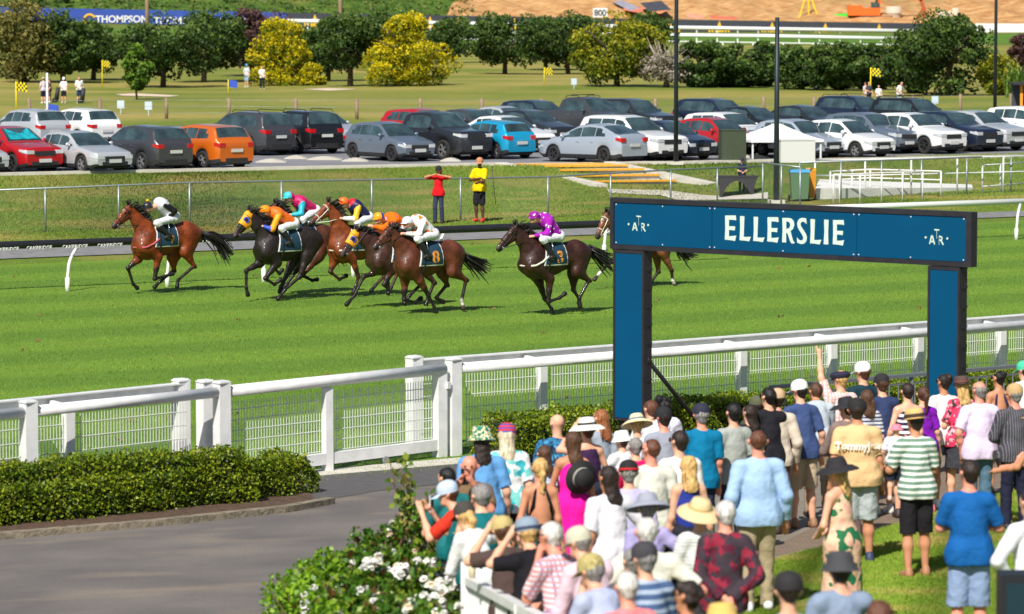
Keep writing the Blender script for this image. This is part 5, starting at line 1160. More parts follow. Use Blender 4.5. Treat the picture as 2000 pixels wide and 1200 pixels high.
    m_=MB(); sx=(x0+x1)/2+.10; zt=ba[2]+.40; sad=Sdf(.017,.05); sad.cap((sx+.16,0,zt+.03),(sx-.16,0,zt),.06,.07,[((0,1,0),.6)]); sad.cap((sx+.08,.17,zt-.1),(sx+.04,.21,zt-.22),.05,.04,None); sad.cap((sx+.08,-.17,zt-.1),(sx+.04,-.21,zt-.22),.05,.04,None); V,Fq,_=sad.mesh(); np_mesh('saddle',V,Fq,M_LEATH,t)
    # bridle
    tm=mat('tack%d'%tack[0],rgb(*tack),.6); br=hp
    def hpt(f,d): p=po+ax*hl*f+dn*d; return (p[0],p[2])
    def hring(f0,d0,f1,d1,r,name): ring(br,[tuple(np.array(hpt(f0,d0))*(1-q/6)+np.array(hpt(f1,d1))*(q/6)) for q in range(7)],r,tm,name,t,.010)
    hring(.62,-.075,.62,.125,.013,'noseband'); hring(.13,-.10,.16,.18,.013,'browband')
    cs=[hpt(.14,.02),hpt(.4,.03),hpt(.62,.03),hpt(.83,.045)]; MB().tube([(x,(surf_y(br,x,z,.012) or .05),z) for x,z in cs],.012,6).build('cheek_strap',tm,t)
    bit=np.array([cs[-1][0],.085,cs[-1][1]]); MB().tube([bit-[0,.004,0],bit+[0,.012,0]],.03,10).build('bit_ring',M_CHROME,t)
    if 'hand' in J:
        hd=F(*J['hand'],.10); n_=(bit+hd)/2-up*.03; MB().tube([bit,n_,hd],.011,6).build('rein',tm,t)
    if breast:
        q=[(gx+.02,ch[2]+.10),(gx+.20,ch[2]-.02),(ch[0]+.20,ch[2]-.09),(ch[0]+.34,ch[2]-.10)]; pts=[]
        for i in range(len(q)-1):
            for f in (0,.33,.66): x=q[i][0]+(q[i+1][0]-q[i][0])*f; z=q[i][1]+(q[i+1][1]-q[i][1])*f; y=surf_y(S.p,x,z,.02); pts.append((x,y or .05,z))
        pts.append((q[-1][0]+.05,0,q[-1][1])); MB().tube(pts+[(x,-y,z) for x,y,z in pts[::-1][1:]],.026,6).build('breastplate',mat('breast%d'%breast[0],rgb(*breast),.7),t)
    if hood:
        Q=Sdf(.013,.05); Q.p=[(p[0],p[1],p[2]+.016,p[3]+.016,p[4],0,.05,False) for p in hp]; Q.cuts=[(tuple(ax),float((po+ax*hl*.50)@ax)),(tuple(-ax),float(-(po-ax*.05)@ax))]; V,Fq,_=Q.mesh(); hd_=np_mesh('hood',V,Fq,mat('hood_orange',rgb(250,166,20),.6),t)
        ey=po+ax*.19-dn*.02; y=surf_y(hp,ey[0],ey[2],.018) or .08
        for s in (1,-1):
            for r_,o_,cm in ((.075,.012,mat('hood_blue',rgb(60,80,190),.5)),(.042,.022,M_LEATH)):
                c_=np.array([ey[0],s*(y-.004),ey[2]]); MB().tube([c_,c_+[.004,s*o_,0]],r_,16).build('eye_cup',cm,hd_)
    return t,F,ba
def jockey(F,P,lab,silk,helmet,mats,pants=(.78,.78,.80),skin='fair',cap2=None,pom=None):
    t=thing('person',lab,'person',F.O,HANG,'jockeys crouched on the racehorses'); sm_=skin_mat(skin)
    he=F(*P['he'],.0); sh=F(*P['sh'],.0); hp=F(*P['hp'],0); up=np.array([0,0,1.])
    S=Sdf(.015,.05); nk=sh+(he-sh)*.4; ax=sh-hp; ax/=np.linalg.norm(ax)
    hc=he-up*.03; S.cap(hc,hc+[.02,0,-.05],.095,.075,None,0); S.cap(hc+[.06,0,-.10],hc+[.07,0,-.11],.045,.04,None,0); S.cap(hc+[.10,0,-.05],hc+[.11,0,-.06],.018,.016,None,0,.02); S.cap(hc-up*.08,sh+up*.02,.055,.07,None,0)
    S.cap(hp,sh,.13,.15,[((0,1,0),.75)],0,.06)
    shirt=Sdf(.015,.05); shirt.cap(hp+ax*.04,sh,.15,.165,[((0,1,0),.72)],0,.06); shirt.cap(sh-ax*.02,sh+ax*.07,.162,.12,[((0,1,0),.76)],3)
    pant=Sdf(.015,.05)
    hands=[]
    for s in (1,-1):
        S1=sh+[0,s*.17,-.02]; el=F(*P['el'],s*.24); ha=F(*P['ha'],s*.09); 
        for A in (S,): A.cap(S1,el,.05,.042,None,0); A.cap(el,ha,.042,.028,None,0)
        shirt.cap(S1,el,.078,.07,None,1); shirt.cap(el,el+(ha-el)*.78,.066,.05,None,2); fd=(ha-el)/np.linalg.norm(ha-el)
        S.cap(ha,ha+fd*.06,.034,.038,None,0,.02); hands.append((ha,fd,s))
        for q in range(4): b=ha+fd*.06+np.array([0,(q-1.5)*.018*s,0]); S.cap(b,b+fd*.02-up*.03,.012,.011,None,0,.008)
        S.cap(ha+fd*.02,ha+fd*.05+[0,-s*.03,.02],.013,.011,None,0,.008)
        H1=hp+[0,s*.10,-.02]; kn=F(*P['kn'],s*.27); ft=F(*P['ft'],s*.29); S.cap(H1,kn,.09,.06,None,0); S.cap(kn,ft,.055,.04,None,0)
        pant.cap(H1,kn,.115,.075,None,0); pant.cap(kn,kn+(ft-kn)*.25,.072,.066,None,0); bt=Sdf(.013,.03); bt.cap(kn+(ft-kn)*.2,ft,.068,.052,None,0); bt.cap(ft,ft+[.13,0,-.03],.05,.035,None,0); V,Fq,_=bt.mesh(); np_mesh('boot',V,Fq,M_LEATH,t)
    pant.cap(hp+[-.03,.07,0],hp+[-.03,-.07,0],.14,.14,None,0,.06)
    V,Fq,_=S.mesh(); np_mesh('body',V,Fq,sm_,t); V,Fq,tg=shirt.mesh(); V=wrinkle(V,Fq,.010,int(abs(he[0])*1e4)%999)
    if isinstance(silk,tuple): pal=np.array(list(silk)+([silk[0]] if len(silk)<4 else [])); o=np_mesh('silks',V,Fq,mat('silk_attr',(.5,.5,.5),.45,attr=True,bump=.5,bs=12,spec=.4,dist=.04),t,col=pal[tg])
    else: np_mesh('silks',V,Fq,silk,t)
    V,Fq,_=pant.mesh(); V=wrinkle(V,Fq,.007,3); np_mesh('breeches',V,Fq,mat('breeches',pants,.7,bump=.4,bs=12,dist=.03),t)
    m_=MB(); c0=hc+[0,0,.012]; m_.lathe([(.118,-.035),(.124,.0),(.118,.045),(.095,.085),(.055,.108),(.001,.115)],20,c0,0,sx=1.06); m_.lathe([(.118,-.035),(.06,-.05),(.0,-.05)],20,c0,0,sx=1.06)
    if cap2: 
        for i,f in enumerate(m_.f):
            if sum(m_.v[k][0] for k in f)/len(f)<c0[0]-.005: m_.m[i]=1
    hm=m_.build('helmet',[helmet]+([cap2] if cap2 else []),t); m_=MB(); n=8; vs=[]
    for i in range(n+1): a=-1.0+2.0*i/n; vs+=[(c0[0]+.118*math.cos(a),c0[1]+.115*math.sin(a),c0[2]-.02),(c0[0]+.185*math.cos(a),c0[1]+.12*math.sin(a),c0[2]-.045)]
    m_.add(vs,[(2*i,2*i+1,2*i+3,2*i+2) for i in range(n)]); m_.build('peak',helmet,hm)
    if pom: MB().lathe([(0,-.03),(.035,-.015),(.04,.0),(.03,.025),(0,.035)],10,c0+[0,0,.14]).build('pompom',pom,hm)
    ft=F(*P['ft'],.29); m_=MB(); m_.tube([F(*P['hp'],.26)+[.12,0,-.12],ft+[.03,.03,.02]],.008,5); m_.tube([ft+[.08,.0,-.045],ft+[.0,.0,-.055]],.016,6); m_.build('stirrup',M_CHROME,t)
    return t
def L3(*c): return [rgb(*x) for x in c]
bay=rgb(118,52,19); dbay=rgb(80,44,28); blk=rgb(36,28,26); dk=rgb(34,26,24); brn=rgb(84,50,36); liv=rgb(74,44,34)
HS=[
('A',320,573,dict(mz=(220,445),po=(252,407),nm=(268,430),nb=(281,449),ch=(289,474),ba=(320,470),lo=(343,463),hi=(364,457),RF=[(270,506),(250,524),(260,555),(268,563)],LF=[(309,502),(302,545),(322,540),(337,535)],LH=[(362,492),(379,520),(348,547),(346,560)],RH=[(337,502),(340,528),(313,550),(302,561)],tl=[(393,457),(412,463),(431,478),(444,500)],hand=(318,436)),
 'bright bay horse leading the field, black tail streaming',bay,dk,(),'9',(26,24,26),(196,92,104),False,True,
 dict(he=(288,402),sh=(314,399),hp=(337,424),kn=(306,436),ft=(332,462),el=(341,412),ha=(322,434)),'jockey in white and black silks with dark cap and yellow pompom',(rgb(206,206,214),rgb(22,22,26),rgb(22,22,26)),(40,40,48),None,(250,180,20)),
('B',545,588,dict(mz=(457,464),po=(487,418),nm=(502,438),nb=(519,459),ch=(528,482),ba=(560,480),lo=(583,474),hi=(601,469),RF=[(508,514),(481,529),(481,562),(484,576)],LF=[(542,514),(518,544),(536,556),(548,547)],LH=[(600,500),(585,541),(556,567),(543,584)],RH=[(580,502),(566,532),(553,553),(547,569)],hand=(512,442)),
 'near black horse in an orange hood with blue eye cups, second from left',blk,dk,(),'7',(30,26,28),None,True,False,
 dict(he=(518,409),sh=(537,417),hp=(569,436),kn=(550,446),ft=(568,474),el=(532,448),ha=(512,442)),'jockey with orange cap, orange and blue silks, on the black hooded horse',(rgb(240,110,24),rgb(246,160,24),rgb(44,76,180)),(255,150,14),None,None),
('C',585,577,dict(mz=(510,434),po=(537,404),nm=(547,422),nb=(556,440),ch=(562,468),ba=(590,468),lo=(610,464),hi=(630,463),RF=[(552,500),(532,520),(546,535),(551,528)],LF=[(570,500),(560,533),(548,560),(546,570)],LH=[(622,500),(590,538),(610,548),(619,546)],RH=[(604,500),(578,530),(560,556),(549,568)],hand=(568,420),tl=[(652,468),(660,474),(668,486),(676,500)]),
 'dark bay horse mostly hidden behind the black hooded horse',dbay,dk,(),'3',(30,26,24),None,False,False,
 dict(he=(564,382),sh=(583,394),hp=(611,411),kn=(592,428),ft=(602,456),el=(588,418),ha=(568,420)),'jockey in turquoise silks with magenta shoulders and a two tone cap',(rgb(196,26,98),rgb(44,178,200),rgb(44,178,200)),(60,196,210),(206,30,110),None),
('D',710,580,dict(mz=(606,438),po=(642,402),nm=(655,426),nb=(663,452),ch=(672,480),ba=(705,478),lo=(730,474),hi=(752,470),RF=[(652,512),(645,531),(663,546),(676,539)],LF=[(688,506),(700,541),(695,560),(690,572)],LH=[(758,508),(776,535),(764,562),(758,573)],RH=[(744,508),(752,538),(733,558),(725,568)],hand=(664,427),tl=[(778,470),(784,480),(790,492),(796,500)]),
 'bright bay horse with white bridle, head high in mid pack',rgb(124,60,26),rgb(60,34,24),(),'5',(222,220,212),(222,220,212),False,False,
 dict(he=(671,393),sh=(692,402),hp=(714,424),kn=(698,436),ft=(708,462),el=(694,428),ha=(666,427)),'jockey in navy and red silks with white and yellow sleeves, orange cap',(rgb(36,34,80),rgb(236,190,40),rgb(240,236,236),rgb(214,30,50)),(246,110,34),None,None),
('E',790,600,dict(mz=(667,502),po=(695,455),nm=(713,468),nb=(732,482),ch=(748,502),ba=(780,500),lo=(804,496),hi=(824,490),RF=[(746,528),(710,541),(692,578),(677,595)],LF=[(764,530),(750,556),(758,566),(757,554)],LH=[(826,526),(848,552),(836,582),(832,596)],RH=[(810,526),(822,556),(800,578),(790,592)],hand=(726,441)),
 'brown horse in orange hood with one black foreleg stretched out in front',rgb(70,44,36),dk,(),None,(60,58,64),None,True,False,
 dict(he=(740,423),sh=(765,428),hp=(788,442),kn=(772,456),ft=(786,482),el=(748,446),ha=(726,442)),'jockey in orange silks with blue stars, orange and blue cap, behind the white clad jockey','E',(255,160,20),(60,60,170),None),
('F',840,613,dict(mz=(730,486),po=(762,450),nm=(776,470),nb=(791,490),ch=(803,511),ba=(838,506),lo=(860,499),hi=(877,495),RF=[(791,548),(789,585),(810,591),(822,583)],LF=[(820,548),(836,576),(848,600),(852,611)],LH=[(884,530),(910,547),(902,586),(905,603)],RH=[(864,532),(873,556),(852,582),(866,590)],tl=[(903,498),(916,507),(930,516),(941,523)],hand=(789,457)),
 'dark bay horse nearest the camera with number 8 and one white hind sock',rgb(92,48,30),dk,('LH',),'8',(34,26,24),None,False,False,
 dict(he=(796,431),sh=(817,433),hp=(841,457),kn=(815,467),ft=(838,500),el=(819,457),ha=(790,457)),'jockey in white silks with orange checks and white cap on number 8','F',(220,222,232),None,None),
('G',1080,616,dict(mz=(971,489),po=(1006,447),nm=(1019,466),nb=(1034,485),ch=(1046,509),ba=(1079,506),lo=(1103,500),hi=(1124,495),RF=[(1053,550),(1064,584),(1077,603),(1079,614)],LF=[(1074,545),(1071,590),(1093,582),(1103,574)],LH=[(1128,530),(1150,548),(1132,582),(1133,599)],RH=[(1120,535),(1120,566),(1131,584),(1131,592)],tl=[(1152,486),(1165,496),(1178,508),(1190,515)],hand=(1040,463)),
 'dark brown horse with white breast strap chasing just left of the sign',rgb(56,31,25),dk,(),'3',(40,32,30),(226,222,206),False,False,
 dict(he=(1044,421),sh=(1064,430),hp=(1086,461),kn=(1060,468),ft=(1082,502),el=(1070,456),ha=(1040,462)),'jockey in purple silks with white stars and purple starred cap','G',(150,30,150),None,None),
('I',1255,562,dict(mz=(1165,466),po=(1185,421),nm=(1200,440),nb=(1214,455),ch=(1226,472),ba=(1253,468),lo=(1275,463),hi=(1293,459),RF=[(1212,497),(1192,512),(1172,533),(1161,546)],LF=[(1230,500),(1224,527),(1234,545),(1242,540)],LH=[(1294,492),(1311,527),(1314,548),(1318,558)],RH=[(1282,494),(1286,530),(1273,550),(1268,561)],tl=[(1316,466),(1328,484),(1338,498),(1346,500)],hand=(1222,430)),
 'last brown horse with pale noseband, partly hidden behind the sign',rgb(110,64,40),dk,('LH','RF'),'4',(230,226,200),None,False,True,
 dict(he=(1222,406),sh=(1240,412),hp=(1262,425),kn=(1242,434),ft=(1256,462),el=(1244,424),ha=(1222,430)),'jockey on the last horse, hidden behind the sign',(rgb(200,40,40),rgb(220,220,220),rgb(220,220,220)),(210,50,50),None,None),
]
SILK={'E':cloth_mat('silk_stars_blue','star',rgb(246,110,20),rgb(44,44,150),scale=9),'F':cloth_mat('silk_white_check','print',rgb(236,236,240),rgb(236,236,240),rgb(240,120,30),scale=9),'G':cloth_mat('silk_purple','star',rgb(160,34,170),rgb(236,220,240),scale=11)}
for q,(k,px,yb,J,lab,ct,pt,wh,num,tk,brs,hood,blz,P,jl,silk,hel,hel2,pom) in enumerate(HS):
    _,F_,_b=horse(q,px,yb,J,lab,ct,pt,wh,num,tk,brs,hood,blaze=blz,seed=q+3)
    hm_=mat('helmet_%s'%k,rgb(*hel),.35,coat=.3) if k!='G' else cloth_mat('helmet_stars','star',rgb(150,30,150),rgb(240,225,240),scale=16)
    jockey(F_,P,jl,silk if not isinstance(silk,str) else SILK[silk],hm_,None,cap2=mat('helmet2_%s'%k,rgb(*hel2),.35,coat=.3) if hel2 else None,pom=mat('pompom',rgb(*pom),.9) if pom else None)
# ---------------------------------------------------------------- people
ARMS=dict(down=((.25,-.03,1.12),(.27,.06,.86)),hip=((.43,-.06,1.17),(.22,.02,1.0)),phone=((.27,.24,1.26),(.085,.33,1.52)),shade=((.32,.16,1.40),(.12,.15,1.64)),
 cross=((.27,.08,1.15),(-.06,.22,1.19)),back=((.28,-.09,1.13),(.03,-.18,.95)),point=((.26,.10,1.66),(.22,.20,1.93)),lean=((.25,.20,1.12),(.13,.42,1.10)),fold=((.27,.05,1.13),(.06,.24,1.04)),pocket=((.32,-.06,1.15),(.21,.06,.92)),chin=((.2,.24,1.18),(.06,.17,1.48)),wide=((.46,.10,1.42),(.12,.20,1.50)),hold=((.29,.10,1.14),(-.10,.26,1.22)))
def cm(c,k='plain',c2=None,c3=None,sc=20):
    key='cl_%s_%d_%d_%d_%s_%s'%(k,*c,sc,'' if c2 is None else '%d%d'%c2[:2]); return cloth_mat(key,k,rgb(*c),rgb(*(c2 or (240,240,240))),rgb(*(c3 or c2 or (20,20,20))),sc)
HAIRC=dict(black=(24,20,20),dark=(44,32,27),brown=(84,56,38),auburn=(98,60,42),blonde=(206,166,104),pale=(214,200,170),grey=(138,134,130),white=(206,202,196),ginger=(150,92,54))
def hair_mat(k): return MATS.get('hair_'+k) or streak(mat('hair_'+k,rgb(*HAIRC[k]),.5,var=.45,vs=26,bump=.9,bs=45,spec=.4,dist=.012))
M_SHOE={}
def person(px,py,H,face,lab,top=('tee',(200,200,200)),bot=('trousers',(40,44,60)),arms=('down','down'),hair=('short','dark'),hat=None,skin='fair',lean=0,turn=0,girth=1.0,fem=False,shoes=(60,50,48),glasses=False,name='person',stand=None,vox=.0135,bag=None,legs=0,grp='spectators watching the race',text=None,foot_at=None):
    s=H/1.75; sm_=skin_mat(skin); rng=random.Random(int(px*7+py)); turn=turn or (rng.uniform(-8,30) if abs(face)<90 else 0); lean=lean or rng.uniform(-2,5); face+=rng.uniform(-7,7) if abs(face)<90 else 0; legs=legs or rng.uniform(-.5,.5); hipx=rng.uniform(-.025,.025); la=R(lean)
    def U(p):                                       # lean about the hips
        p=np.array(p,float); y,z=p[1],p[2]-.95; return np.array([p[0]+hipx*min(z*2,1),y*math.cos(la)+z*math.sin(la),.95-y*math.sin(la)+z*math.cos(la)])
    hw=(.152 if fem else .176)*girth**.5; hc0=U((0,.015+.05*(lean>10),1.635)); ta=R(turn)
    def Hd(p): x,y,z=p; return hc0+np.array([x*math.cos(ta)-y*math.sin(ta),x*math.sin(ta)+y*math.cos(ta),z])
    S=Sdf(vox,.035); tw=(.122 if fem else .138)*girth
    bz=[((0,1,0),1.22/girth**.3)]
    S.cap((0,0,.98),U((0,0,1.22)),tw,tw*1.02,bz,k=.05); S.cap(U((0,0,1.2)),U((0,0,1.33)),tw*1.02,tw*.95,bz); S.cap(U((-hw*.75,0,1.40)),U((hw*.75,0,1.40)),.062,.062)
    S.cap((-.065,-.01,.95),(.065,-.01,.95),.115*girth,.115*girth); S.cap(U((0,-.01,1.40)),Hd((0,-.01,-.06)),.058,.052)
    S.cap(Hd((0,-.014,.033)),Hd((0,.01,.028)),.079,.077); S.cap(Hd((0,.015,-.02)),Hd((0,.042,-.075)),.064,.041); S.cap(Hd((0,.080,-.005)),Hd((0,.100,-.028)),.011,.015,k=.015)
    for q in (1,-1): S.cap(Hd((q*.080,-.005,-.012)),Hd((q*.090,-.015,.012)),.015,.020,k=.012); S.cap(U((q*.03,-.01,1.45)),U((q*hw*.85,-.005,1.405)),.048,.045)
    tops=[];sleeve=[]
    for q,an in zip((-1,1),arms):
        e,w_=ARMS[an]; jt=rng.uniform(-.03,.03); e=(e[0]+jt,e[1]-jt,e[2]); w_=(w_[0]+(jt if an=='down' else 0),w_[1]+rng.uniform(-.02,.04),w_[2]+rng.uniform(-.02,.02)); e=U((q*(e[0]+hw-.19),e[1],e[2])); w_=U((q*w_[0],w_[1],w_[2])); sh=U((q*hw,0,1.395)); th=.047 if not fem else .040
        S.cap(sh,e,th*1.15*girth**.5,th*.85); S.cap(e,e+(w_-e)*.4,th*.86,th*.8); S.cap(e+(w_-e)*.4,w_,th*.8,.025); fd=(w_-e)/np.linalg.norm(w_-e); S.cap(w_,w_+fd*.07,.028,.036,k=.02)
        sd=np.cross(fd,[0,0,1.]); sd=sd/(np.linalg.norm(sd)+1e-6)
        up_=1 if an in('phone','shade','chin','wide') else 0
        cu=np.array([0,0,1.])*.35 if up_ else np.cross(sd,fd)*-.3
        for f in range(4):
            if an=='point' and f>0: b=w_+fd*.09+sd*((f-1.5)*.019); S.cap(b,b-fd*.01+sd*0,.011,.011,k=.008); continue
            b=w_+fd*.085+sd*((f-1.5)*.019); L0=(.07,.078,.072,.058)[f]; m=b+fd*L0*.5+cu*L0*.2; S.cap(b,m,.0105,.0095,k=.006); S.cap(m,m+fd*L0*.4+cu*L0*.5,.0095,.008,k=.006)
        S.cap(w_+fd*.03,w_+fd*.07-sd*.05*q,.013,.010,k=.008); sleeve.append((sh,e,w_,th))
    ll=legs*.10
    J=[]
    for q in (-1,1):
        dy=ll*q; h_=np.array([q*.085,-.01,.90]); kn=np.array([q*.105,.02+dy*.5,.49]); an=np.array([q*(.115),-.02+dy,.085]); J.append((h_,kn,an))
        S.cap(h_,kn,.082*girth,.054); S.cap(kn,kn+(an-kn)*.35,.055,.058*1.0); S.cap(kn+(an-kn)*.35,an,.056,.034); S.cap(an+[0,-.03,-.035],an+[q*.02,.15,-.05],.038,.030)
    V,F,_=S.mesh(); hatH=.03 if hat else 0
    o_=thing(name,lab,'child' if name=='child' else 'person'); o_['group']=grp; sx_=.94 if girth<1.12 else 1.0; o_.scale=(s*sx_,s*sx_,s)
    topz=float(hc0[2])+.114+hatH
    fr=R(face); P=HEADP(px,py,topz*s) if foot_at is None else G(*foot_at)
    if foot_at is not None: s=( (P.y/FPX)*(foot_at[1]-py) )/topz; o_.scale=(s*.94,s*.94,s)
    off=np.array([hc0[0],hc0[1]])*s; ox=off[0]*math.cos(fr)-off[1]*math.sin(fr); oy=off[0]*math.sin(fr)+off[1]*math.cos(fr)
    bx,by=P.x-ox,P.y-oy; o_.location=(bx,by,g(bx,by)+.01); o_.rotation_euler=(0,0,fr)
    np_mesh('body',V,F,sm_,o_)
    # top
    kind=top[0]; tm=cm(*top[1:]) if not hasattr(top[1],'name') else top[1]; Q=Sdf(vox,.035); lo_=.86 if kind in('tee','long','poncho') else .97; ex=.013
    if kind in('tee','long','tank','dress','halter'):
        Q.cap((0,0,max(lo_,.9)),U((0,0,1.22)),(tw+ex)*(1.05 if kind!='tank' else .98)+(.016 if kind in('tee','long') else 0),tw+ex+.01,bz,k=.06); Q.cap(U((0,0,1.2)),U((0,0,1.33)),tw+ex+.01,tw*.95+ex,bz)
        if lo_<.9: Q.cap((-.072,-.01,.93),(.072,-.01,.93),.148*girth,.148*girth); Q.cap((-.072,-.01,.93),(-.072,-.01,.84),.145*girth,.142*girth); Q.cap((.072,-.01,.93),(.072,-.01,.84),.145*girth,.142*girth); Q.cap((-.05,0,.98),(.05,0,1.02),.142*girth,.142*girth)
        if kind in('tee','long','tank'): hh=hw*(.78 if kind!='tank' else .45); Q.cap(U((-hh,0,1.395)),U((hh,0,1.395)),.066+ex*.5,.066+ex*.5); 
        if kind in('tee','long'): Q.cap(U((-.0,-.005,1.42)),U((0,-.005,1.45)),.072,.064,flat=True); [Q.cap(U((q*.03,-.01,1.445)),U((q*hw*.85,-.005,1.405)),.058,.056) for q in(-1,1)]
        for (sh,e,w_,th) in sleeve:
            if kind=='tee': Q.cap(sh,sh+(e-sh)*.84,th*1.15*girth**.5+.018,th*.9+.029,flat=True)
            if kind=='long': Q.cap(sh,e,th*1.2*girth**.5+.018,th+.016); Q.cap(e,e+(w_-e)*.93,th+.016,th*.6+.018,flat=True)
        if kind in('dress','halter') and kind=='dress':
            hem=top[5] if len(top)>5 else .45; Q.cap((-.03,0,1.05),(-.075,-.01,.93),tw*.92+ex,.15*girth); Q.cap((.03,0,1.05),(.075,-.01,.93),tw*.92+ex,.15*girth); Q.cap((-.07,-.01,.93),(.07,-.01,.93),.148*girth,.148*girth); Q.cap((0,-.01,.90),(0,0,hem),.215*girth,.26*girth,[((0,1,0),1.2)],k=.06); Q.cuts.append(((0,0,-1),-(hem-.02)))
        elif kind!='halter': Q.cuts.append(((0,0,-1),-(lo_-.02)))
        if kind=='tank' or kind=='dress': n_=U((0,0,1.43))-U((0,0,1.0)); n_/=np.linalg.norm(n_); Q.cuts.append((tuple(n_),float(n_@U((0,0,1.43)))))
        if kind=='halter': n_=U((0,-.45,1.43))-U((0,0,1.0)); n_/=np.linalg.norm(n_); Q.cuts.append(((0,-.75,.66),.66*1.16-.02))
        V,F,_=Q.mesh(); V=wrinkle(V,F,.0125 if kind in('tee','long') else .008,int(px+py),.55); sh_=np_mesh({'tee':'t_shirt','long':'shirt','tank':'tank_top','dress':'dress','halter':'halter_top'}[kind],V,F,tm,o_)
        if kind=='halter':
            m_=MB()
            for q in(-1,1): m_.tube([U((q*.12,-.02,1.15)),U((q*.10,-.12,1.28)),U((q*.05,-.05,1.44))],.017,6)
            m_.build('strap',tm,o_)
        if text:
            vs,fs=text_poly(text[0],.12*text[1],.98,.004); m_=MB(); Y=[]
            pr=[p for p in Q.p]
            for v in vs:
                x,z=-v[0]*-1,1.245+v[1]; ys=np.linspace(-.5,0,201); PP=np.column_stack([np.full(201,x),ys,np.full(201,z)]); d=np.min([Sdf.dist(PP,p) for p in pr],0)-.040; i=int(np.argmax(d<0)); Y.append((x,ys[i] if (d<0).any() else -.1,z))
            m_.add(Y,fs); m_.build('lettering',mat('print_cream',rgb(242,230,214),.8),sh_)
    # bottom
    if bot:
        bk=bot[0]; bm=cm(*bot[1:]) if not hasattr(bot[1],'name') else bot[1]; B=Sdf(vox,.03); g_=girth
        if bk=='skirt': B.cap((0,0,1.02),(0,0,.85),tw*1.0+.01,.18*g_,bz); B.cap((0,0,.86),(0,0,.55),.18*g_,.21*g_,bz); B.cuts.append(((0,0,-1),-.55))
        else:
            B.cap((-.065,-.01,.95),(.065,-.01,.95),.128*g_,.128*g_); B.cap((0,0,.98),(0,0,1.03),tw+.006,tw+.004,bz)
            hem={'shorts':.47,'mini':.70,'trousers':.07}[bk]
            for h_,kn,an in J:
                if bk=='trousers': B.cap(h_,kn,.098*g_,.074); B.cap(kn,an+[0,0,-.03],.078,.068,flat=True)
                else: e_=h_+(kn-h_)*1.06 if bk=='shorts' else h_+(kn-h_)*.55; B.cap(h_,e_,.100*g_,.098*g_**.5,flat=True)
            if bk!='trousers': B.cuts.append(((0,0,-1),-hem))
        V,F,_=B.mesh(); V=wrinkle(V,F,.013,int(px*3+py),.9); np_mesh({'skirt':'skirt','shorts':'shorts','mini':'shorts','trousers':'trousers'}[bk],V,F,bm,o_)
        if bk!='skirt' and rng.random()<.5 and kind!='long': MB().lathe([(tw+.022,1.0),(tw+.024,1.035)],20,(0,0,0),sy=.78).build('belt',M_LEATH,o_)
    # shoes
    if foot_at is not None or legs is not None:
        for (h_,kn,an),q in zip(J,(-1,1)):
            Z=Sdf(vox,.025); Z.cap(an+[0,-.035,-.035],an+[q*.02,.15,-.052],.048,.038); Z.cap(an+[0,-.02,0],an+[0,-.02,.01],.045,.045); V,F,_=Z.mesh(); np_mesh('shoe',V,F,mat('shoe_%d_%d'%shoes[:2],rgb(*shoes),.6),o_)
    # hair
    hk,hcn=hair; hm=hair_mat(hcn)
    if hk!='bald':
        Z=Sdf(vox*.85,.03); r0=.090 if hk!='crop' else .084; 
        Z.cap(Hd((0,-.022,.038)),Hd((0,.0,.036)),r0,r0*.94); Z.cap(Hd((0,-.035,.0)),Hd((0,-.038,-.035 if hk!='crop' else -.012)),r0*.93,.062)
        f=Hd((0,1,0))-hc0; n_=np.array([f[0],f[1],-.62]); n_/=np.linalg.norm(n_); Z.cuts.append((tuple(n_),float(n_@Hd((0,.040,.03)))))
        if hk in('long','wavy'):
            sf=[((0,1,0),1.5)]; Z.cap(Hd((0,-.045,.0)),Hd((.0,-.08,-.22)),.088,.092,sf,k=.05); Z.cap(Hd((.01,-.08,-.2)),Hd((.02,-.09,-.36)),.092,.06,sf,k=.05)
            if hk=='wavy':
                for i in range(9): a=rng.uniform(-.08,.08); z=rng.uniform(-.34,.0); Z.cap(Hd((a,-.10,z)),Hd((a*1.3,-.12,z-.10)),.028,.014,k=.012)
        if hk=='pony': Z.cap(Hd((0,-.12,.02)),Hd((0,-.16,-.02)),.04,.04); Z.cap(Hd((0,-.155,-.02)),Hd((.0,-.13,-.26)),.042,.02)
        if hk=='braid':
            for i in range(7): z=-.04-.06*i; Z.cap(Hd((.008*(-1)**i,-.115,z)),Hd((-.008*(-1)**i,-.115,z-.035)),.036-.002*i,.03-.002*i,k=.01)
        if hk=='bun': Z.cap(Hd((0,-.10,.06)),Hd((0,-.11,.08)),.06,.055)
        if hk=='curly':
            for i in range(16): a=rng.uniform(0,6.28); b=rng.uniform(-.03,.10); Z.cap(Hd((.085*math.cos(a),-.03+.08*math.sin(a),b)),Hd((.085*math.cos(a),-.03+.08*math.sin(a),b+.01)),.038,.034,k=.012)
        if hk=='fringe': Z.cuts.append(((0,0,1),float(hc0[2])+.055))
        V,F,_=Z.mesh(); V=wrinkle(V,F,.016 if hk in('long','wavy','pony','bun') else .008,int(px),1.5); np_mesh('hair',V,F,hm,o_)
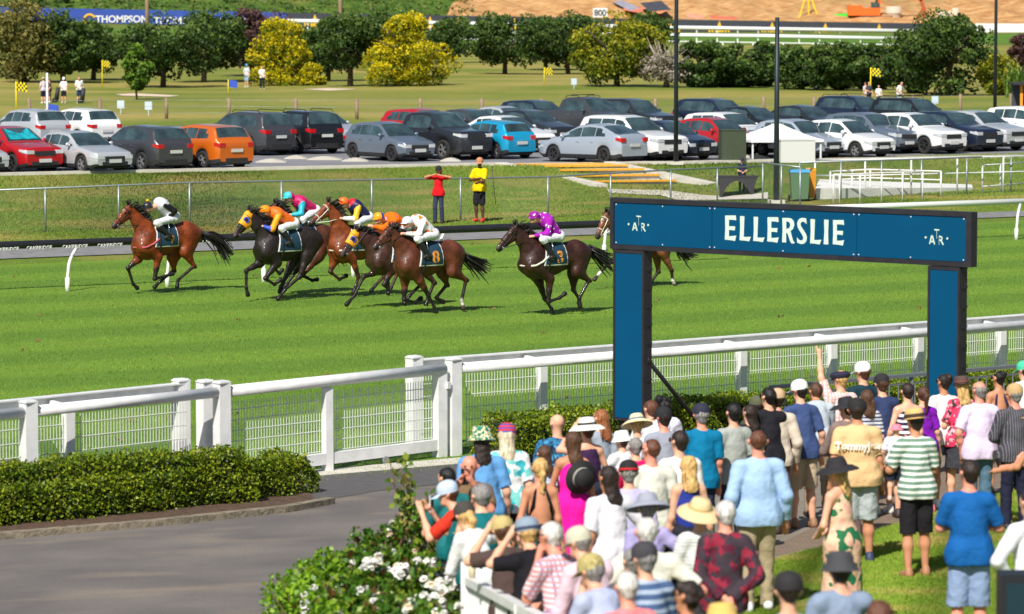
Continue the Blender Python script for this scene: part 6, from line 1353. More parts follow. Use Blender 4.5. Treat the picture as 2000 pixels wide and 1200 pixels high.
    # hat
    if hat:
        ht,hcl=hat[0],hat[1]; hmat=cm(*hcl) if isinstance(hcl[0],tuple) else mat('hat_%d_%d_%d'%hcl,rgb(*hcl),.85,bump=.4,bs=20); tlt=hat[3] if len(hat)>3 else 8; m_=MB(); band=None
        if ht in('cap','flat'):
            m_.lathe([(.112,-.01),(.114,.03),(.104,.07),(.075,.10),(.035,.115),(.001,.118)] if ht=='cap' else [(.12,.0),(.145,.03),(.135,.06),(.09,.08),(.001,.09)],20,(0,-.005,.015),sy=1.08)
            n=8; vs=[]
            for i in range(n+1): a=math.pi/2-1.0+2.0*i/n; vs+=[(.108*math.cos(a),.005+.112*math.sin(a),.012),(.125*math.cos(a),.02+.19*math.sin(a),-.012)]
            m_.add(vs,[(2*i,2*i+1,2*i+3,2*i+2) for i in range(n)])
        elif ht=='bucket': m_.lathe([(.165,-.035),(.115,.03),(.11,.07),(.09,.105),(.001,.112)],20,(0,-.005,.015),sy=1.05)
        elif ht=='sun': m_.lathe([(.24,-.03),(.23,-.012),(.17,.022),(.112,.03),(.108,.075),(.085,.115),(.001,.122)],24,(0,-.01,.02),sy=1.05)
        elif ht=='trilby': m_.lathe([(.168,.005),(.165,.0),(.112,.012),(.108,.06),(.098,.11),(.06,.118),(.03,.10),(.001,.10)],22,(0,-.005,.02),sy=1.15)
        m_.v=[(x*.92,y*.94,z) for x,y,z in m_.v]; ho=m_.build('hat',hmat,o_); ho.location=Hd((0,0,.012)); ho.rotation_euler=(R(-tlt-lean*.5)*math.cos(ta),0,ta)
        if len(hat)>2 and hat[2]: MB().lathe([(.1135,.02 if ht!='cap' else .0),(.1125,.052 if ht!='cap' else .02)],22,(0,-.007,.025),sy=1.14 if ht=='trilby' else 1.06).build('hat_band',mat('band_%d_%d'%hat[2][:2],rgb(*hat[2]),.8),ho)
    if glasses:
        m_=MB(); 
        for q in(-1,1): m_.tube([Hd((q*.033,.094,.02)),Hd((q*.033,.100,.02))],.024,10); m_.tube([Hd((q*.055,.092,.022)),Hd((q*.088,.0,.025))],.004,5)
        m_.tube([Hd((-.012,.10,.024)),Hd((.012,.10,.024))],.004,5); m_.build('sunglasses',M_LEATH,o_)
    elif abs(((face+turn)+180)%360-180)>70:
        for q in(-1,1): c_=Hd((q*.033,.083,.018)); MB().tube([c_,c_+(Hd((0,1,0))-hc0)*.008],.011,8).build('eye',M_LEATH,o_)
        c_=Hd((-.022,.092,-.055)); MB().tube([c_,Hd((0,.099,-.056)),Hd((.022,.092,-.055))],.005,5).build('mouth',mat('lips',rgb(160,80,76),.5),o_)
    o_['_hand']=0; del o_['_hand']
    o_data[lab]=(o_,[w_ for (_,_,w_,_) in sleeve],Hd,U,s); return o_
o_data={}
def W(o,p):                                          # a point of a person's own frame in the world
    s=o.scale[0]; a=o.rotation_euler.z; x,y,z=p; return Vector((o.location.x+s*(x*math.cos(a)-y*math.sin(a)),o.location.y+s*(x*math.sin(a)+y*math.cos(a)),o.location.z+o.scale[2]*z))
def held_phone(lab,lb,side=0,col=(.012,.012,.014)):
    o,hn,Hd,U,s=o_data[lab]; w=(hn[0]+hn[1])/2 if side==0 else hn[0 if side<0 else 1]; p=W(o,tuple(w+np.array([0,.0,.06]))); t=thing('phone',lb,'phone',p,o.rotation_euler.z)
    MB().box((-.038,-.005,-.06),(.038,.005,.10)).build('case',mat('phone_case%d'%int(col[0]*99),col,.3),t); MB().box((-.034,-.0065,-.054),(.034,-.0055,.094)).build('screen',mat('phone_screen',(.02,.03,.05),.08,spec=.8),t)
# ---------------------------------------------------------------- the crowd (x, top of head, height, facing)
DK=(34,36,48); JE=(92,124,146); KH=(196,176,146); GR=(150,152,160)
C_=[
# left end, leaning over the white picket fence
(905,985,1.68,35,'woman in white long sleeved top and dark grey cap, hand raised beside the roses',dict(top=('long',(232,232,230)),bot=('trousers',(60,70,90)),arms=('chin','wide'),hair=('pony','blonde'),hat=('cap',(66,60,56)),lean=24,fem=True)),
(930,960,1.66,30,'dark curly haired person in navy and white striped shirt behind the woman in white',dict(top=('tee',(40,44,70),'hstripe',None,None,20),hair=('curly','dark'),arms=('lean','lean'),lean=18)),
(872,942,1.66,70,'person in pale blue cap and red shirt holding a phone up over the roses',dict(top=('tee',(206,54,36)),hair=('short','brown'),hat=('cap',(188,202,222)),arms=('phone','phone'),lean=14,turn=20)),
(870,918,1.70,25,'dark grey haired man leaning out above the rose bushes',dict(top=('tee',(34,110,112)),hair=('short','black'),arms=('lean','lean'),lean=12)),
(917,892,1.76,172,'bald man facing the stand and holding a black phone to his face',dict(top=('tee',(120,96,70)),hair=('bald','grey'),skin='red',arms=('phone','phone'))),
(938,950,1.72,10,'grey haired man in teal sweater in front of the bald man',dict(top=('long',(16,104,108)),hair=('short','grey'),arms=('lean','hip'),girth=1.15,lean=8)),
(940,833,1.86,12,'tall man in sky blue t-shirt and green floral bucket hat',dict(top=('tee',(98,154,206)),bot=('trousers',(50,62,90)),hair=('long','dark'),hat=('bucket',((40,120,100),'print',(238,226,190),(236,214,160),30)),girth=1.1)),
(990,828,1.80,8,'white haired man in red white and blue cap and teal print shirt',dict(top=('tee',(228,232,230),'print',(60,176,186),(120,196,190),9),hair=('long','pale'),hat=('cap',((220,60,66),'hstripe',(50,80,160),(240,240,240),26)))),
(1054,898,1.68,6,'woman with long blonde braid in black backless halter top',dict(top=('halter',(22,22,26)),bot=('trousers',(24,24,28)),hair=('braid','blonde'),fem=True,skin='tan')),
(1062,872,1.52,0,'short brown haired girl behind the woman with the blonde braid',dict(top=('tee',(200,210,224)),hair=('long','brown'),fem=True)),
(1088,811,1.78,14,'bald man in blue floral shirt beside the hedge',dict(top=('tee',(44,104,142),'print',(76,150,190),(18,50,84),26),hair=('bald','grey'),skin='fair',girth=1.1)),
(1118,845,1.72,4,'brown haired woman in hot pink sleeveless dress',dict(top=('dress',(246,24,156),'plain',None,None,.14),bot=None,hair=('long','brown'),fem=True,arms=('fold','down'),skin='tan')),
(1146,818,1.72,16,'woman in white panama hat and dark purple spotted top',dict(top=('tank',(58,36,70)),hair=('short','brown'),hat=('sun',(240,238,230),(40,36,40)),fem=True,arms=('shade','fold'),girth=1.1)),
(1172,802,1.72,14,'woman with long ginger hair in grey top near the white panama hat',dict(top=('tee',(150,160,172)),hair=('wavy','ginger'),fem=True)),
(1186,913,1.78,34,'long dark haired man in loose white t-shirt, hand on hip',dict(top=('tee',(226,222,230)),bot=('shorts',(92,92,98)),hair=('long','dark'),arms=('down','hip'),skin='tan',girth=1.05)),
(980,1012,1.66,22,'brown haired person in tan visor, hands shading eyes',dict(top=('tee',(80,64,60)),hair=('short','brown'),hat=('cap',(190,168,110)),arms=('shade','shade'),lean=14)),
(1030,1014,1.70,24,'person in grey blue cap and black top with bare arms raised to the face',dict(top=('tee',(26,24,30)),hair=('short','blonde'),hat=('cap',(134,150,166),(56,64,96)),arms=('shade','phone'),lean=12,fem=True,girth=1.2,turn=10)),
(1072,1026,1.76,40,'white haired man in plaid shirt with hand to his chin',dict(top=('tee',(226,214,220),'check',(150,130,170),(216,140,140),24),bot=('trousers',(60,64,84)),hair=('short','white'),arms=('chin','lean'),skin='red',lean=12,glasses=True,turn=20)),
(1128,1033,1.74,28,'man in beige cap and pale pink shirt leaning on the picket fence',dict(top=('long',(226,196,208)),hair=('crop','grey'),hat=('cap',(196,192,170)),arms=('lean','lean'),lean=18)),
(1152,1087,1.74,36,'man in camouflage cap and pale blue shirt, hand at his face',dict(top=('long',(172,180,208)),hair=('short','grey'),hat=('cap',((176,162,106),'print',(140,130,80),(200,186,130),24)),arms=('chin','lean'),lean=20,glasses=True,turn=14)),
(1222,1122,1.70,24,'white haired person in salmon pink top at the bottom edge',dict(top=('tee',(244,136,140)),hair=('short','white'),lean=8,skin='red')),
(1262,1015,1.76,8,'white haired man in cream shirt with both hands on his hips',dict(top=('tee',(226,222,206)),bot=('trousers',(70,66,70)),hair=('short','white'),arms=('hip','hip'),skin='red',girth=1.15)),
(1258,1060,1.74,30,'man in charcoal cap and blue shirt with pale stripes',dict(top=('tee',(72,96,134),'hstripe',(168,182,204),None,14),hair=('short','grey'),hat=('cap',(60,58,64)),arms=('fold','fold'),girth=1.1)),
(1234,1075,1.62,14,'person in dark grey pinstripe shirt between cream shirt and striped shirt',dict(top=('long',(72,72,78),'vstripe',(120,120,124),None,40),hair=('short','grey'))),
(1265,967,1.66,12,'woman in floppy grey sun hat and lavender shirt',dict(top=('long',(168,160,206)),hair=('short','grey'),hat=('sun',(150,154,168),None,16),arms=('down','hip'),fem=True,girth=1.1)),
(1228,900,1.70,10,'man in black and red cap and pale lavender shirt with a bag strap',dict(top=('long',(186,180,216)),hair=('short','grey'),hat=('cap',(28,28,30),(196,30,40)),girth=1.1)),
(1240,858,1.60,14,'grey haired woman in magenta top behind the black and red cap',dict(top=('tee',(230,20,104)),hair=('short','grey'),fem=True,arms=('lean','lean'))),
(1271,860,1.78,22,'short haired man in sunglasses and plain cream t-shirt',dict(top=('tee',(216,214,200)),bot=('trousers',(70,70,78)),hair=('crop','auburn'),skin='red',glasses=True,turn=26,girth=1.12)),
(1214,842,1.50,30,'child in white cap pressed against the barrier',dict(top=('tee',(232,232,236)),hair=('short','brown'),hat=('bucket',(236,236,234)),arms=('lean','lean'),name='child')),
(1244,812,1.60,20,'woman in cream straw hat under the sign column',dict(top=('tee',(230,230,236)),hair=('short','blonde'),hat=('sun',(236,220,172),(90,110,140),20),arms=('lean','lean'),fem=True)),
(1270,785,1.74,12,'auburn haired man in white shirt right beside the sign column',dict(top=('long',(230,230,240)),hair=('short','auburn'),arms=('lean','lean'),lean=8)),
(1292,777,1.76,8,'black haired man in white shirt leaning beside the sign column',dict(top=('tee',(228,228,238)),hair=('curly','black'),arms=('lean','lean'),lean=14,skin='tan')),
(1295,796,1.74,20,'man in black leather cap and grey shirt',dict(top=('tee',(150,154,166)),bot=('trousers',(60,60,70)),hair=('short','dark'),hat=('cap',(30,30,32)),skin='red')),
(1326,844,1.80,24,'brown haired man in white shirt and dark sunglasses',dict(top=('long',(232,230,224)),hair=('short','dark'),glasses=True,turn=24)),
(1370,789,1.80,14,'man in navy cap and bright teal shirt',dict(top=('tee',(4,112,152)),bot=('trousers',(44,48,70)),hair=('short','grey'),hat=('cap',(36,38,58)),skin='red',girth=1.08)),
(1344,893,1.68,8,'woman with very long wavy blonde hair and royal blue tank top',dict(top=('tank',(40,56,140)),bot=('trousers',(40,40,50)),hair=('wavy','blonde'),fem=True)),
(1366,976,1.66,8,'woman in wide straw sun hat and pale striped blouse',dict(top=('tee',(226,226,220),'hstripe',(196,200,196),None,30),bot=('skirt',(60,60,64)),hair=('short','blonde'),hat=('sun',(222,196,148),(206,176,120),-14),arms=('fold','fold'),fem=True,girth=1.05)),
(1416,982,1.74,4,'white haired man in dark floral shirt with hands clasped behind his back',dict(top=('long',(62,52,60),'print',(140,40,60),(90,30,50),12),bot=('trousers',(190,178,160)),hair=('short','white'),arms=('back','back'),skin='red',shoes=(230,230,230))),
(1432,790,1.78,22,'black haired man in light grey polo shirt holding the rail',dict(top=('tee',(164,168,162)),bot=('trousers',(52,54,60)),hair=('short','black'),arms=('pocket','down'))),
(1463,792,1.62,12,'dark long haired woman behind the black shirted man',dict(top=('tee',(40,38,44)),hair=('long','dark'),fem=True)),
(1478,774,1.68,12,'person in olive green cap deep in the crowd',dict(top=('tee',(70,72,60)),hair=('short','dark'),hat=('cap',(84,88,62)))),
(1500,760,1.80,26,'man with thick black hair in black shirt',dict(top=('long',(34,34,40)),bot=('trousers',(34,34,40)),hair=('short','black'),glasses=True,turn=20,arms=('lean','lean'))),
(1518,760,1.76,16,'man in tan cap and long beige shirt at the barrier',dict(top=('long',(208,194,176)),bot=('trousers',(120,80,70)),hair=('short','dark'),hat=('cap',(196,164,128)))),
(1480,843,1.84,12,'big man in pale blue button shirt and khaki trousers',dict(top=('long',(160,190,226)),bot=('trousers',(170,154,124)),hair=('crop','auburn'),skin='red',girth=1.12,shoes=(226,226,226),legs=.6)),
(1561,743,1.82,20,'man in white cap, navy polo shirt and beige shorts',dict(top=('tee',(62,80,124)),bot=('shorts',KH),hair=('short','dark'),hat=('cap',(232,232,234)),arms=('lean','down'),shoes=(150,110,80),turn=20)),
(1592,752,1.76,12,'person in pale grey shirt bent over the barrier beside the navy polo',dict(top=('tee',(176,186,192)),bot=('trousers',(150,130,104)),hair=('short','brown'),lean=22,arms=('lean','lean'),skin='tan')),
(1641,722,1.80,30,'man in navy flat cap and orange checked shirt pointing an arm up',dict(top=('tee',(240,232,226),'check',(236,160,120),(214,180,190),22),bot=('trousers',(70,80,110)),hair=('short','blonde'),hat=('flat',(34,34,58)),arms=('point','down'),skin='fair')),
(1685,707,1.86,22,'tall red haired man in white cap and dark green shirt',dict(top=('tee',(28,56,66)),bot=('shorts',(60,90,130)),hair=('short','auburn'),hat=('cap',(236,236,232)),girth=1.05,shoes=(220,220,220))),
(1722,731,1.78,18,'person in black cap and navy hoodie beside the tall red haired man',dict(top=('long',(50,62,98)),bot=('shorts',(170,140,96)),hair=('short','brown'),hat=('cap',(38,34,38)),arms=('lean','lean'),shoes=(226,222,214))),
(1692,764,1.64,8,'woman with long wavy light brown hair between the caps',dict(top=('tee',(200,200,206),'hstripe',(60,70,100),None,20),hair=('wavy','brown'),fem=True)),
(1652,778,1.68,24,'person in wide black hat and brown top',dict(top=('long',(132,112,106)),bot=('trousers',(110,90,84)),hair=('short','dark'),hat=('sun',(34,34,40),None,10),arms=('lean','lean'))),
(1674,779,1.84,6,'man in black cap and beige t-shirt with white lettering on the back',dict(top=('tee',(222,184,134)),bot=('shorts',(178,186,186)),hair=('short','dark'),hat=('cap',(30,30,30)),girth=1.15,skin='tan',shoes=(50,60,90),text=('TommyJeans',.92))),
(1772,751,1.70,10,'dark haired woman in navy and white striped top',dict(top=('dress',(36,34,66),'hstripe',(240,240,244),None,.55),bot=None,hair=('short','dark'),fem=True)),
(1802,757,1.62,14,'girl with brown ponytail, purple shirt and pale denim shorts',dict(top=('tee',(126,24,170)),bot=('mini',(186,206,206)),hair=('pony','brown'),fem=True,shoes=(240,120,140))),
(1843,733,1.74,12,'woman with hair in a bun, white blouse and lavender shorts',dict(top=('tee',(228,226,222)),bot=('mini',(136,136,180)),hair=('bun','dark'),fem=True,skin='tan',shoes=(230,230,230),glasses=True,turn=24)),
(1878,737,1.68,4,'woman in brown felt hat and pink floral top',dict(top=('tee',(214,60,96),'print',(236,170,180),(60,60,60),16),bot=('skirt',(60,60,66)),hair=('wavy','blonde'),hat=('trilby',(84,62,56),(110,70,60)),fem=True)),
(1912,747,1.80,20,'grey haired man in pale lilac t-shirt and blue jeans',dict(top=('tee',(222,206,232)),bot=('trousers',JE),hair=('fringe','grey'),skin='red',girth=1.1,arms=('pocket','pocket'))),
(1950,727,1.66,22,'black haired woman in navy print halter dress at the hedge',dict(top=('halter',(34,36,72)),bot=('skirt',(60,80,140)),hair=('bun','black'),fem=True,skin='tan',glasses=True,turn=24)),
(1982,750,1.76,20,'man in tan cap, charcoal pinstripe shirt and navy trousers',dict(top=('long',(66,64,72),'vstripe',(130,130,136),None,34),bot=('trousers',(36,38,60)),hair=('short','grey'),hat=('cap',(190,158,110)),arms=('fold','back'),skin='red',girth=1.1,shoes=(40,38,42))),
(2000,706,1.72,20,'person in white shirt and mint green cap at the right edge',dict(top=('tee',(236,236,240)),hair=('short','dark'),hat=('cap',(70,190,150)))),
(2022,796,1.72,60,'person with tan straw hat stretching an arm in from the right edge',dict(top=('tank',(120,60,90)),hair=('short','brown'),hat=('trilby',(220,170,100)),arms=('lean','lean'),skin='tan',fem=True)),
(1786,801,1.80,16,'man in straw trilby, green striped t-shirt and black shorts, holding a child',dict(top=('tee',(110,140,122),'hstripe',(232,234,226),None,16),bot=('shorts',(34,32,36)),hair=('short','dark'),hat=('trilby',(214,176,112),(60,46,40)),arms=('hold','fold'),skin='tan',shoes=(170,120,84),turn=24,legs=.5)),
(1633,897,1.68,44,'blonde woman in wide black hat and tropical floral dress',dict(top=('dress',(232,190,160),'print',(226,170,150),(40,110,72),9.0),bot=None,hair=('wavy','blonde'),hat=('sun',(34,34,38),(50,46,50)),fem=True,arms=('fold','fold'))),
(1892,902,1.80,4,'man in royal blue polo shirt and pale blue shorts with folded arms',dict(top=('tee',(20,92,160)),bot=('shorts',(140,160,196)),hair=('short','dark'),girth=1.08,arms=('cross','cross'),skin='red')),
(1641,1077,1.74,10,'man in charcoal bucket hat and grey shirt at the bottom edge',dict(top=('tee',(132,148,172)),hair=('short','dark'),hat=('bucket',(62,62,66)),girth=1.1,arms=('fold','phone'))),
(1540,1118,1.76,14,'man in black cap and light blue shirt at the bottom edge',dict(top=('tee',(140,160,196)),hair=('crop','dark'),hat=('cap',(38,36,38)),skin='fair')),
(1342,1138,1.68,36,'dark curly haired person in sunglasses at the bottom edge',dict(top=('tee',(60,40,40)),hair=('curly','dark'),glasses=True,turn=26,skin='tan')),
(1410,1183,1.70,10,'top of a yellow straw hat at the bottom edge',dict(top=('tee',(120,110,90)),hair=('short','grey'),hat=('sun',(208,176,96)))),
(1717,1178,1.74,8,'brown head of hair just showing at the bottom edge',dict(top=('tee',(80,70,70)),hair=('short','auburn'))),
(2010,960,1.72,30,'person in white shirt cut off by the right edge',dict(top=('long',(230,230,236)),bot=('trousers',(60,50,90)),hair=('short','dark'),arms=('hip','hip'))),
]
def crowd():
    for x,y,h,f,lab,kw in C_:
        kw=dict(kw); tp=kw.get('top'); 
        if tp and tp[0]=='dress':
            k=tp; hem=k[5] if len(k)>5 else .45; sc=14
            if hem>3: sc,hem=hem,.14
            kw['top']=(k[0],cm(k[1],k[2],k[3],k[4],sc),None,None,None,hem)
        person(x,y,h,f,lab,**kw)
def _cm_top(top): return cm(*top[1:])
crowd()
held_phone('bald man facing the stand and holding a black phone to his face','black phone held up by the bald man'); held_phone('person in pale blue cap and red shirt holding a phone up over the roses','white phone held up over the rose bushes',1,(.7,.7,.7))
held_phone('man in charcoal bucket hat and grey shirt at the bottom edge','phone held by the man in the charcoal bucket hat',1)
# the child on the arm, handbag and hat of the woman in pink, beer glass
ho,hn,_,_,_=o_data['man in straw trilby, green striped t-shirt and black shorts, holding a child']
person(1750,829,.86,-10,'small child in pink sun hat carried on the man\'s arm',top=('tee',(226,226,232)),bot=('shorts',(40,46,60)),hair=('short','blonde'),hat=('bucket',(244,130,150)),arms=('fold','wide'),name='child',shoes=(226,180,160),grp='spectators watching the race')
ch=o_data['small child in pink sun hat carried on the man\'s arm'][0]; sx=ch.location; dpt=W(ho,(-.28,.16,0)).y
d=ray(1750,829); t_=dpt/d.y; tp=Vector((0,0,CAMH))+d*t_; ch.location=(tp.x,tp.y,tp.z-ch.scale[0]*1.79); ch.scale=(ch.scale[0]*1.12,ch.scale[1]*1.12,ch.scale[2]*.95)
po=o_data['brown haired woman in hot pink sleeveless dress'][0]
b=W(po,(-.24,-.12,.86)); t=thing('handbag','black leather handbag hanging at the pink dress','bag',b,po.rotation_euler.z); m_=MB(); m_.prism([(-.13,-.04,-.14),(.13,-.04,-.14),(.10,-.03,.12),(-.10,-.03,.12)],(0,.09,0)); m_.build('bag_body',M_LEATH,t)
MB().tube([(-.1,0,.12),(-.05,.06,.45),(.0,.12,.72),(.05,.16,.45),(.1,.03,.12)],.010,5).build('strap',M_LEATH,t)
b=W(po,(.10,-.20,1.27)); o=MB().lathe([(.19,0),(.185,.012),(.115,.02),(.11,.09),(.08,.13),(.001,.135)],22).build('hat',mat('hat_black',rgb(30,30,30),.8)); h_=thing('felt_hat','black felt hat with grey band hanging on the pink dressed woman\'s back','hat',b); o.name='crown'; o.parent=h_; MB().lathe([(.117,.024),(.115,.06)],22).build('hat_band',mat('band_grey',rgb(150,146,136),.8),h_); h_.rotation_euler=(R(98),0,po.rotation_euler.z+R(30))
def bank(): 
    person(857,324,1.72,165,'woman in red top and black cap leaning on the chain link fence',foot_at=(857,437),top=('tee',(214,24,34)),bot=('trousers',(52,60,84)),hair=('long','dark'),hat=('cap',(34,30,34)),arms=('wide','wide'),skin='tan',fem=True,grp='people on the grass bank',vox=.016,girth=.95,legs=.3)
    person(938,308,1.85,158,'man in yellow t-shirt and black shorts leaning on the chain link fence',foot_at=(937,434),top=('tee',(236,196,10)),bot=('shorts',(34,34,40)),hair=('bald','dark'),hat=('cap',(186,130,96)),arms=('lean','cross'),skin='dark',shoes=(240,50,50),turn=14,grp='people on the grass bank',vox=.016)
    person(1448,309,1.78,184,'man in navy shirt and cap seated behind the black table',top=('tee',(34,44,66)),hair=('short','dark'),hat=('cap',(44,34,60)),arms=('fold','lean'),foot_at=(1449,377),grp='people on the grass bank',vox=.018)
    p=G(968,402); o=MB().tube([(0,0,.02),(-.12,0,1.32)],.012,6).tube([(0,0,.03),(.1,-.02,.0)],.03,6).build('golf_club',M_TRIM); o.location=p; tag(o,'black golf putter leaning on the fence beside the yellow shirt','golf club')
bank()
for i,(x,y,f,tp,bt,a,hc,lab) in enumerate([(85,151,203,(206,196,206),(40,40,60),30,(196,170,140),'golfer in pale pink shirt and sun hat left of the white post'),(125,151,202,(236,236,238),(30,30,40),170,(240,240,240),'golfer in white top and black skirt in the middle of the left group'),(155,150,203,(238,238,240),(44,60,90),185,None,'golfer in white shirt bending by a trolley in the left group'),
 (482,125,171,(190,200,206),(140,170,200),150,(60,160,200),'golfer in teal cap and shorts beside the golden conifer'),(512,129,175,(226,220,212),(30,36,50),190,None,'golfer in cream shirt and dark trousers beside the golden conifer'),
 (1690,161,209,(214,196,190),(190,150,120),40,None,'golfer in pale top left of the yellow flag at right'),(1697,160,209,(70,70,80),(40,44,60),200,None,'golfer in dark clothes beside the yellow flag at right'),(1716,167,210,(226,214,218),(40,60,90),170,None,'golfer in pink shirt and blue trousers right of the yellow flag'),(1761,160,211,(230,226,230),(196,206,216),210,None,'golfer in white standing apart at right'),(97,155,201,(90,70,60),(110,90,80),90,None,'golfer half hidden behind the white post')]):
    person(x,y,1.75,a,lab,foot_at=(x,f),top=('tee',tp),bot=(('trousers' if i in(4,6,7) else 'shorts'),bt),hair=('short','dark'),hat=('cap',hc) if hc else None,vox=.03,grp='golfers on the course',shoes=(230,230,230),lean=16 if i in(2,8) else 0,arms=('down','fold'))
for px,py,lab in ((110,201,'black golf bag on a trolley in the left group'),(160,203,'golf trolley with bag beside the bending golfer')):
    b=G(px,py); t=thing('golf_trolley',lab,'golf trolley',b); MB().tube([(0,0,.12),(.12,0,.95)],[.15,.12],10).build('bag',M_TRIM,t); MB().tube([(-.12,0,.1),(.3,0,1.05)],.02,6).build('frame',M_GALV,t)
    for s in(-1,1): MB().tube([(-.1,s*.25,.15),(-.1,s*.3,.15)],.15,12).build('wheel',M_TYRE,t)

# ---------------------------------------------------------------- barriers, picket fence, roses
t=thing('crowd_barrier','grey steel crowd barrier running along in front of the spectators','barrier'); MS=mat('steel_grey',rgb(112,118,122),.5,metal=.3)
k0,k1=kpx(1510,-3.2),kpx(2040,-3.2)
def bz(k,z): p=NP(k,-3.2); return Vector((p.x,p.y,g(p.x,p.y)+z))
MB().obox(bz(k0,1.08),bz(k1,1.08),.12,.05).build('top_rail',MS,t); n=int((k1-k0)/2.0)
for i in range(n+1): k=k0+(k1-k0)*i/n; MB().obox(bz(k,0),bz(k,1.05),.06,.06).build('post',MS,t)
for i in range(n):
    m_=MB(); a,b=k0+(k1-k0)*i/n+.08,k0+(k1-k0)*(i+1)/n-.08
    for q in range(15): k=a+(b-a)*q/14; m_.obox(bz(k,.15),bz(k,.95),.02,.04)
    m_.obox(bz(a,.95),bz(b,.95),.03,.03); m_.obox(bz(a,.15),bz(b,.15),.03,.03); m_.build('bar_panel',MS,t)
t=thing('picket_fence','white picket fence under the elbows of the leaning spectators','fence'); pa,pb=HEADP(916,1118,1.12),HEADP(1085,1212,1.10)
dd=(pb-pa); L0=dd.length; dd.normalize()
def pf(s,z): p=pa+dd*s; return Vector((p.x,p.y,g(p.x,p.y)+z))
MB().obox(pf(-.05,0),pf(-.05,1.2),.12,.12).build('post',M_WHITE,t); MB().obox(pf(.02,1.05),pf(L0,1.05),.09,.07).build('top_rail',M_WHITE,t); MB().obox(pf(.02,.18),pf(L0,.18),.05,.06).build('bottom_rail',M_WHITE,t); MB().obox(pf(L0*.62,0),pf(L0*.62,1.08),.1,.1).build('post',M_WHITE,t)
m_=MB()
for i in range(int(L0/.085)): m_.obox(pf(.08+i*.085,.18),pf(.08+i*.085,1.03),.022,.04)
m_.build('pickets',M_WHITE,t)
b=pf(.14,1.085); t=thing('beer_glass','glass of amber beer standing on the picket fence','glass',b); MB().lathe([(.0,0),(.03,0),(.036,.14),(.034,.14),(.028,.01)],14).build('glass',mat('glass_clear',(.7,.6,.4),.1),t); MB().lathe([(.0,.008),(.028,.008),(.033,.11),(.0,.11)],14).build('beer',mat('beer',rgb(206,130,30),.2),t)
RL=[leaf_mat('rose_leaf',rgb(58,98,28),rgb(92,136,38),.35,3),leaf_mat('rose_leaf_young',rgb(120,154,44),rgb(160,176,62),.4,3),leaf_mat('rose_leaf_red',rgb(88,52,34),rgb(110,80,40),.4,3)]
PL=[leaf_mat('privet_leaf',rgb(112,158,30),rgb(156,190,48),.4,3),leaf_mat('privet_dark',rgb(74,116,26),rgb(104,146,36),.4,3)]
MRS=[mat('rose_white',rgb(252,250,242),.7,var=.05),mat('rose_cream',rgb(248,230,206),.7,var=.05)]
def bloom(m_,c,r,rng,mi):
    for i in range(9):
        a=rng.uniform(0,6.28); tl=rng.uniform(.1,1.1); d=Vector((math.cos(a)*math.sin(tl),math.sin(a)*math.sin(tl),math.cos(tl))); u=d.cross(Vector((0,0,1))).normalized() if abs(d.z)<.98 else Vector((1,0,0)); v=d.cross(u); rr=r*rng.uniform(.5,.75); o=Vector(c)+d*r*.45
        pts=[o+(u*math.cos(q*1.047)+v*math.sin(q*1.047))*rr for q in range(6)]; m_.add(pts+[o-d*rr*.35],[(q,(q+1)%6,6) for q in range(6)],mi,True)
def _r(): pass
def rose(px,pt,h,r,n,seed,lab,nf=0,kind='rose'):
    b=HEADP(px,pt,h); rng=np.random.default_rng(seed); t=thing('rose_bush' if kind!='privet' else 'shrub',lab,'rose bush' if kind!='privet' else 'shrub',b,0,'roses and shrubs along the path')
    nc=26; P=[];
    for i in range(nc):
        a=rng.uniform(0,6.28); rr=r*math.sqrt(rng.random()); z=h*rng.uniform(.15,.95)*(1-.35*(rr/r)**2); c=np.array([rr*math.cos(a),rr*math.sin(a),z]); k=n//nc; d=rng.normal(size=(k,3)); d/=np.linalg.norm(d,axis=1)[:,None]; P.append(c+d*(rng.uniform(.3,1,k)**.5*rng.uniform(.09,.2))[:,None])
    P=np.concatenate(P); P=P[P[:,2]>.02]
    nm=rng.choice(3,len(P),p=[.68,.2,.12]) if kind!='privet' else rng.choice(2,len(P),p=[.6,.4])
    leaves('foliage',None,P,.055 if kind!='privet' else .045,seed,t,mats=RL if kind!='privet' else PL,nmat=nm,aspect=1.35,up=((0,-.3,1),.35))
    m_=MB()
    for i in range(9):
        a=rng.uniform(0,6.28); e=(r*.7*math.cos(a),r*.7*math.sin(a),h*rng.uniform(.6,.95)); m_.tube([(0,0,-.05),(e[0]*.4,e[1]*.4,e[2]*.5),e],[.014,.01,.005],5)
    m_.build('stems',M_TWIG,t)
    for i in range(nf):
        m_=MB(); a=rng.uniform(0,6.28); rr=r*math.sqrt(rng.random())*.95; c0=Vector((rr*math.cos(a),rr*math.sin(a),h*(1-.33*(rr/r)**2)*rng.uniform(.86,1.02)))
        for q in range(rng.integers(2,6)): bloom(m_,c0+Vector(rng.normal(size=3)*.024),rng.uniform(.038,.06),rng,int(rng.random()<.12))
        m_.build('rose_bloom',MRS,t)
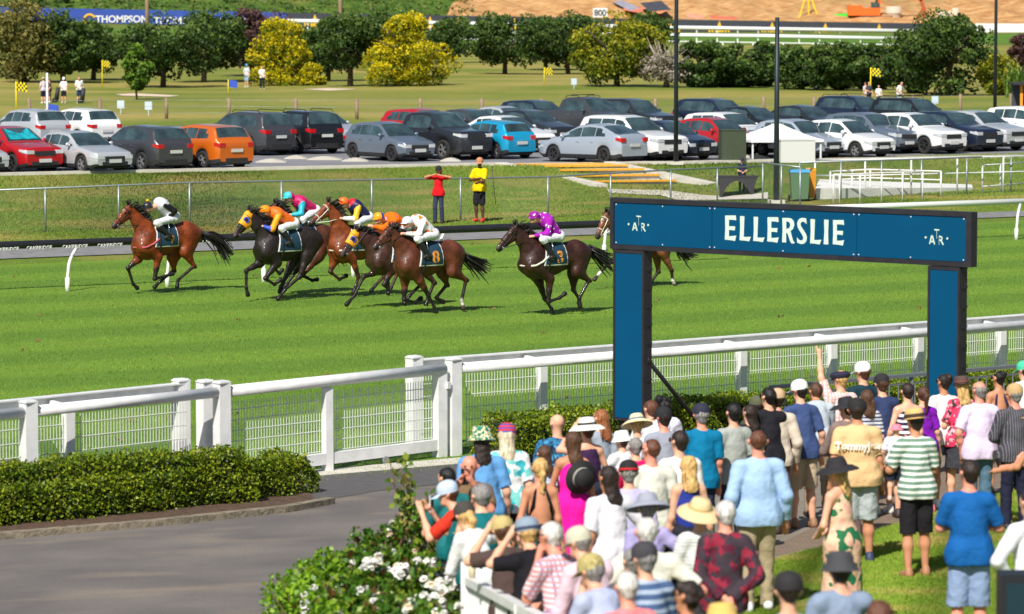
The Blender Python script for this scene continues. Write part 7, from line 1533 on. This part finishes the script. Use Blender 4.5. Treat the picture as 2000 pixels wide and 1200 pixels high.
RB=[(592,1112,.8,.42,3000,0,'privet','bright green privet bush at the path edge, left of the roses'),(640,1075,.85,.42,2600,0,'privet','yellow green shrub behind the first white roses'),(700,1050,.95,.45,3000,3,'rose','rose bush with few blooms near the asphalt path'),(760,1022,1.0,.45,3000,4,'rose','rose bush at the middle of the bed with peach buds'),(812,985,1.05,.42,2800,2,'rose','rose bush below the tall rose canes'),(850,1010,1.0,.42,2800,5,'rose','rose bush beside the waving hands'),
(610,1170,.8,.45,3000,0,'privet','low privet bush in the bottom corner of the bed'),(680,1120,.9,.45,3200,9,'rose','white rose bush left of the densest blooms'),(745,1095,.95,.48,3400,14,'rose','white rose bush with the densest blooms'),(825,1090,.95,.45,3200,12,'rose','white rose bush in front of the woman in white'),(885,1110,.95,.4,3000,16,'rose','white rose bush against the picket fence post'),(690,1185,.9,.45,3000,9,'rose','white rose bush cut by the bottom edge at left'),(770,1165,.9,.45,3000,12,'rose','white rose bush cut by the bottom edge in the middle'),(860,1165,.95,.45,3000,14,'rose','white rose bush cut by the bottom edge beside the fence')]
for i,(px,pt,h,r,n,nf,kd,lab) in enumerate(RB): rose(px,pt,h,r,n,40+i,lab,nf,kd)
b=HEADP(838,885,1.7); rng=np.random.default_rng(77); t=thing('rose_bush','tall leggy rose canes rising behind the phones','rose bush',b); m_=MB(); P=[]
for i in range(9):
    x0=rng.uniform(-.25,.25); e=Vector((x0*1.6,rng.normal()*.1,rng.uniform(1.1,1.75))); m_.tube([(x0*.4,0,-.05),(x0,0,e.z*.5),e],[.014,.01,.005],5)
    for q in range(60): f=rng.uniform(.35,1.0); c=np.array([x0*.4*(1-f)+e.x*f,e.y*f,e.z*f]); P.append(c+rng.normal(size=3)*.05)
m_.build('canes',M_TWIG,t); leaves('foliage',None,np.array(P),.06,78,t,mats=[RL[1],leaf_mat('rose_leaf_tan',rgb(136,128,64),rgb(160,140,80),.5,3),RL[0]],aspect=1.3,up=((0,-.3,1),.3))
# dark equipment box, out of focus at the bottom right
b=PD(1990,1118,24.5); t=thing('equipment_box','dark out of focus equipment box on a stand at the bottom right corner','box'); t.location=(b.x,b.y,0); m_=MB(); m_.box((-.14,-.12,b.z-.5),(.3,.12,b.z)); m_.build('case',mat('box_dark',(.012,.014,.02),.5),t); MB().box((-.10,-.125,b.z-.44),(.26,-.12,b.z-.06)).build('front_panel',mat('box_panel',(.01,.035,.05),.3),t); MB().tube([(.08,0,g(b.x,b.y)),(.08,0,b.z-.5)],.03,8).build('stand',M_TRIM,t)
